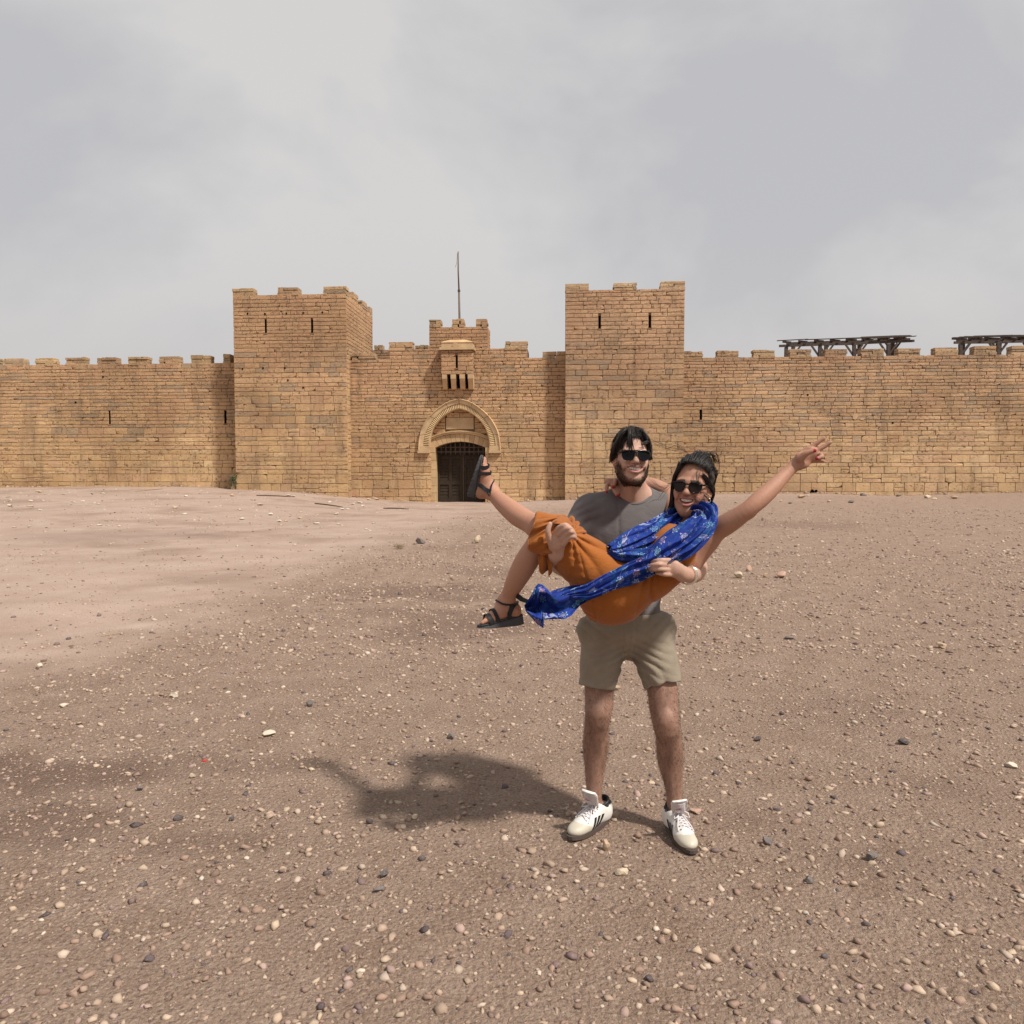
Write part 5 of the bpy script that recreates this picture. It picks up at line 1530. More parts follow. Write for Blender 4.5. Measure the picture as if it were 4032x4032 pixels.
    m.build('lace', LACE, root); e.build('eyelet', STRIPE, root)
    # big folded tongue standing up in front of the shin
    t0 = q(.118, 0, .098); tt_ = np.array(tongue_px); d = tt_ - t0; L = np.linalg.norm(d); d /= L
    side = lat + lean * up; side -= d * (side @ d); side /= np.linalg.norm(side); nr = np.cross(side, d); nr *= np.sign(nr @ ax)
    pl = [(-.024, -.01), (.024, -.01), (.033, L * .45), (.036, L * .80), (.030, L * .95), (.010, L), (-.012, L), (-.030, L * .95), (-.036, L * .80), (-.033, L * .45)]
    m = MB(); bend = lambda y: .014 * math.sin(max(0, y) / L * 2.4)
    m.prism(pl, lambda x, y: t0 + side * x + d * y + nr * (.006 + bend(y) - 9 * x * x), lambda x, y: t0 + side * x + d * y + nr * (bend(y) - 9 * x * x), (.72, .69, .65)); to = m.build('tongue', SHOE, root, tint=True)
    m = MB()
    for k in range(11):
        y = L * (.30 + .055 * k)
        m.tube([t0 + side * x + d * y + nr * (.0062 + bend(y) - 9 * x * x) for x in (-.023, -.011, 0, .011, .023)], .0013, 4)
    m.tube([t0 + side * x * .9 + d * (y * .985 + .001) + nr * (.0066 + bend(y) - 8 * x * x) for x, y in pl[2:]], .0020, 5)
    m.build('ribbing', LACE, to)
    lx, ly = .008 * flip, L * .62; hw_, hh_ = .0115, .0120
    m = MB(); m.prism([(lx - hw_, ly - hh_), (lx + hw_, ly - hh_), (lx + hw_, ly + hh_), (lx - hw_, ly + hh_)], lambda x, y: t0 + side * x + d * y + nr * (.0088 + bend(y) - 9 * x * x), lambda x, y: t0 + side * x + d * y + nr * (.003 + bend(y))); lb = m.build('tongue_label', PINK, to)
    cu = bpy.data.curves.new('word', 'FONT'); cu.body = 'adidas'; cu.size = .0088; cu.align_x = 'CENTER'; cu.align_y = 'CENTER'; cu.extrude = .0003
    tmp = bpy.data.objects.new('word', cu); COL.objects.link(tmp)
    me = bpy.data.meshes.new_from_object(tmp); bpy.data.objects.remove(tmp)
    sx = side if side[0] > 0 else -side
    Tm = Matrix(((sx[0], d[0], nr[0], 0), (sx[1], d[1], nr[1], 0), (sx[2], d[2], nr[2], 0), (0, 0, 0, 1))); pos_ = t0 + side * lx + d * ly + nr * (.0096 + bend(ly)); Tm.translation = Vector(pos_)
    me.transform(Tm); me.materials.clear(); link('lettering', me, STRIPE, lb).matrix_parent_inverse = Matrix.Identity(4)
    # dark sock edge
    m = MB(); m.tube([q(.052 + .030 * math.cos(2 * math.pi * k / 20), .030 * math.sin(2 * math.pi * k / 20), .100 + .012 * math.cos(2 * math.pi * k / 20 + 3.14)) for k in range(21)], .006, 6, cap=False); m.build('sock', STRIPE, root)
sneaker(G0(2380, 3240), G0(2262, 3314), Pn(2319, 3108, 3.16), 'white sneaker with black stripes, turned to the left', 1, -.2)
sneaker(G0(2640, 3262), G0(2722, 3366), Pn(2674, 3144, 3.11), 'white sneaker with black stripes, turned to the right', 1, .1)

# ================================================================== WOMAN
wom = empty('person', (0.45, 2.95, 1.0)); tag(wom, 'laughing woman in rust orange dress held in the man\'s arms, one arm raised', 'person')
HW = Head(Pn(2726, 1917, 3.03), (-.42, -.90, .02), (.10, -.02, .99), .985, .91)
SW = (.0315, -.0500, -.0515, -.0690)
S = Sdf()
S.cone(Pn(2655, 2175, 3.02), Pn(2550, 2270, 3.01), .105, .082, .05, sq=((0, 1, 0), .85)); S.cone(Pn(2550, 2270, 3.01), Pn(2432, 2335, 2.99), .082, .110, .05)
S.ell(Pn(2422, 2350, 3.0), (.118, .115, .105), None, .04)
S.cone(Pn(2655, 2175, 3.02), Pn(2720, 2090, 3.045), .10, .062, .05); S.cone(Pn(2672, 2075, 3.13), Pn(2772, 2120, 2.985), .045, .048, .05)
S.ell(Pn(2645, 2140, 2.97), (.055, .040, .055), None, .04)
S.cone(HW.p(0, -.020, -.06), Pn(2716, 2085, 3.045), .046, .050, .03); S.cone(HW.p(0, .015, -.100), Pn(2700, 2085, 3.0), .018, .018, .03)
head_sdf(S, HW, False, SW)
# raised left arm
S.cone(Pn(2775, 2125, 2.985), Pn(2712, 2200, 3.00), .050, .055, .04)
chainpx(S, [(2772, 2118, 2.985, .048), (2820, 2088, 2.96, .0435), (2880, 2052, 2.92, .0400), (2945, 2006, 2.885, .0325), (2990, 1968, 2.89, .0345), (3040, 1922, 2.91, .0315), (3095, 1866, 2.94, .0245), (3130, 1832, 2.95, .0225)], .022)
S.ell(Pn(2952, 2022, 2.89), (.018, .016, .015), None, .02)
S.cone(Pn(3138, 1826, 2.95), Pn(3188, 1790, 2.945), .023, .033, .016, sq=((.35, .9, .25), .55))
S.ell(Pn(3160, 1828, 2.94), (.026, .016, .018), None, .016)
S.ell(Pn(3158, 1795, 2.938), (.026, .014, .016), None, .014)
for pts in ([(3172, 1777, 2.948, .0112), (3197, 1759, 2.942, .0100), (3222, 1741, 2.936, .0092), (3245, 1725, 2.93, .0076)],
            [(3198, 1782, 2.942, .0112), (3224, 1769, 2.936, .0102), (3249, 1755, 2.932, .0094), (3270, 1742, 2.926, .0076)],
            [(3203, 1800, 2.942, .0108), (3228, 1790, 2.930, .0096), (3235, 1797, 2.906, .0086), (3216, 1806, 2.900, .0074)],
            [(3200, 1814, 2.944, .0100), (3219, 1815, 2.932, .0086), (3233, 1816, 2.922, .0078), (3245, 1817, 2.914, .0064)],
            [(3150, 1806, 2.925, .0165), (3172, 1787, 2.910, .0125), (3192, 1778, 2.902, .0098), (3209, 1774, 2.896, .0078)]):
    chainpx(S, pts, .005)
# right arm round his neck
chainpx(S, [(2675, 2070, 3.13, .046), (2662, 2020, 3.26, .042), (2640, 1962, 3.40, .036), (2628, 1940, 3.445, .034)], .02)
chainpx(S, [(2628, 1940, 3.445, .034), (2580, 1915, 3.468, .035), (2530, 1905, 3.475, .032), (2465, 1905, 3.46, .026), (2424, 1900, 3.41, .0225)], .018)
S.cone(Pn(2424, 1900, 3.41), Pn(2406, 1900, 3.335), .022, .030, .014, sq=((.3, .2, 1), .6))
for pts in ([(2418, 1892, 3.335, .0105), (2424, 1893, 3.305, .0092), (2420, 1905, 3.285, .0085), (2414, 1917, 3.277, .0070)],
            [(2410, 1898, 3.328, .0105), (2412, 1918, 3.296, .0094), (2422, 1937, 3.276, .0086), (2431, 1952, 3.268, .0072)],
            [(2416, 1905, 3.325, .0100), (2426, 1922, 3.294, .0090), (2434, 1936, 3.278, .0082), (2438, 1947, 3.272, .0068)],
            [(2398, 1903, 3.325, .0095), (2390, 1912, 3.298, .0084), (2388, 1926, 3.284, .0076), (2389, 1939, 3.278, .0064)],
            [(2434, 1905, 3.38, .012), (2444, 1912, 3.35, .0095), (2448, 1922, 3.325, .008)]):
    chainpx(S, pts, .005)
# legs
chainpx(S, [(2420, 2325, 2.97, .090), (2290, 2215, 2.935, .072), (2165, 2132, 2.925, .052), (2134, 2130, 2.935, .048)], .03)
chainpx(S, [(2134, 2130, 2.935, .048), (2096, 2174, 2.945, .0455), (2065, 2225, 2.96, .047), (2030, 2290, 2.98, .040), (2003, 2345, 3.005, .030), (1990, 2376, 3.02, .0275)], .025)
chainpx(S, [(2420, 2305, 3.08, .090), (2290, 2190, 3.06, .072), (2160, 2095, 3.035, .053), (2124, 2078, 3.035, .049)], .03)
chainpx(S, [(2124, 2078, 3.035, .048), (2080, 2054, 3.09, .044), (2040, 2030, 3.15, .0455), (1990, 1990, 3.235, .040), (1950, 1953, 3.31, .032), (1933, 1934, 3.33, .029)], .025)
# feet: heel point, toe point, plantar normal
FEET = []
def foot(S, ankle, heel, toe, nrm, sgn):
    ax = toe - heel; L = np.linalg.norm(ax); ax = ax / L
    n = np.array(nrm, float); n -= ax * (n @ ax); n /= np.linalg.norm(n); up = -n; lat = np.cross(ax, up) * sgn
    sc = L / .235
    q = lambda x, y, z: heel + (ax * x + lat * y + up * z) * sc
    S.ell(q(.024, 0, .026), np.array((.028, .024, .028)) * sc, np.stack([ax, lat, up], 1), .02)
    S.cone(q(.030, 0, .036), ankle, .027 * sc, .028, .03)
    S.cone(ankle, q(.115, .004, .040), .029, .025 * sc, .03); S.cone(q(.030, 0, .024), q(.150, .002, .022), .025 * sc, .026 * sc, .025)
    S.cone(q(.115, .006, .036), q(.172, .008, .020), .025 * sc, .019 * sc, .025); S.cone(q(.160, -.020, .016), q(.172, .022, .018), .016 * sc, .018 * sc, .02)
    for k in range(5):
        y = .026 - k * .0125; x1 = .222 - .004 * k ** 1.6 * 1.2; r = (.0115, .0085, .0082, .0078, .0074)[k] * sc
        S.cone(q(.170, y * .95, .017), q(x1 - .018, y, .018), r, r * 1.0, .006); S.cone(q(x1 - .018, y, .018), q(x1, y, .012), r, r * .85, .004)
    for s_ in (-1, 1): S.ell(ankle + lat * s_ * .026 + n * .004, (.011, .011, .012), None, .014)
    FEET.append((q, sc, ax, lat, up))
foot(S, Pn(1932, 1930, 3.33), Pn(1873, 1952, 3.335), Pn(1900, 1797, 3.30), (-1, .06, -.17), 1)
foot(S, Pn(1990, 2376, 3.02), Pn(2046, 2420, 3.03), Pn(1884, 2462, 2.95), (-.10, -.15, -.98), -1)
NAILS = [Pn(3209, 1774, 2.892), Pn(3214, 1806, 2.897), Pn(2414, 1918, 3.272), Pn(2432, 1954, 3.264), Pn(2439, 1949, 3.268), Pn(2389, 1940, 3.274)]
def wom_col(v):
    c = np.tile(np.array((.375, .195, .130), np.float32), (len(v), 1))
    q = HW.loc(v); x, y, z = q.T
    hd = (np.abs(x) < .1) & (np.abs(y) < .13) & (z > -.14) & (z < .14)
    t = np.clip(np.abs(x) / SW[0], 0, 1)
    up = SW[2] + .0048 + (SW[1] - SW[2] - .003) * t * t; lo_ = SW[3] - .0058 + (SW[1] - SW[3] + .004) * t * t
    inl = hd & (np.abs(x) < .031) & (y > .072) & (z < up + .004) & (z > lo_ - .0055)
    for s_ in (-1, 1):
        d = np.sqrt((x - s_ * .040) ** 2 + (y - .07) ** 2 + (z + .034) ** 2); w = np.clip(1 - d / .034, 0, 1)[:, None] * .5 * hd[:, None]
        c = c * (1 - w) + np.array((.40, .135, .095)) * w
    c[inl] = (.34, .130, .105)
    brow = hd & (np.abs(z - .0235 + .25 * np.maximum(np.abs(x) - .03, 0)) < .0045) & (np.abs(x) > .012) & (np.abs(x) < .052) & (y > .05)
    c[brow] = (.05, .03, .025)
    for nl in NAILS:
        c[np.linalg.norm(v - nl, axis=1) < .0085] = (.30, .012, .022)
    leg = (v[:, 0] < .10) 
    c[leg] = c[leg] * np.array((1.10, 1.08, 1.06))
    return c
body_w = sdf_obj('body', S, SKIN, wom, .0040, None, wom_col)
teeth(HW, SW, wom, TOOTH, 8, .0115)
lw = [(.010, .012), (.018, .0165), (.032, .018), (.050, .0165), (.060, .0125), (.0615, .004), (.057, -.010), (.048, -.0195), (.036, -.0225), (.024, -.0205), (.0145, -.0120), (.0095, .001)]
glasses(HW, wom, lw, LENSB, ACET, .1080, 5.2, (.0625, .0125, [(-.011, .010, .011, .010, .003), (-.064, .0125, -.016, .0175, .0034), (.064, .0125, .016, .0175, .0034)]), 'dark round-bottomed sunglasses')
# hair pulled back from the face, wind-blown ends
rng = np.random.default_rng(23)
cap = Sdf()
cap.ell(HW.p(0, -.020, .040), np.array((.079, .098, .088)) * .985, HW.M, .02); cap.ell(HW.p(.0, -.060, -.015), (.066, .052, .066), HW.M, .03)
cap.ell(HW.p(.035, -.075, -.070), (.036, .036, .045), HW.M, .03)
cap._add('s', .010, lambda p: (lambda q: -np.minimum(q[..., 1] - (.022 - .7 * np.maximum(q[..., 2] - .055, 0)), .098 - .4 * np.abs(q[..., 0]) - q[..., 2]))(HW.loc(p).astype(np.float32)), HW.c - .2, HW.c + .2)
cap._add('s', .010, lambda p: (lambda q: -np.minimum(q[..., 1] + .030, .020 - q[..., 2]))(HW.loc(p).astype(np.float32)), HW.c - .2, HW.c + .2)
cv, cq = cap.mesh(.004, lambda p: (.003 * np.sin(60 * p[..., 0] + 70 * p[..., 2] + 6 * vnoise3(p * 30))).astype(np.float32))
hl = []
for k in range(640):                              # from the hairline over the crown to the nape, viewer's right
    a = rng.uniform(-1.25, 1.25); e = rng.uniform(0, 1); o = rng.normal(0, .003)
    x0 = .070 * math.sin(a); z0 = .040 + .058 * max(0, math.cos(a)) ** .8; y0 = .074 * max(.2, math.cos(a)) + .004
    hl.append([(x0, y0, z0), (x0 * 1.08 + .006, y0 * .55, z0 + .024 - abs(a) * .004 + o), (x0 * 1.12 + .012 * math.cos(a), -.020, .085 + .045 * math.cos(a) - .05 * (1 - math.cos(a)) + o), (x0 * .9 + .022, -.080, .040 + .03 * math.cos(a)), (.036 + rng.normal(0, .012), -.096 + rng.normal(0, .01), -.050 - .05 * e)])
n1 = len(hl)
for k in range(150):                              # right side above and behind the ear
    e, f = rng.uniform(0, 1, 2)
    hl.append([(.050 + .014 * e, .068 - .030 * e, .060 - .04 * e), (.074, .036 - .02 * e, .035 - .025 * e), (.084, -.002, .012 - .012 * f), (.086, -.038, -.004 - .03 * f), (.070 - .02 * f, -.068, -.040 - .07 * f)])
for k in range(58):                               # left side hanging by the cheek
    e, f = rng.uniform(0, 1, 2)
    hl.append([(-.040, .062, .088), (-.066 - .003 * f, .048, .052), (-.076 - .003 * f, .036 - .02 * f, .010), (-.074 - .014 * f, .030 - .03 * f, -.045), (-.070 - .040 * f * e, .028 - .04 * f, -.070 - .055 * e)])
n2 = len(hl)
for k in range(40):                               # fine strands blown across brow, cheek and sky
    e, f, g_ = rng.uniform(0, 1, 3)
    if k < 16: hl.append([(.040, .07, .085), (.030 + .02 * e, .097, .060), (.040 + .01 * f, .102, .030), (.055, .088, .004 - .02 * f), (.082, .02, -.026 - .03 * g_)])
    elif k < 21: hl.append([(.080, -.02, -.02 - .03 * e), (.074, .03, -.030 - .02 * f), (.064, .062, -.040 - .015 * g_), (.050, .080, -.042), (.038 - .02 * e, .094, -.040 + .01 * f)])
    elif k < 31: hl.append([(-.02, .03, .128), (-.05 - .02 * e, .03, .140 + .02 * f), (-.085 - .03 * e, .02, .140 + .03 * f), (-.12 - .04 * e, .02, .145 + .02 * g_), (-.16 - .06 * e, .02, .150 + .03 * f)])
    else: hl.append([(-.07, .04, .02), (-.09 - .02 * e, .05, -.01), (-.12 - .02 * f, .05, .0 - .07 * g_), (-.14 - .03 * e, .05, .015 - .09 * g_), (-.155 - .05 * e, .05, .05 - .14 * g_)])
n3 = len(hl)
for k in range(60):                               # tuft lifted on the crown
    e, f = rng.uniform(0, 1, 2)
    hl.append([(-.02 + .07 * e, .01, .118), (-.016 + .075 * e, -.005, .132), (-.004 + .08 * e, -.02, .138 + .012 * f), (.012 + .08 * e, -.035, .130 + .008 * f), (.030 + .07 * e, -.05, .108)])
hl = np.array(hl) + rng.normal(0, .0028, (len(hl), 1, 3)) + np.cumsum(rng.normal(0, .0016, (len(hl), 5, 3)), 1)
hp_ = HW.pv(spl(hl).reshape(-1, 3)).reshape(len(hl), 12, 3)
rr = np.r_[rng.uniform(.0012, .0030, n1), rng.uniform(.0012, .0032, n2 - n1), np.full(n3 - n2, .00042), np.full(60, .0009)]
join_np('hair', [(cv, cq), strands(None, '', None, hp_, rr, np.full(len(hl), .0005), 4)], HAIRW, wom)
m = MB(); ep = HW.p(.079, -.006, -.048); m.tube([ep + np.array((.006 * math.cos(t), 0, .008 * math.sin(t))) for t in np.linspace(0, 2 * math.pi, 14)], .0013, 5, cap=False); m.build('earring', SILVER, wom)

# dress
D_ = Sdf()
D_.cone(Pn(2640, 2180, 3.005), Pn(2545, 2268, 3.005), .118, .096, .05, sq=((0, 1, 0), .9)); D_.cone(Pn(2545, 2268, 3.005), Pn(2432, 2325, 2.985), .096, .122, .05)
D_.ell(Pn(2415, 2340, 2.995), (.126, .125, .108), None, .05)
D_.ell(Pn(2640, 2150, 2.965), (.070, .050, .066), None, .07)
D_.cone(Pn(2420, 2312, 2.95), Pn(2215, 2128, 2.895), .108, .078, .06); D_.cone(Pn(2410, 2290, 3.07), Pn(2205, 2110, 3.03), .105, .074, .06)
D_.cone(Pn(2395, 2352, 2.97), Pn(2240, 2205, 2.93), .085, .050, .06)
D_.cone(Pn(2640, 2180, 3.01), Pn(2700, 2225, 3.01), .085, .040, .04)
D_.cone(Pn(2215, 2130, 2.93), Pn(2175, 2105, 2.92), .062, .050, .03); D_.cone(Pn(2230, 2085, 2.98), Pn(2180, 2070, 2.98), .050, .044, .03)
D_.cone(Pn(2700, 2222, 2.975), Pn(2722, 2180, 2.96), .018, .012, .02); D_.cone(Pn(2705, 2228, 3.0), Pn(2790, 2150, 3.03), .014, .009, .015)
# loose folds of the hem round the knees
for a, b, r0, r1, k in [((2185, 2075, 2.95), (2122, 2075, 2.97), .048, .064, .015), ((2180, 2100, 2.90), (2108, 2118, 2.905), .040, .060, .012), ((2180, 2120, 2.87), (2108, 2140, 2.865), .024, .034, .010), ((2188, 2135, 2.875), (2140, 2160, 2.865), .026, .026, .010)]:
    D_.cone(Pn(*a), Pn(*b), r0, r1, k)
D_.cone(Pn(2110, 2070, 3.045), Pn(2070, 2048, 3.075), .056, .060, .006, 's')           # open cuff round the raised leg
D_.cone(Pn(2118, 2140, 2.905), Pn(2075, 2205, 2.94), .052, .054, .006, 's')
D_.half(Pn(2088, 2100, 2.95), np.array((-.95, 0, .25)), k=.006)
D_.half(Pn(2150, 2254, 2.92), np.array((-.1, 0, -1)), lo=Pn(2080, 2330, 2.7), hi=Pn(2190, 2230, 3.2), k=.004)
HNDR = Pn(2250, 2100, 2.85); HNDL = Pn(2600, 2240, 2.80)
def crease(t): return 1 - 2 * np.abs(np.sin(t)) ** .8          # rounded ridges with sharp valleys
def dress_disp(p):
    x, y, z = p[..., 0], p[..., 1], p[..., 2]
    n = vnoise3(np.stack([x * 9, y * 9, z * 9], -1)) - .5
    n2 = vnoise3(np.stack([x * 4 + 7, y * 4, z * 4], -1)) - .5
    dx, dz = x - HNDR[0], z - HNDR[2]; r = np.sqrt(dx * dx + dz * dz); ph = np.arctan2(dz, dx)
    w = crease(ph * 6.2 + 2.6 * n + 3 * n2 + r * 4) * .0085 * np.clip(r / .05, 0, 1) * np.exp(-(r / .20) ** 2) * np.clip((dx + .03) / .02, 0, 1) * (.45 + 1.1 * (n2 + .5))
    w += crease((x * .45 + z * .9) * 34 + 4 * n + 5 * n2) * .0042 * np.exp(-((x - .20) / .09) ** 2) * np.exp(-((z - 1.13) / .11) ** 2)
    ex, ez = x - HNDL[0], z - HNDL[2]; r2 = np.sqrt(ex * ex + ez * ez); ph2 = np.arctan2(ez, -ex)
    w += crease(ph2 * 7.5 + 2 * n + 2.5 * n2 + r2 * 8) * .0050 * np.exp(-((r2 - .09) / .09) ** 2) * np.clip((.04 - ex) / .03, 0, 1) * np.clip((.03 - ez) / .03, 0, 1)
    sx = (2322 - 2016) / FPX * 2.87
    ax_ = (x - sx) + .28 * (z - 1.12)
    w += .0050 * np.exp(-(ax_ / .0035) ** 2)
    w += crease(z * 95 + 4 * n) * .0026 * np.exp(-((ax_ + .020) / .018) ** 2)
    return (w + n * .006 + n2 * .008).astype(np.float32)
sdf_obj('dress', D_, DRESSM, wom, .0044, dress_disp)

# loose hem: cuff gathered under his hand, and a corner hanging below it
def cloth_sheet(name, inner, outer, y_in, y_out, amp, nf, mat, parent, ns=70, nt=22, thick=.0035, seed=0):
    A1, B1 = np.array(inner, float), np.array(outer, float)
    def cr_(a, n):
        t = np.linspace(0, len(a) - 1, n); i = np.clip(np.floor(t).astype(int), 0, len(a) - 2); f = (t - i)[:, None]
        g = lambda j: a[np.clip(j, 0, len(a) - 1)]
        return .5 * (2 * g(i) + (g(i + 1) - g(i - 1)) * f + (2 * g(i - 1) - 5 * g(i) + 4 * g(i + 1) - g(i + 2)) * f * f + (-g(i - 1) + 3 * g(i) - 3 * g(i + 1) + g(i + 2)) * f ** 3)
    A1, B1 = cr_(A1, ns), cr_(B1, ns); vs = []
    for off in (0, thick):
        for i in range(ns):
            for j in range(nt):
                s_, t_ = i / (ns - 1), j / (nt - 1)
                q = A1[i] * (1 - t_) + B1[i] * t_
                fold = amp * math.sin(nf * s_ * 6.283 + seed + 1.4 * t_) * (.25 + .75 * t_) + .4 * amp * math.sin(nf * 2.3 * s_ * 6.283 + 2 * seed) * (1 - .5 * t_)
                bulge = -.018 * math.sin(t_ * math.pi)
                vs.append(Pn(q[0], q[1], y_in + (y_out - y_in) * t_ + fold + bulge + off - (.0016 if (off == 0 and t_ > .86) else 0)))
    idx = np.arange(ns * nt).reshape(ns, nt); f4 = np.stack([idx[:-1, :-1], idx[:-1, 1:], idx[1:, 1:], idx[1:, :-1]], -1).reshape(-1, 4)
    rim = np.r_[idx[0, :], idx[1:, -1], idx[-1, -2::-1], idx[-2:0:-1, 0]]; o = ns * nt
    sd = np.stack([rim, np.roll(rim, -1), np.roll(rim, -1) + o, rim + o], -1)
    link(name, np_mesh(name, np.array(vs), np.concatenate([f4, f4[:, ::-1] + o, sd])), mat, parent)
cloth_sheet('hem', [(2206, 2034), (2178, 2050), (2160, 2072), (2154, 2098), (2160, 2126), (2168, 2152), (2180, 2178)], [(2117, 2040), (2098, 2076), (2083, 2112), (2080, 2138), (2097, 2174), (2138, 2178), (2177, 2184)], 2.835, 2.845, .011, 2.6, DRESSM, wom, seed=1)
cloth_sheet('hem', [(2116, 2166), (2136, 2166), (2156, 2168), (2178, 2170)], [(2123, 2250), (2136, 2262), (2158, 2246), (2160, 2270), (2174, 2254)], 2.875, 2.90, .012, 1.3, DRESSM, wom, seed=2.2)
cloth_sheet('hem', [(2190, 2034), (2215, 2030), (2240, 2040), (2256, 2072)], [(2170, 2060), (2200, 2062), (2228, 2066), (2250, 2084)], 2.92, 2.84, .009, 1.2, DRESSM, wom, seed=.4)
# sandals
def sandal(q, sc, ax, lat, up, label):
    m = MB(); out = []
    n = 30
    for k in range(n):
        t = 2 * math.pi * k / n; x = .113 + .128 * math.cos(t)
        wd = .030 + .011 * np.clip((x - .05) / .10, 0, 1); y = wd * (abs(math.sin(t)) ** .7) * (1 if math.sin(t) >= 0 else -1) + .004 * np.clip((x - .1) / .1, 0, 1)
        out.append((x, y))
    thick = lambda x: .050 - .028 * np.clip((x - .03) / .17, 0, 1) - .010 * np.clip((x - .20) / .04, 0, 1)
    nn = len(out)
    vs = [q(x, y, .003) for x, y in out] + [q(x, y * 1.02, -.006) for x, y in out] + [q(x * 1.0 + .001, y * 1.05, -thick(x) * .85) for x, y in out] + [q(x, y * 1.0, -thick(x)) for x, y in out]
    fs = [tuple(range(nn)), tuple(range(4 * nn - 1, 3 * nn - 1, -1))]
    for r in range(3): fs += [(r * nn + i, r * nn + (i + 1) % nn, (r + 1) * nn + (i + 1) % nn, (r + 1) * nn + i) for i in range(nn)]
    m.add(vs, fs); root = m.build('sandal', FOAM, wom); root['label'] = label
    m = MB(); m.tube([q(x, y * 1.045, -.004) for x, y in out + out[:1]], .0022 * sc, 5, cap=False); m.build('welt', BLEATH, root)
    m = MB()
    for k in range(9):
        x = .015 + k * .026
        for s_ in (-1, 1):
            pt = min(out, key=lambda o: abs(o[0] - x) + (0 if o[1] * s_ > 0 else 9))
            m.bar(q(pt[0], pt[1] * 1.06, -thick(pt[0]) * .98), q(pt[0] + .004, pt[1] * 1.06, -thick(pt[0]) * .80), .004, .003)
    m.build('tread_notches', RUBBER, root)
    def strap(name, pts, w):
        """flat band through local points, wide along the foot"""
        pts = np.array(pts, float); t_ = np.linspace(0, len(pts) - 1, 18)
        i = np.clip(np.floor(t_).astype(int), 0, len(pts) - 2); f = (t_ - i)[:, None]
        g_ = lambda j: pts[np.clip(j, 0, len(pts) - 1)]
        c = .5 * (2 * g_(i) + (g_(i + 1) - g_(i - 1)) * f + (2 * g_(i - 1) - 5 * g_(i) + 4 * g_(i + 1) - g_(i + 2)) * f * f + (-g_(i - 1) + 3 * g_(i) - 3 * g_(i + 1) + g_(i + 2)) * f ** 3)
        ctr = np.array((.09, 0, .02)); vs, fs = [], []
        for _ in range(4):
            for j in range(18):
                if c[j][2] < .012: continue
                o = c[j] - np.array((c[j][0] * .7 + .02, 0, .022)); o /= np.linalg.norm(o) + 1e-9
                v_ = float(S.value(np.array(q(*c[j]))[None].astype(np.float32), np.full(3, -1e3), np.full(3, 1e3))[0])
                c[j] = c[j] + o * np.clip(.0022 - v_, -.006, .012) / sc * .8
        for _ in range(2): c[1:-1] = c[1:-1] * .5 + (c[:-2] + c[2:]) * .25
        for j in range(18):
            d = c[min(j + 1, 17)] - c[max(j - 1, 0)]; d /= np.linalg.norm(d)
            o = c[j] - np.array((c[j][0], 0, .02)); o = o - d * (o @ d); o /= np.linalg.norm(o) + 1e-9
            s_ = np.cross(d, o)
            for a, b in ((-1, 0), (1, 0), (1, 1), (-1, 1)): vs.append(q(*(c[j] + s_ * a * w / 2 + o * b * .0032)))
        for j in range(17): fs += [(j * 4 + r, j * 4 + (r + 1) % 4, j * 4 + 4 + (r + 1) % 4, j * 4 + 4 + r) for r in range(4)]
        fs += [(3, 2, 1, 0), (68, 69, 70, 71)]
        m = MB(); m.add(vs, fs); m.build(name, BLEATH, root)
    strap('toe_strap', [(.178, -.043, -.004), (.180, -.040, .022), (.180, -.012, .041), (.180, .020, .043), (.178, .043, .022), (.176, .044, -.004)], .024)
    strap('middle_strap', [(.142, -.041, -.004), (.144, -.038, .026), (.146, -.012, .058), (.146, .016, .060), (.144, .039, .030), (.140, .041, -.004)], .019)
    strap('ankle_strap', [(.010, -.035, .070), (.050, -.045, .068), (.094, -.034, .080), (.108, .002, .092), (.094, .038, .080), (.050, .045, .068), (.010, .035, .070)], .016)
    strap('heel_strap', [(.078, -.038, -.002), (.060, -.037, .040), (.030, -.034, .062), (-.004, 0, .066), (.030, .034, .062), (.060, .037, .040), (.078, .038, -.002)], .017)
    for s_ in (-1, 1):
        strap('side_strap', [(.070, s_ * .038, -.002), (.074, s_ * .039, .022), (.060, s_ * .037, .044), (.055, s_ * .036, .062)], .020)
for a, lb in zip(FEET, ('black wedge sandal on the raised foot', 'black wedge sandal on the hanging foot')): sandal(*a, lb)
m = MB(); a = [Pn(2028, 2342, 2.985), Pn(2045, 2352, 2.965), Pn(2062, 2362, 2.95), Pn(2085, 2372, 2.94)]      # loose tie blowing out at the ankle
vs, fs = [], []
for j, p in enumerate(a):
    w = (.014, .017, .011, .010)[j]; s_ = np.array((-.25, .2, .9))
    vs += [p + s_ * w + (0, -.002, 0), p - s_ * w + (0, -.002, 0), p - s_ * w + (0, .004, 0), p + s_ * w + (0, .004, 0)]
for j in range(3): fs += [(j * 4 + r, j * 4 + (r + 1) % 4, j * 4 + 4 + (r + 1) % 4, j * 4 + 4 + r) for r in range(4)]
fs += [(3, 2, 1, 0), (12, 13, 14, 15)]
m.add(vs, fs); m.build('loose_strap', BLEATH, wom)

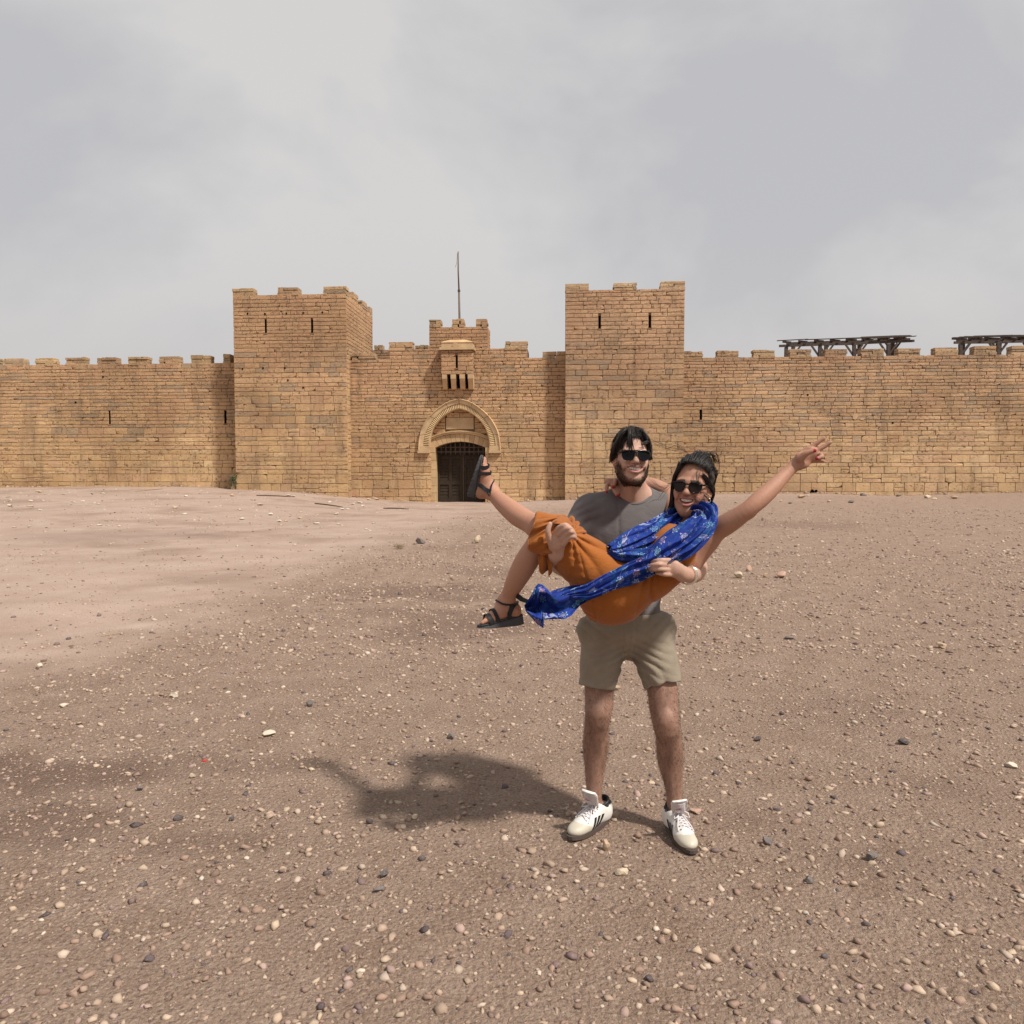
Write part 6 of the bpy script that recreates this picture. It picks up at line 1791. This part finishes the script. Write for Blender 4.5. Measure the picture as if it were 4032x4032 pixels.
# ------------------------------------------------------------------ scarf: gathered printed cloth
M = Mat('blue_print', 0.75, 0.2)
uv = M.attr('cloth_uv').outputs['Vector']
def motif(vec, scale, petals, w):
    v = M.n.new('ShaderNodeTexVoronoi'); v.voronoi_dimensions = '2D'; v.inputs['Scale'].default_value = scale; v.inputs['Randomness'].default_value = .75
    M.l.new(vec, v.inputs['Vector'])
    sub = M.n.new('ShaderNodeVectorMath'); sub.operation = 'SUBTRACT'; M.l.new(vec, sub.inputs[0]); M.l.new(v.outputs['Position'], sub.inputs[1])
    sp = M.n.new('ShaderNodeSeparateXYZ'); M.l.new(sub.outputs[0], sp.inputs[0])
    ang = M.math('ARCTAN2', sp.outputs[1], sp.outputs[0]); rad = M.math('MULTIPLY', M.math('SQRT', M.math('ADD', M.math('MULTIPLY', sp.outputs[0], sp.outputs[0]), M.math('MULTIPLY', sp.outputs[1], sp.outputs[1]))), scale)
    wob = M.math('MULTIPLY', M.noise(vec, scale * 3, 2), .24)
    pet = M.math('ADD', M.math('MULTIPLY', M.math('ABSOLUTE', M.math('SINE', M.math('MULTIPLY', ang, petals / 2))), .20), .14)
    d1 = M.math('ABSOLUTE', M.math('SUBTRACT', M.math('ADD', rad, wob), M.math('ADD', pet, .05)))
    d2 = M.math('ABSOLUTE', M.math('SUBTRACT', M.math('ADD', rad, wob), M.math('ADD', M.math('MULTIPLY', pet, .55), .03)))
    line = M.math('MULTIPLY', M.math('MAXIMUM', M.math('LESS_THAN', d1, w), M.math('LESS_THAN', d2, w * .8)), M.math('GREATER_THAN', M.noise(vec, scale * 5, 2), .40))
    sep = M.n.new('ShaderNodeSeparateColor'); M.l.new(v.outputs['Color'], sep.inputs[0])
    on = M.math('GREATER_THAN', sep.outputs[0], .30)
    inside = M.math('MULTIPLY', M.math('LESS_THAN', M.math('ADD', rad, wob), M.math('ADD', pet, .05)), on)
    return M.math('MULTIPLY', line, on), inside, sep.outputs[1], sep.outputs[2]
l1, in1, r1, r2 = motif(uv, 17, 6, .022)
l2, in2, q1, q2 = motif(M.map(uv, (1, 1, 1), (.37, .21, 0)), 34, 5, .028)
blue = M.ramp(M.noise(uv, 9, 5, .6), [(.3, (0.006, 0.017, 0.135)), (.7, (0.018, 0.052, 0.31))])
fill = M.ramp(r1, [(.30, (0.012, 0.09, 0.22)), (.50, (0.02, 0.16, 0.24)), (.66, (0.20, 0.012, 0.035)), (.86, (0.05, 0.12, 0.34))])
thr = M.ramp(r2, [(.3, (0.32, 0.62, 0.72)), (.55, (0.62, 0.68, 0.78)), (.8, (0.66, 0.46, 0.62))])
c = M.mix(blue, fill, M.math('MULTIPLY', in1, .5)); c = M.mix(c, (0.015, 0.11, 0.27), M.ramp(M.noise(M.map(uv, (1, 1, 1), (2, 5, 0)), 16, 4, .6), [(.54, 0), (.66, .55)])); c = M.mix(c, thr, M.math('MULTIPLY', l1, .75)); c = M.mix(c, (0.40, 0.52, 0.72), M.math('MULTIPLY', l2, .28))
us = M.n.new('ShaderNodeSeparateXYZ'); M.l.new(uv, us.inputs[0])
vy = M.math('ADD', M.math('ADD', M.math('MULTIPLY', us.outputs[1], 11), M.math('MULTIPLY', M.math('SINE', M.math('MULTIPLY', us.outputs[0], 46)), .22)), M.math('MULTIPLY', M.noise(uv, 12, 2), 1.2))
vine = M.math('MULTIPLY', M.math('LESS_THAN', M.math('ABSOLUTE', M.math('SUBTRACT', M.math('FRACT', vy), .5)), .022), M.math('GREATER_THAN', M.noise(uv, 9, 1), .52))
c = M.mix(c, (0.50, 0.55, 0.70), M.math('MULTIPLY', vine, .5))
M.color(c); M.bump(M.noise(M.map(uv, (1, 5.5, 1)), 9, 5, .62, .5), .85, .016)
SCARF = M.m
def strand_mesh(path, ns=90, nt=64, folds=7, seed=0, sharp=.34, u0=0.0, twist=0.0, openend=False):
    """path rows: x, y, Y, half width px, half depth m"""
    rng = np.random.default_rng(seed)
    path = np.array(path, float); t = np.linspace(0, len(path) - 1, ns); i = np.clip(np.floor(t).astype(int), 0, len(path) - 2); f = (t - i)[:, None]
    g_ = lambda j: path[np.clip(j, 0, len(path) - 1)]
    q = .5 * (2 * g_(i) + (g_(i + 1) - g_(i - 1)) * f + (2 * g_(i - 1) - 5 * g_(i) + 4 * g_(i + 1) - g_(i + 2)) * f * f + (-g_(i - 1) + 3 * g_(i) - 3 * g_(i + 1) + g_(i + 2)) * f ** 3)
    c = np.array([Pn(a, b, d) for a, b, d in q[:, :3]]); hw_ = q[:, 3] / FPX * q[:, 2]; hd = q[:, 4]
    d = np.gradient(c, axis=0); ln = np.linalg.norm(d, axis=1); s_len = np.r_[0, np.cumsum(np.linalg.norm(np.diff(c, axis=0), axis=1))]; d /= ln[:, None]
    view = c - np.array((0, 0, CAM_H)); view /= np.linalg.norm(view, axis=1)[:, None]
    perp = np.cross(d, view); perp /= np.linalg.norm(perp, axis=1)[:, None]; nor = np.cross(perp, d)
    th = np.linspace(0, 2 * math.pi, nt, endpoint=False)
    ph = rng.uniform(0, 6.28, 4)
    tw = twist * s_len[:, None]
    nz = vnoise3(np.stack([np.broadcast_to(np.cos(th)[None] * 1.6, (ns, nt)), np.broadcast_to(np.sin(th)[None] * 1.6 + seed, (ns, nt)), np.broadcast_to(s_len[:, None] * 9, (ns, nt))], -1)) - .5
    cz = lambda t: 1 - 2 * np.abs(np.sin(t)) ** .7
    fold = cz(folds * .5 * th[None] + ph[0] + tw * 7 + 4 * nz) * .65 + cz((folds - 1.5) * .5 * 2 * th[None] * .5 + ph[1] - tw * 6 + 5 * nz) * .35
    fold = fold * (.35 + 1.3 * vnoise3(np.stack([np.broadcast_to(np.cos(th)[None] * 1.2 + 9, (ns, nt)), np.broadcast_to(np.sin(th)[None] * 1.2, (ns, nt)), np.broadcast_to(s_len[:, None] * 5 + seed, (ns, nt))], -1)))
    rmod = 1 + sharp * 1.5 * fold + .6 * nz
    a = (np.cos(th)[None] * hw_[:, None]) * (1 + .09 * fold + .35 * nz); b = np.sin(th)[None] * hd[:, None] * rmod
    v = c[:, None] + perp[:, None] * a[..., None] + nor[:, None] * b[..., None]
    uvv = np.stack([np.broadcast_to(u0 + s_len[:, None], (ns, nt)), np.broadcast_to(th[None] / 6.283 * .30, (ns, nt)) * np.clip(hw_[:, None] / .05, .6, 2.0)], -1)
    idx = np.arange(ns * nt).reshape(ns, nt); f4 = np.stack([idx[:-1], np.roll(idx[:-1], -1, 1), np.roll(idx[1:], -1, 1), idx[1:]], -1).reshape(-1, 4)
    return v.reshape(-1, 3), f4, uvv.reshape(-1, 2)
pieces = []
pieces.append(strand_mesh([(2690, 2035, 3.06, 25, .03), (2760, 2012, 2.955, 42, .035), (2775, 2050, 2.90, 48, .035), (2725, 2104, 2.855, 60, .036), (2648, 2158, 2.83, 60, .034), (2570, 2218, 2.825, 46, .032), (2490, 2254, 2.83, 44, .030), (2410, 2288, 2.82, 38, .028), (2325, 2328, 2.812, 33, .026), (2275, 2336, 2.812, 26, .016), (2225, 2346, 2.806, 12, .008), (2195, 2352, 2.80, 3, .003)], 150, 96, 11, 1, .42, 0, .35))
pieces.append(strand_mesh([(2745, 2030, 3.00, 40, .03), (2690, 2010, 3.075, 34, .03), (2655, 2040, 3.02, 42, .03), (2590, 2085, 2.965, 48, .03), (2520, 2122, 2.93, 52, .030), (2452, 2152, 2.905, 46, .030), (2402, 2166, 2.885, 24, .026)], 120, 88, 10, 2, .42, .9, .25))
pieces.append(strand_mesh([(2398, 2168, 2.885, 18, .020), (2440, 2186, 2.88, 24, .020), (2500, 2186, 2.872, 26, .020), (2570, 2186, 2.868, 30, .020), (2640, 2180, 2.87, 30, .02)], 50, 40, 5, 3, .35, 1.5, .3))
pieces.append(strand_mesh([(2668, 2070, 2.98, 20, .02), (2700, 2092, 2.93, 34, .025), (2745, 2085, 2.905, 40, .03), (2790, 2030, 2.98, 30, .03), (2800, 2000, 3.08, 24, .03), (2770, 1995, 3.15, 24, .02)], 60, 48, 5, 4, .35, 2.1, .2))
# wind-blown tail: a thin rippling sheet
top = np.array([(2285, 2306), (2235, 2308), (2190, 2318), (2160, 2332), (2140, 2310), (2122, 2298), (2108, 2306)], float)
bot = np.array([(2296, 2362), (2270, 2392), (2238, 2432), (2190, 2438), (2140, 2440), (2138, 2474), (2064, 2398)], float)
tops = np.array([(2325, 2300), (2250, 2305), (2196, 2318), (2166, 2330), (2140, 2304), (2120, 2297), (2106, 2312), (2092, 2342), (2064, 2384)], float)
bots = np.array([(2330, 2358), (2284, 2384), (2250, 2424), (2220, 2438), (2180, 2438), (2142, 2441), (2140, 2474), (2118, 2460), (2070, 2408)], float)
ns, nt = 60, 26
def cr(a, n):
    t = np.linspace(0, len(a) - 1, n); i = np.clip(np.floor(t).astype(int), 0, len(a) - 2); f = (t - i)[:, None]
    return a[i] * (1 - f) + a[i + 1] * f
A_, B_ = cr(tops, ns), cr(bots, ns)
def sheet(off):
    v = np.zeros((ns, nt, 3)); uvv = np.zeros((ns, nt, 2))
    for i in range(ns):
        for j in range(nt):
            s_, t_ = i / (ns - 1), j / (nt - 1)
            px = A_[i] * (1 - t_) + B_[i] * t_
            dep = 2.80 + .030 * max(0, 1 - s_ / .2) + .030 * math.sin(t_ * 9 + s_ * 5) * (.3 + s_) + .022 * math.sin(t_ * 17 - s_ * 9) * s_ + .05 * s_ * math.sin(t_ * 3.1) + .012 * math.sin(s_ * 14)
            v[i, j] = Pn(px[0], px[1], dep + off); uvv[i, j] = (1.0 + s_ * .24, t_ * .17)
    idx = np.arange(ns * nt).reshape(ns, nt); f4 = np.stack([idx[:-1, :-1], idx[:-1, 1:], idx[1:, 1:], idx[1:, :-1]], -1).reshape(-1, 4)
    return v.reshape(-1, 3), f4 if off == 0 else f4[:, ::-1], uvv.reshape(-1, 2)
pieces.append(sheet(0)); pieces.append(sheet(.004))
pv = np.concatenate([p[0] for p in pieces]); off = np.cumsum([0] + [len(p[0]) for p in pieces[:-1]])
me = np_mesh('scarf', pv, np.concatenate([p[1] + o for p, o in zip(pieces, off)]))
uv3 = np.concatenate([p[2] for p in pieces]); a_ = me.attributes.new('cloth_uv', 'FLOAT_VECTOR', 'POINT'); a_.data.foreach_set('vector', np.c_[uv3, np.zeros(len(uv3))].astype(np.float32).ravel())
tag(link('scarf', me, SCARF), 'blue embroidered scarf round the woman\'s neck, its tail blowing to the left', 'scarf')
# bracelets on his left wrist
for k, (o, r) in enumerate(((0, .0026), (.007, .0022))):
    m = MB(); ca = Pn(2706 + k * 5, 2263, 2.885); dirn = Pn(2716, 2262, 2.93) - Pn(2690, 2262, 2.845); dirn /= np.linalg.norm(dirn)
    x_ = np.cross(dirn, (0, 0, 1)); x_ /= np.linalg.norm(x_); y_ = np.cross(x_, dirn)
    m.tube([ca + (x_ * math.cos(t) + y_ * math.sin(t)) * .037 for t in np.linspace(0, 2 * math.pi, 30)], r, 6, cap=False)
    tag(m.build('bracelet', SILVER, smooth=True), ('thin silver bangle on the man\'s wrist, the one nearer his hand', 'thin silver bangle on the man\'s wrist, the one nearer his elbow')[k], 'bracelet', 'bangles on the wrist')
# ------------------------------------------------------------------ gravel: tens of thousands of small stones, one mesh
def pebbles(n, y0, y1, smed, smax, seed, sub, expo=0.0, bank=False):
    rng = np.random.default_rng(seed)
    Y = y0 + (y1 - y0) * rng.random(n * 3) ** (1 / (1 + expo) if expo >= 0 else 1)
    X = (rng.random(n * 3) * 2 - 1) * (Y * .78 + .9)
    pm = path_mask(X, Y)
    clump = vnoise2(X * 1.6, Y * 1.6, 4.4) * .55 + vnoise2(X * 6, Y * 6, 1.4) * .45
    keep = rng.random(len(X)) < (1 - .84 * pm) * np.clip(.12 + 1.45 * clump, 0, 1)
    if bank: keep = (X < -3 - (44 - Y) * .25) & (rng.random(len(X)) < np.clip(2.4 * clump - .7, 0, 1))
    X, Y = X[keep][:n], Y[keep][:n]; n = len(X)
    s = np.clip(smed * np.exp(rng.normal(0, .48, n)), smed * .35, smax)
    t = (1 + 5 ** .5) / 2
    ico = np.array([(-1, t, 0), (1, t, 0), (-1, -t, 0), (1, -t, 0), (0, -1, t), (0, 1, t), (0, -1, -t), (0, 1, -t), (t, 0, -1), (t, 0, 1), (-t, 0, -1), (-t, 0, 1)]) / math.sqrt(1 + t * t)
    icf = np.array([(0, 11, 5), (0, 5, 1), (0, 1, 7), (0, 7, 10), (0, 10, 11), (1, 5, 9), (5, 11, 4), (11, 10, 2), (10, 7, 6), (7, 1, 8), (3, 9, 4), (3, 4, 2), (3, 2, 6), (3, 6, 8), (3, 8, 9), (4, 9, 5), (2, 4, 11), (6, 2, 10), (8, 6, 7), (9, 8, 1)])
    octv = np.array([(1, 0, 0), (0, 1, 0), (-1, 0, 0), (0, -1, 0), (0, 0, 1), (0, 0, -1)], float); octf = np.array([(0, 1, 4), (1, 2, 4), (2, 3, 4), (3, 0, 4), (1, 0, 5), (2, 1, 5), (3, 2, 5), (0, 3, 5)])
    ang5 = np.arange(5) * 2 * math.pi / 5
    domev = np.r_[np.stack([np.cos(ang5), np.sin(ang5), np.full(5, -.35)], 1), [(0.1, 0.05, .85)]]; domef = np.array([(k, (k + 1) % 5, 5) for k in range(5)])
    bv, bf = (ico, icf) if sub else (domev, domef)
    m = len(bv)
    v = bv[None] * (1 + rng.normal(0, .30, (n, m, 1)))
    sc = np.stack([rng.uniform(.8, 1.45, n), rng.uniform(.7, 1.1, n), rng.uniform(.42, .80, n)], -1) * s[:, None]
    v = v * sc[:, None]
    a = rng.uniform(0, 6.283, n); b = rng.normal(0, .22, n); ca, sa, cb, sb = np.cos(a), np.sin(a), np.cos(b), np.sin(b)
    x, y, z = v[..., 0], v[..., 1], v[..., 2]
    x, z = x * cb[:, None] + z * sb[:, None], -x * sb[:, None] + z * cb[:, None]
    x, y = x * ca[:, None] - y * sa[:, None], x * sa[:, None] + y * ca[:, None]
    gz = ground_z(X, Y) + sc[:, 2] * rng.uniform(.05, .5, n)
    v = np.stack([x + X[:, None], y + Y[:, None], z + gz[:, None]], -1)
    pal = np.array([(.44, .33, .24), (.37, .265, .195), (.30, .20, .15), (.245, .16, .12), (.47, .365, .285), (.52, .43, .35), (.105, .080, .080), (.20, .135, .125), (.36, .25, .21)])
    pr = np.array([.16, .20, .19, .14, .08, .025, .04, .08, .085]) if not bank else np.array([.10, .05, .04, .03, .30, .42, .02, .02, .02]); c = pal[rng.choice(len(pal), n, p=pr / pr.sum())] * rng.uniform(.8, 1.15, (n, 1))
    if not sub: c = c * .72 + np.array((.25, .17, .125)) * .22
    f = (bf[None] + (np.arange(n) * m)[:, None, None]).reshape(-1, 3)
    return v.reshape(-1, 3), f, np.repeat(c, m, 0)
M = Mat('pebble_stone', 0.85, 0.2); p_ = M.pos()
M.color(M.mix(M.attr('tint').outputs['Color'], (0.5, 0.45, 0.40), M.ramp(M.noise(p_, 130, 3), [(.5, 0), (.8, .25)]), 'MIX')); M.bump(M.noise(p_, 160, 4, .7), .5, .004)
PEB = M.m
gp = [pebbles(12500, 1.9, 6.8, .0078, .018, 1, True), pebbles(30000, 1.9, 7.0, .0042, .009, 2, False, .4), pebbles(13000, 6.5, 15, .0112, .027, 3, True), pebbles(26000, 6.5, 16, .0082, .018, 4, False, .4), pebbles(4000, 14, 30, .019, .038, 5, True), pebbles(26000, 14, 44, .0145, .032, 6, False, .4), pebbles(1500, 24, 44.2, .030, .075, 7, False, .4, True)]
def rubble(n, seed):
    """crumbled stone along the foot of the walls"""
    rng = np.random.default_rng(seed); u = rng.uniform(-33, 31, n); dd = rng.exponential(.16, n) + .02
    front = np.where((u > lu0) & (u < lu1) | (u > ru0) & (u < ru1), V_TOW, np.where((u < lu0) | (u > ru1), V_WALL, V_GATE))
    ok = (np.abs(u - arch_c) > 1.5) & (rng.random(n) < np.clip(vnoise2(u * .6, u * 0, 3.0) * 2.2 - .5, .05, 1)); u, dd, front = u[ok], dd[ok], front[ok]; n = len(u)
    X = O.x + U.x * u + V.x * (front - dd); Y = O.y + U.y * u + V.y * (front - dd)
    s = np.clip(.035 * np.exp(rng.normal(0, .6, n)), .015, .16)
    v = np.array([(1, 0, 0), (0, 1, 0), (-1, 0, 0), (0, -1, 0), (0, 0, 1), (0, 0, -1)], float)[None] * (1 + rng.normal(0, .22, (n, 6, 1))) * np.stack([s * 1.2, s, s * .6], -1)[:, None]
    a = rng.uniform(0, 6.28, n); x, y = v[..., 0].copy(), v[..., 1].copy(); v[..., 0] = x * np.cos(a)[:, None] - y * np.sin(a)[:, None]; v[..., 1] = x * np.sin(a)[:, None] + y * np.cos(a)[:, None]
    v += np.stack([X, Y, ground_z(X, Y) + s * .2], -1)[:, None]
    f = np.array([(0, 1, 4), (1, 2, 4), (2, 3, 4), (3, 0, 4), (1, 0, 5), (2, 1, 5), (3, 2, 5), (0, 3, 5)])[None] + (np.arange(n) * 6)[:, None, None]
    c = np.array([(.44, .31, .19), (.36, .25, .17), (.27, .185, .13)])[rng.integers(0, 3, n)]
    return v.reshape(-1, 3), f.reshape(-1, 3), np.repeat(c, 6, 0)
gp.append(rubble(2200, 31))
rng = np.random.default_rng(8)
o, vs, fs, cs = 0, [], [], []
for v, f, c in gp: vs.append(v); fs.append(f + o); cs.append(c); o += len(v)
me = np_mesh('gravel', np.concatenate(vs), np.concatenate(fs), smooth=False); set_attr(me, 'tint', np.concatenate(cs))
tag(link('gravel', me, PEB), kind='stuff')

# ------------------------------------------------------------------ single rocks one can point to
def rock_mesh(w, h, d, seed, tint, sharp=.34):
    rng = np.random.default_rng(seed); bm = bmesh.new(); bmesh.ops.create_icosphere(bm, subdivisions=2, radius=1)
    pl = [(Vector(rng.normal(0, 1, 3)).normalized(), rng.uniform(.42, .85)) for _ in range(11)]
    for vt in bm.verts:
        p = vt.co.copy()
        for nrm, dd in pl:
            e = p.dot(nrm) - dd
            if e > 0: p -= nrm * e * .92
        q = np.array(p)[None] * 2.3 + seed
        p *= 1 + (float(vnoise3(q)[0]) - .5) * sharp
        vt.co = Vector((p.x * w / 2, p.y * d / 2, p.z * h / 2))
    me = bpy.data.meshes.new('rock'); bm.to_mesh(me); bm.free()
    c = np.array(tint)[None] * (.85 + .3 * vnoise3(np.array([v.co[:] for v in me.vertices]) * (3 / w)))[:, None]
    set_attr(me, 'tint', c); return me
PALE, TAN, PINKR, DARK, GREY, WHITE = (.50, .40, .29), (.42, .30, .20), (.42, .27, .20), (.085, .070, .066), (.15, .128, .118), (.52, .44, .345)
def rock(x, y, wpx, hpx, tint, label, seed, group=None, cat='rock', name='rock'):
    d = ray(x, y); t = 1.0
    pX = None
    Yg = None
    for _ in range(30):                                  # where the sight line meets the ground
        pass
    lo, hi = 1.0, 60.0
    f = lambda Y: CAM_H + d.z / d.y * Y - float(ground_z(np.array([d.x / d.y * Y]), np.array([Y]))[0])
    ys = np.linspace(1.2, 46, 900); X_ = d.x / d.y * ys
    g = CAM_H + d.z / d.y * ys - ground_z(X_, ys); k = np.argmax(g < 0) if (g < 0).any() else len(ys) - 1
    Y = ys[k]; X = X_[k]; w = wpx / FPX * Y; h = hpx / FPX * Y * 1.05
    o = link(name, rock_mesh(w, h, w * .8, seed, tint), PEB)
    o.location = (X, Y + w * .2, float(ground_z(np.array([X]), np.array([Y]))[0]) + h * .36)
    o.rotation_euler = (0, 0, (seed * 1.7) % .8 - .4)
    return tag(o, label, cat, group)
RK = [
 (2450, 3478, 58, 42, PALE, 'pale rounded stone in front of the man, between his shoes'),
 (2388, 3368, 42, 48, TAN, 'upright broken tan stone just in front of the man, left of centre'),
 (3440, 3418, 62, 48, GREY, 'sharp dark grey rock at the bottom right, farther from the man'),
 (3190, 3494, 46, 40, GREY, 'squat dark stone at the lower edge, left of the sharp grey rock'),
 (3565, 2934, 52, 28, DARK, 'flat black stone in the gravel right of the man\'s shin'),
 (2985, 2920, 34, 22, DARK, 'small black stone right of the man\'s calf'),
 (3715, 2556, 50, 30, TAN, 'rounded tan stone at the right, level with the man\'s shorts'),
 (2908, 2278, 42, 30, PALE, 'pale stone, leftmost of the row right of the woman\'s back'),
 (3015, 2275, 28, 22, TAN, 'tan stone, middle of the row right of the woman\'s back'),
 (3082, 2278, 52, 30, PINKR, 'pinkish stone, rightmost and widest of the row right of the woman\'s back'),
 (2952, 2250, 30, 26, PINKR, 'small reddish stone behind the row right of the woman\'s back'),
 (1878, 2140, 36, 38, PALE, 'upright pale stone on the slope left of the woman\'s hanging foot'),
 (1655, 2142, 44, 30, GREY, 'dark stone beside the tuft of dry weeds'),
 (1218, 2786, 36, 34, GREY, 'dark grey round stone in the gravel left of the dangling foot'),
 (1050, 2908, 72, 26, WHITE, 'white bone-like splinter of stone with a thin twig below it'),
 (683, 2755, 52, 24, WHITE, 'flat white stone at the left, the longest of the white ones'),
 (248, 2792, 44, 16, WHITE, 'flat whitish stone at the left edge of the gravel'),
 (152, 2630, 28, 20, WHITE, 'whitish lump at the far left on the sandy edge'),
 (695, 3242, 50, 22, DARK, 'long black stone lying in the dark patch at lower left'),
 (550, 3118, 32, 24, GREY, 'dark pebble above the black stone at lower left'),
 (1226, 3042, 28, 18, PALE, 'oval cream pebble left of the pair\'s shadow'),
 (757, 3078, 30, 24, PALE, 'angular cream stone below the scrap of red'),
 (1777, 2915, 44, 28, GREY, 'dark brown stone just above the pair\'s shadow'),
 (1631, 3236, 30, 26, PALE, 'cream stone below the pair\'s shadow'),
 (1112, 3455, 38, 28, TAN, 'tan stone at the bottom, left of the man'),
 (910, 3234, 28, 24, DARK, 'small dark stone right of the long black one at lower left'),
 (1455, 3252, 36, 24, DARK, 'black stone below the left end of the pair\'s shadow'),
 (1510, 3468, 46, 32, DARK, 'sharp black stone at the bottom edge, left of the man'),
 (1490, 3520, 50, 26, GREY, 'grey flat stone at the very bottom, left of the man'),
 (3020, 3345, 46, 40, GREY, 'brown pointed stone right of the man\'s right-hand shoe'),
 (2745, 3216, 60, 22, PINKR, 'flat pinkish stone right behind the man\'s right-hand shoe'),
 (3985, 3030, 60, 26, WHITE, 'white flat stone at the right edge of the gravel'),
 (2430, 2720, 36, 26, TAN, 'tan stone seen between the man\'s legs'),
 (3110, 2520, 44, 14, GREY, 'flat grey stone right of the man\'s hip'),
]
for k, r in enumerate(RK): rock(*r[:5], r[5], 900 + k)
rng = np.random.default_rng(77)
for k in range(70):                                  # pale stones strewn on the bank below the left wall
    x = rng.uniform(20, 1500); y = 1935 + (rng.random() ** 1.4) * 160 + max(0, x - 900) * .05
    w = rng.uniform(10, 30); rock(x, y, w, w * rng.uniform(.25, .5), WHITE if rng.random() < .7 else TAN, 'small pale flat stone strewn on the sandy bank below the left wall', 1200 + k, 'stones strewn on the bank')
for k in range(14):
    x = rng.uniform(2850, 3900); y = rng.uniform(1950, 1985); w = rng.uniform(14, 34)
    rock(x, y, w, w * rng.uniform(.4, .6), (PALE, TAN, GREY)[k % 3], 'small loose stone lying along the foot of the right wall', 1300 + k, 'stones at the foot of the right wall')
rock(2245, 1962, 40, 20, WHITE, 'pale block lying at the corner of the right tower', 1400)
# two dark drain holes at the foot of the right wall
for k, (x, w) in enumerate(((3198, 7), (3213, 6))):
    a = W(x, 1934, V_WALL); r_ = w / FPX * 44.5; m = MB(); n = 14
    m.prism([(a[0] + r_ * math.cos(2 * math.pi * q / n), a[1] + r_ * math.sin(2 * math.pi * q / n)) for q in range(n)], lambda u, z: C3(u, V_WALL - .035, z), lambda u, z: C3(u, V_WALL + .2, z)); m.build('drain_hole', VOID, wr_)
# sticks, red scrap, weeds
def gpt(x, y):
    d = ray(x, y); ys = np.linspace(1.2, 46, 1800); X_ = d.x / d.y * ys; g = CAM_H + d.z / d.y * ys - ground_z(X_, ys); k = np.argmax(g < 0) if (g < 0).any() else len(ys) - 1
    return Vector((X_[k], ys[k], float(ground_z(np.array([X_[k]]), np.array([ys[k]]))[0])))
M = Mat('dry_stick', 0.9, 0.1); M.color((0.34, 0.24, 0.155)); STICK = M.m
M = Mat('dark_stick', 0.9, 0.1); M.color((0.10, 0.065, 0.045)); STICKD = M.m
M = Mat('red_plastic', 0.5, 0.4); M.color((0.42, 0.045, 0.035)); REDP = M.m
M = Mat('dry_leaf', 0.8, 0.2); M.color(M.ramp(M.noise(M.pos(), 20, 3), [(.3, (0.085, 0.095, 0.035)), (.7, (0.22, 0.17, 0.085))])); WEED = M.m
M = Mat('green_leaf', 0.7, 0.2); M.color((0.055, 0.065, 0.025)); LEAF = M.m
for a, b, r, mt, lb in (((532, 1936), (642, 1926), .045, STICK, 'long pale stick lying on the bank at the foot of the left wall'), ((1010, 1952), (1160, 1958), .05, STICKD, 'dark branch lying before the left tower'), ((1240, 1984), (1350, 1998), .05, STICKD, 'dark twig on the sand right of the branch before the left tower'),
                        ((1510, 2003), (1610, 2006), .05, STICKD, 'dark flat stick on the sand left of the gate'), ((398, 2508), (490, 2493), .009, STICK, 'thin straw-coloured stick on the sand at the left')):
    pa, pb = gpt(*a), gpt(*b); m = MB(); mid = (pa + pb) / 2 + Vector((0, 0, r * .8))
    m.tube([pa + Vector((0, 0, r * .4)), pa.lerp(mid, .6) + Vector((0, 0, r * .3)), mid, pb.lerp(mid, .4) + Vector((0, 0, r * .3)), pb + Vector((0, 0, r * .4))], [r * .5, r * .62, r * .6, r * .5, r * .25], 7)
    tag(m.build('stick', mt, smooth=True), lb, 'stick')
p = gpt(805, 3002); m = MB(); m.hexa([p + Vector(q) for q in ((-.014, -.006, .002), (.014, -.008, .002), (.012, .008, .004), (-.012, .007, .003), (-.012, -.005, .009), (.011, -.006, .006), (.010, .006, .012), (-.010, .006, .008))]); tag(m.build('plastic_scrap', REDP), 'scrap of red plastic in the gravel at lower left', 'litter')
def weed(p, n, hgt, spread, mat, label, cat, seed):
    rng = np.random.default_rng(seed); root = empty('weed_tuft', p); tag(root, label, cat)
    m = MB(); lf = MB()
    for k in range(n):
        a = rng.uniform(0, 6.28); r = rng.uniform(.1, 1) * spread; h = hgt * rng.uniform(.4, 1)
        b = p + Vector((rng.normal(0, spread * .25), rng.normal(0, spread * .25), 0)); e = p + Vector((math.cos(a) * r, math.sin(a) * r, h)); md = b.lerp(e, .5) + Vector((0, 0, h * .25))
        m.tube([b, md, e], [hgt * .012, hgt * .010, hgt * .004], 4)
        for q in range(5):
            c = md.lerp(e, rng.random()); s = hgt * rng.uniform(.04, .10); x = Vector(rng.normal(0, 1, 3)).normalized(); y = x.orthogonal().normalized()
            lf.add([c, c + x * s + y * s * .35, c + x * s * 2, c + x * s - y * s * .35], [(0, 1, 2, 3)])
    m.build('stem', STICK, root, fix=False); lf.build('foliage', mat, root, fix=False, kind='stuff')
weed(gpt(1572, 2162), 70, .12, .17, WEED, 'sparse tuft of dry greenish weeds on the slope beside a dark stone', 'weeds', 1)
weed(C3(lu0 - .12, V_TOW - .15, float(base_z(lu0)) - .05), 60, 1.0, .28, LEAF, 'small dark shrub against the foot of the left tower\'s outer corner', 'shrub', 2)
weed(gpt(1048, 3360), 14, .035, .025, LEAF, 'tiny green sprout in the gravel at the bottom left', 'weeds', 3)
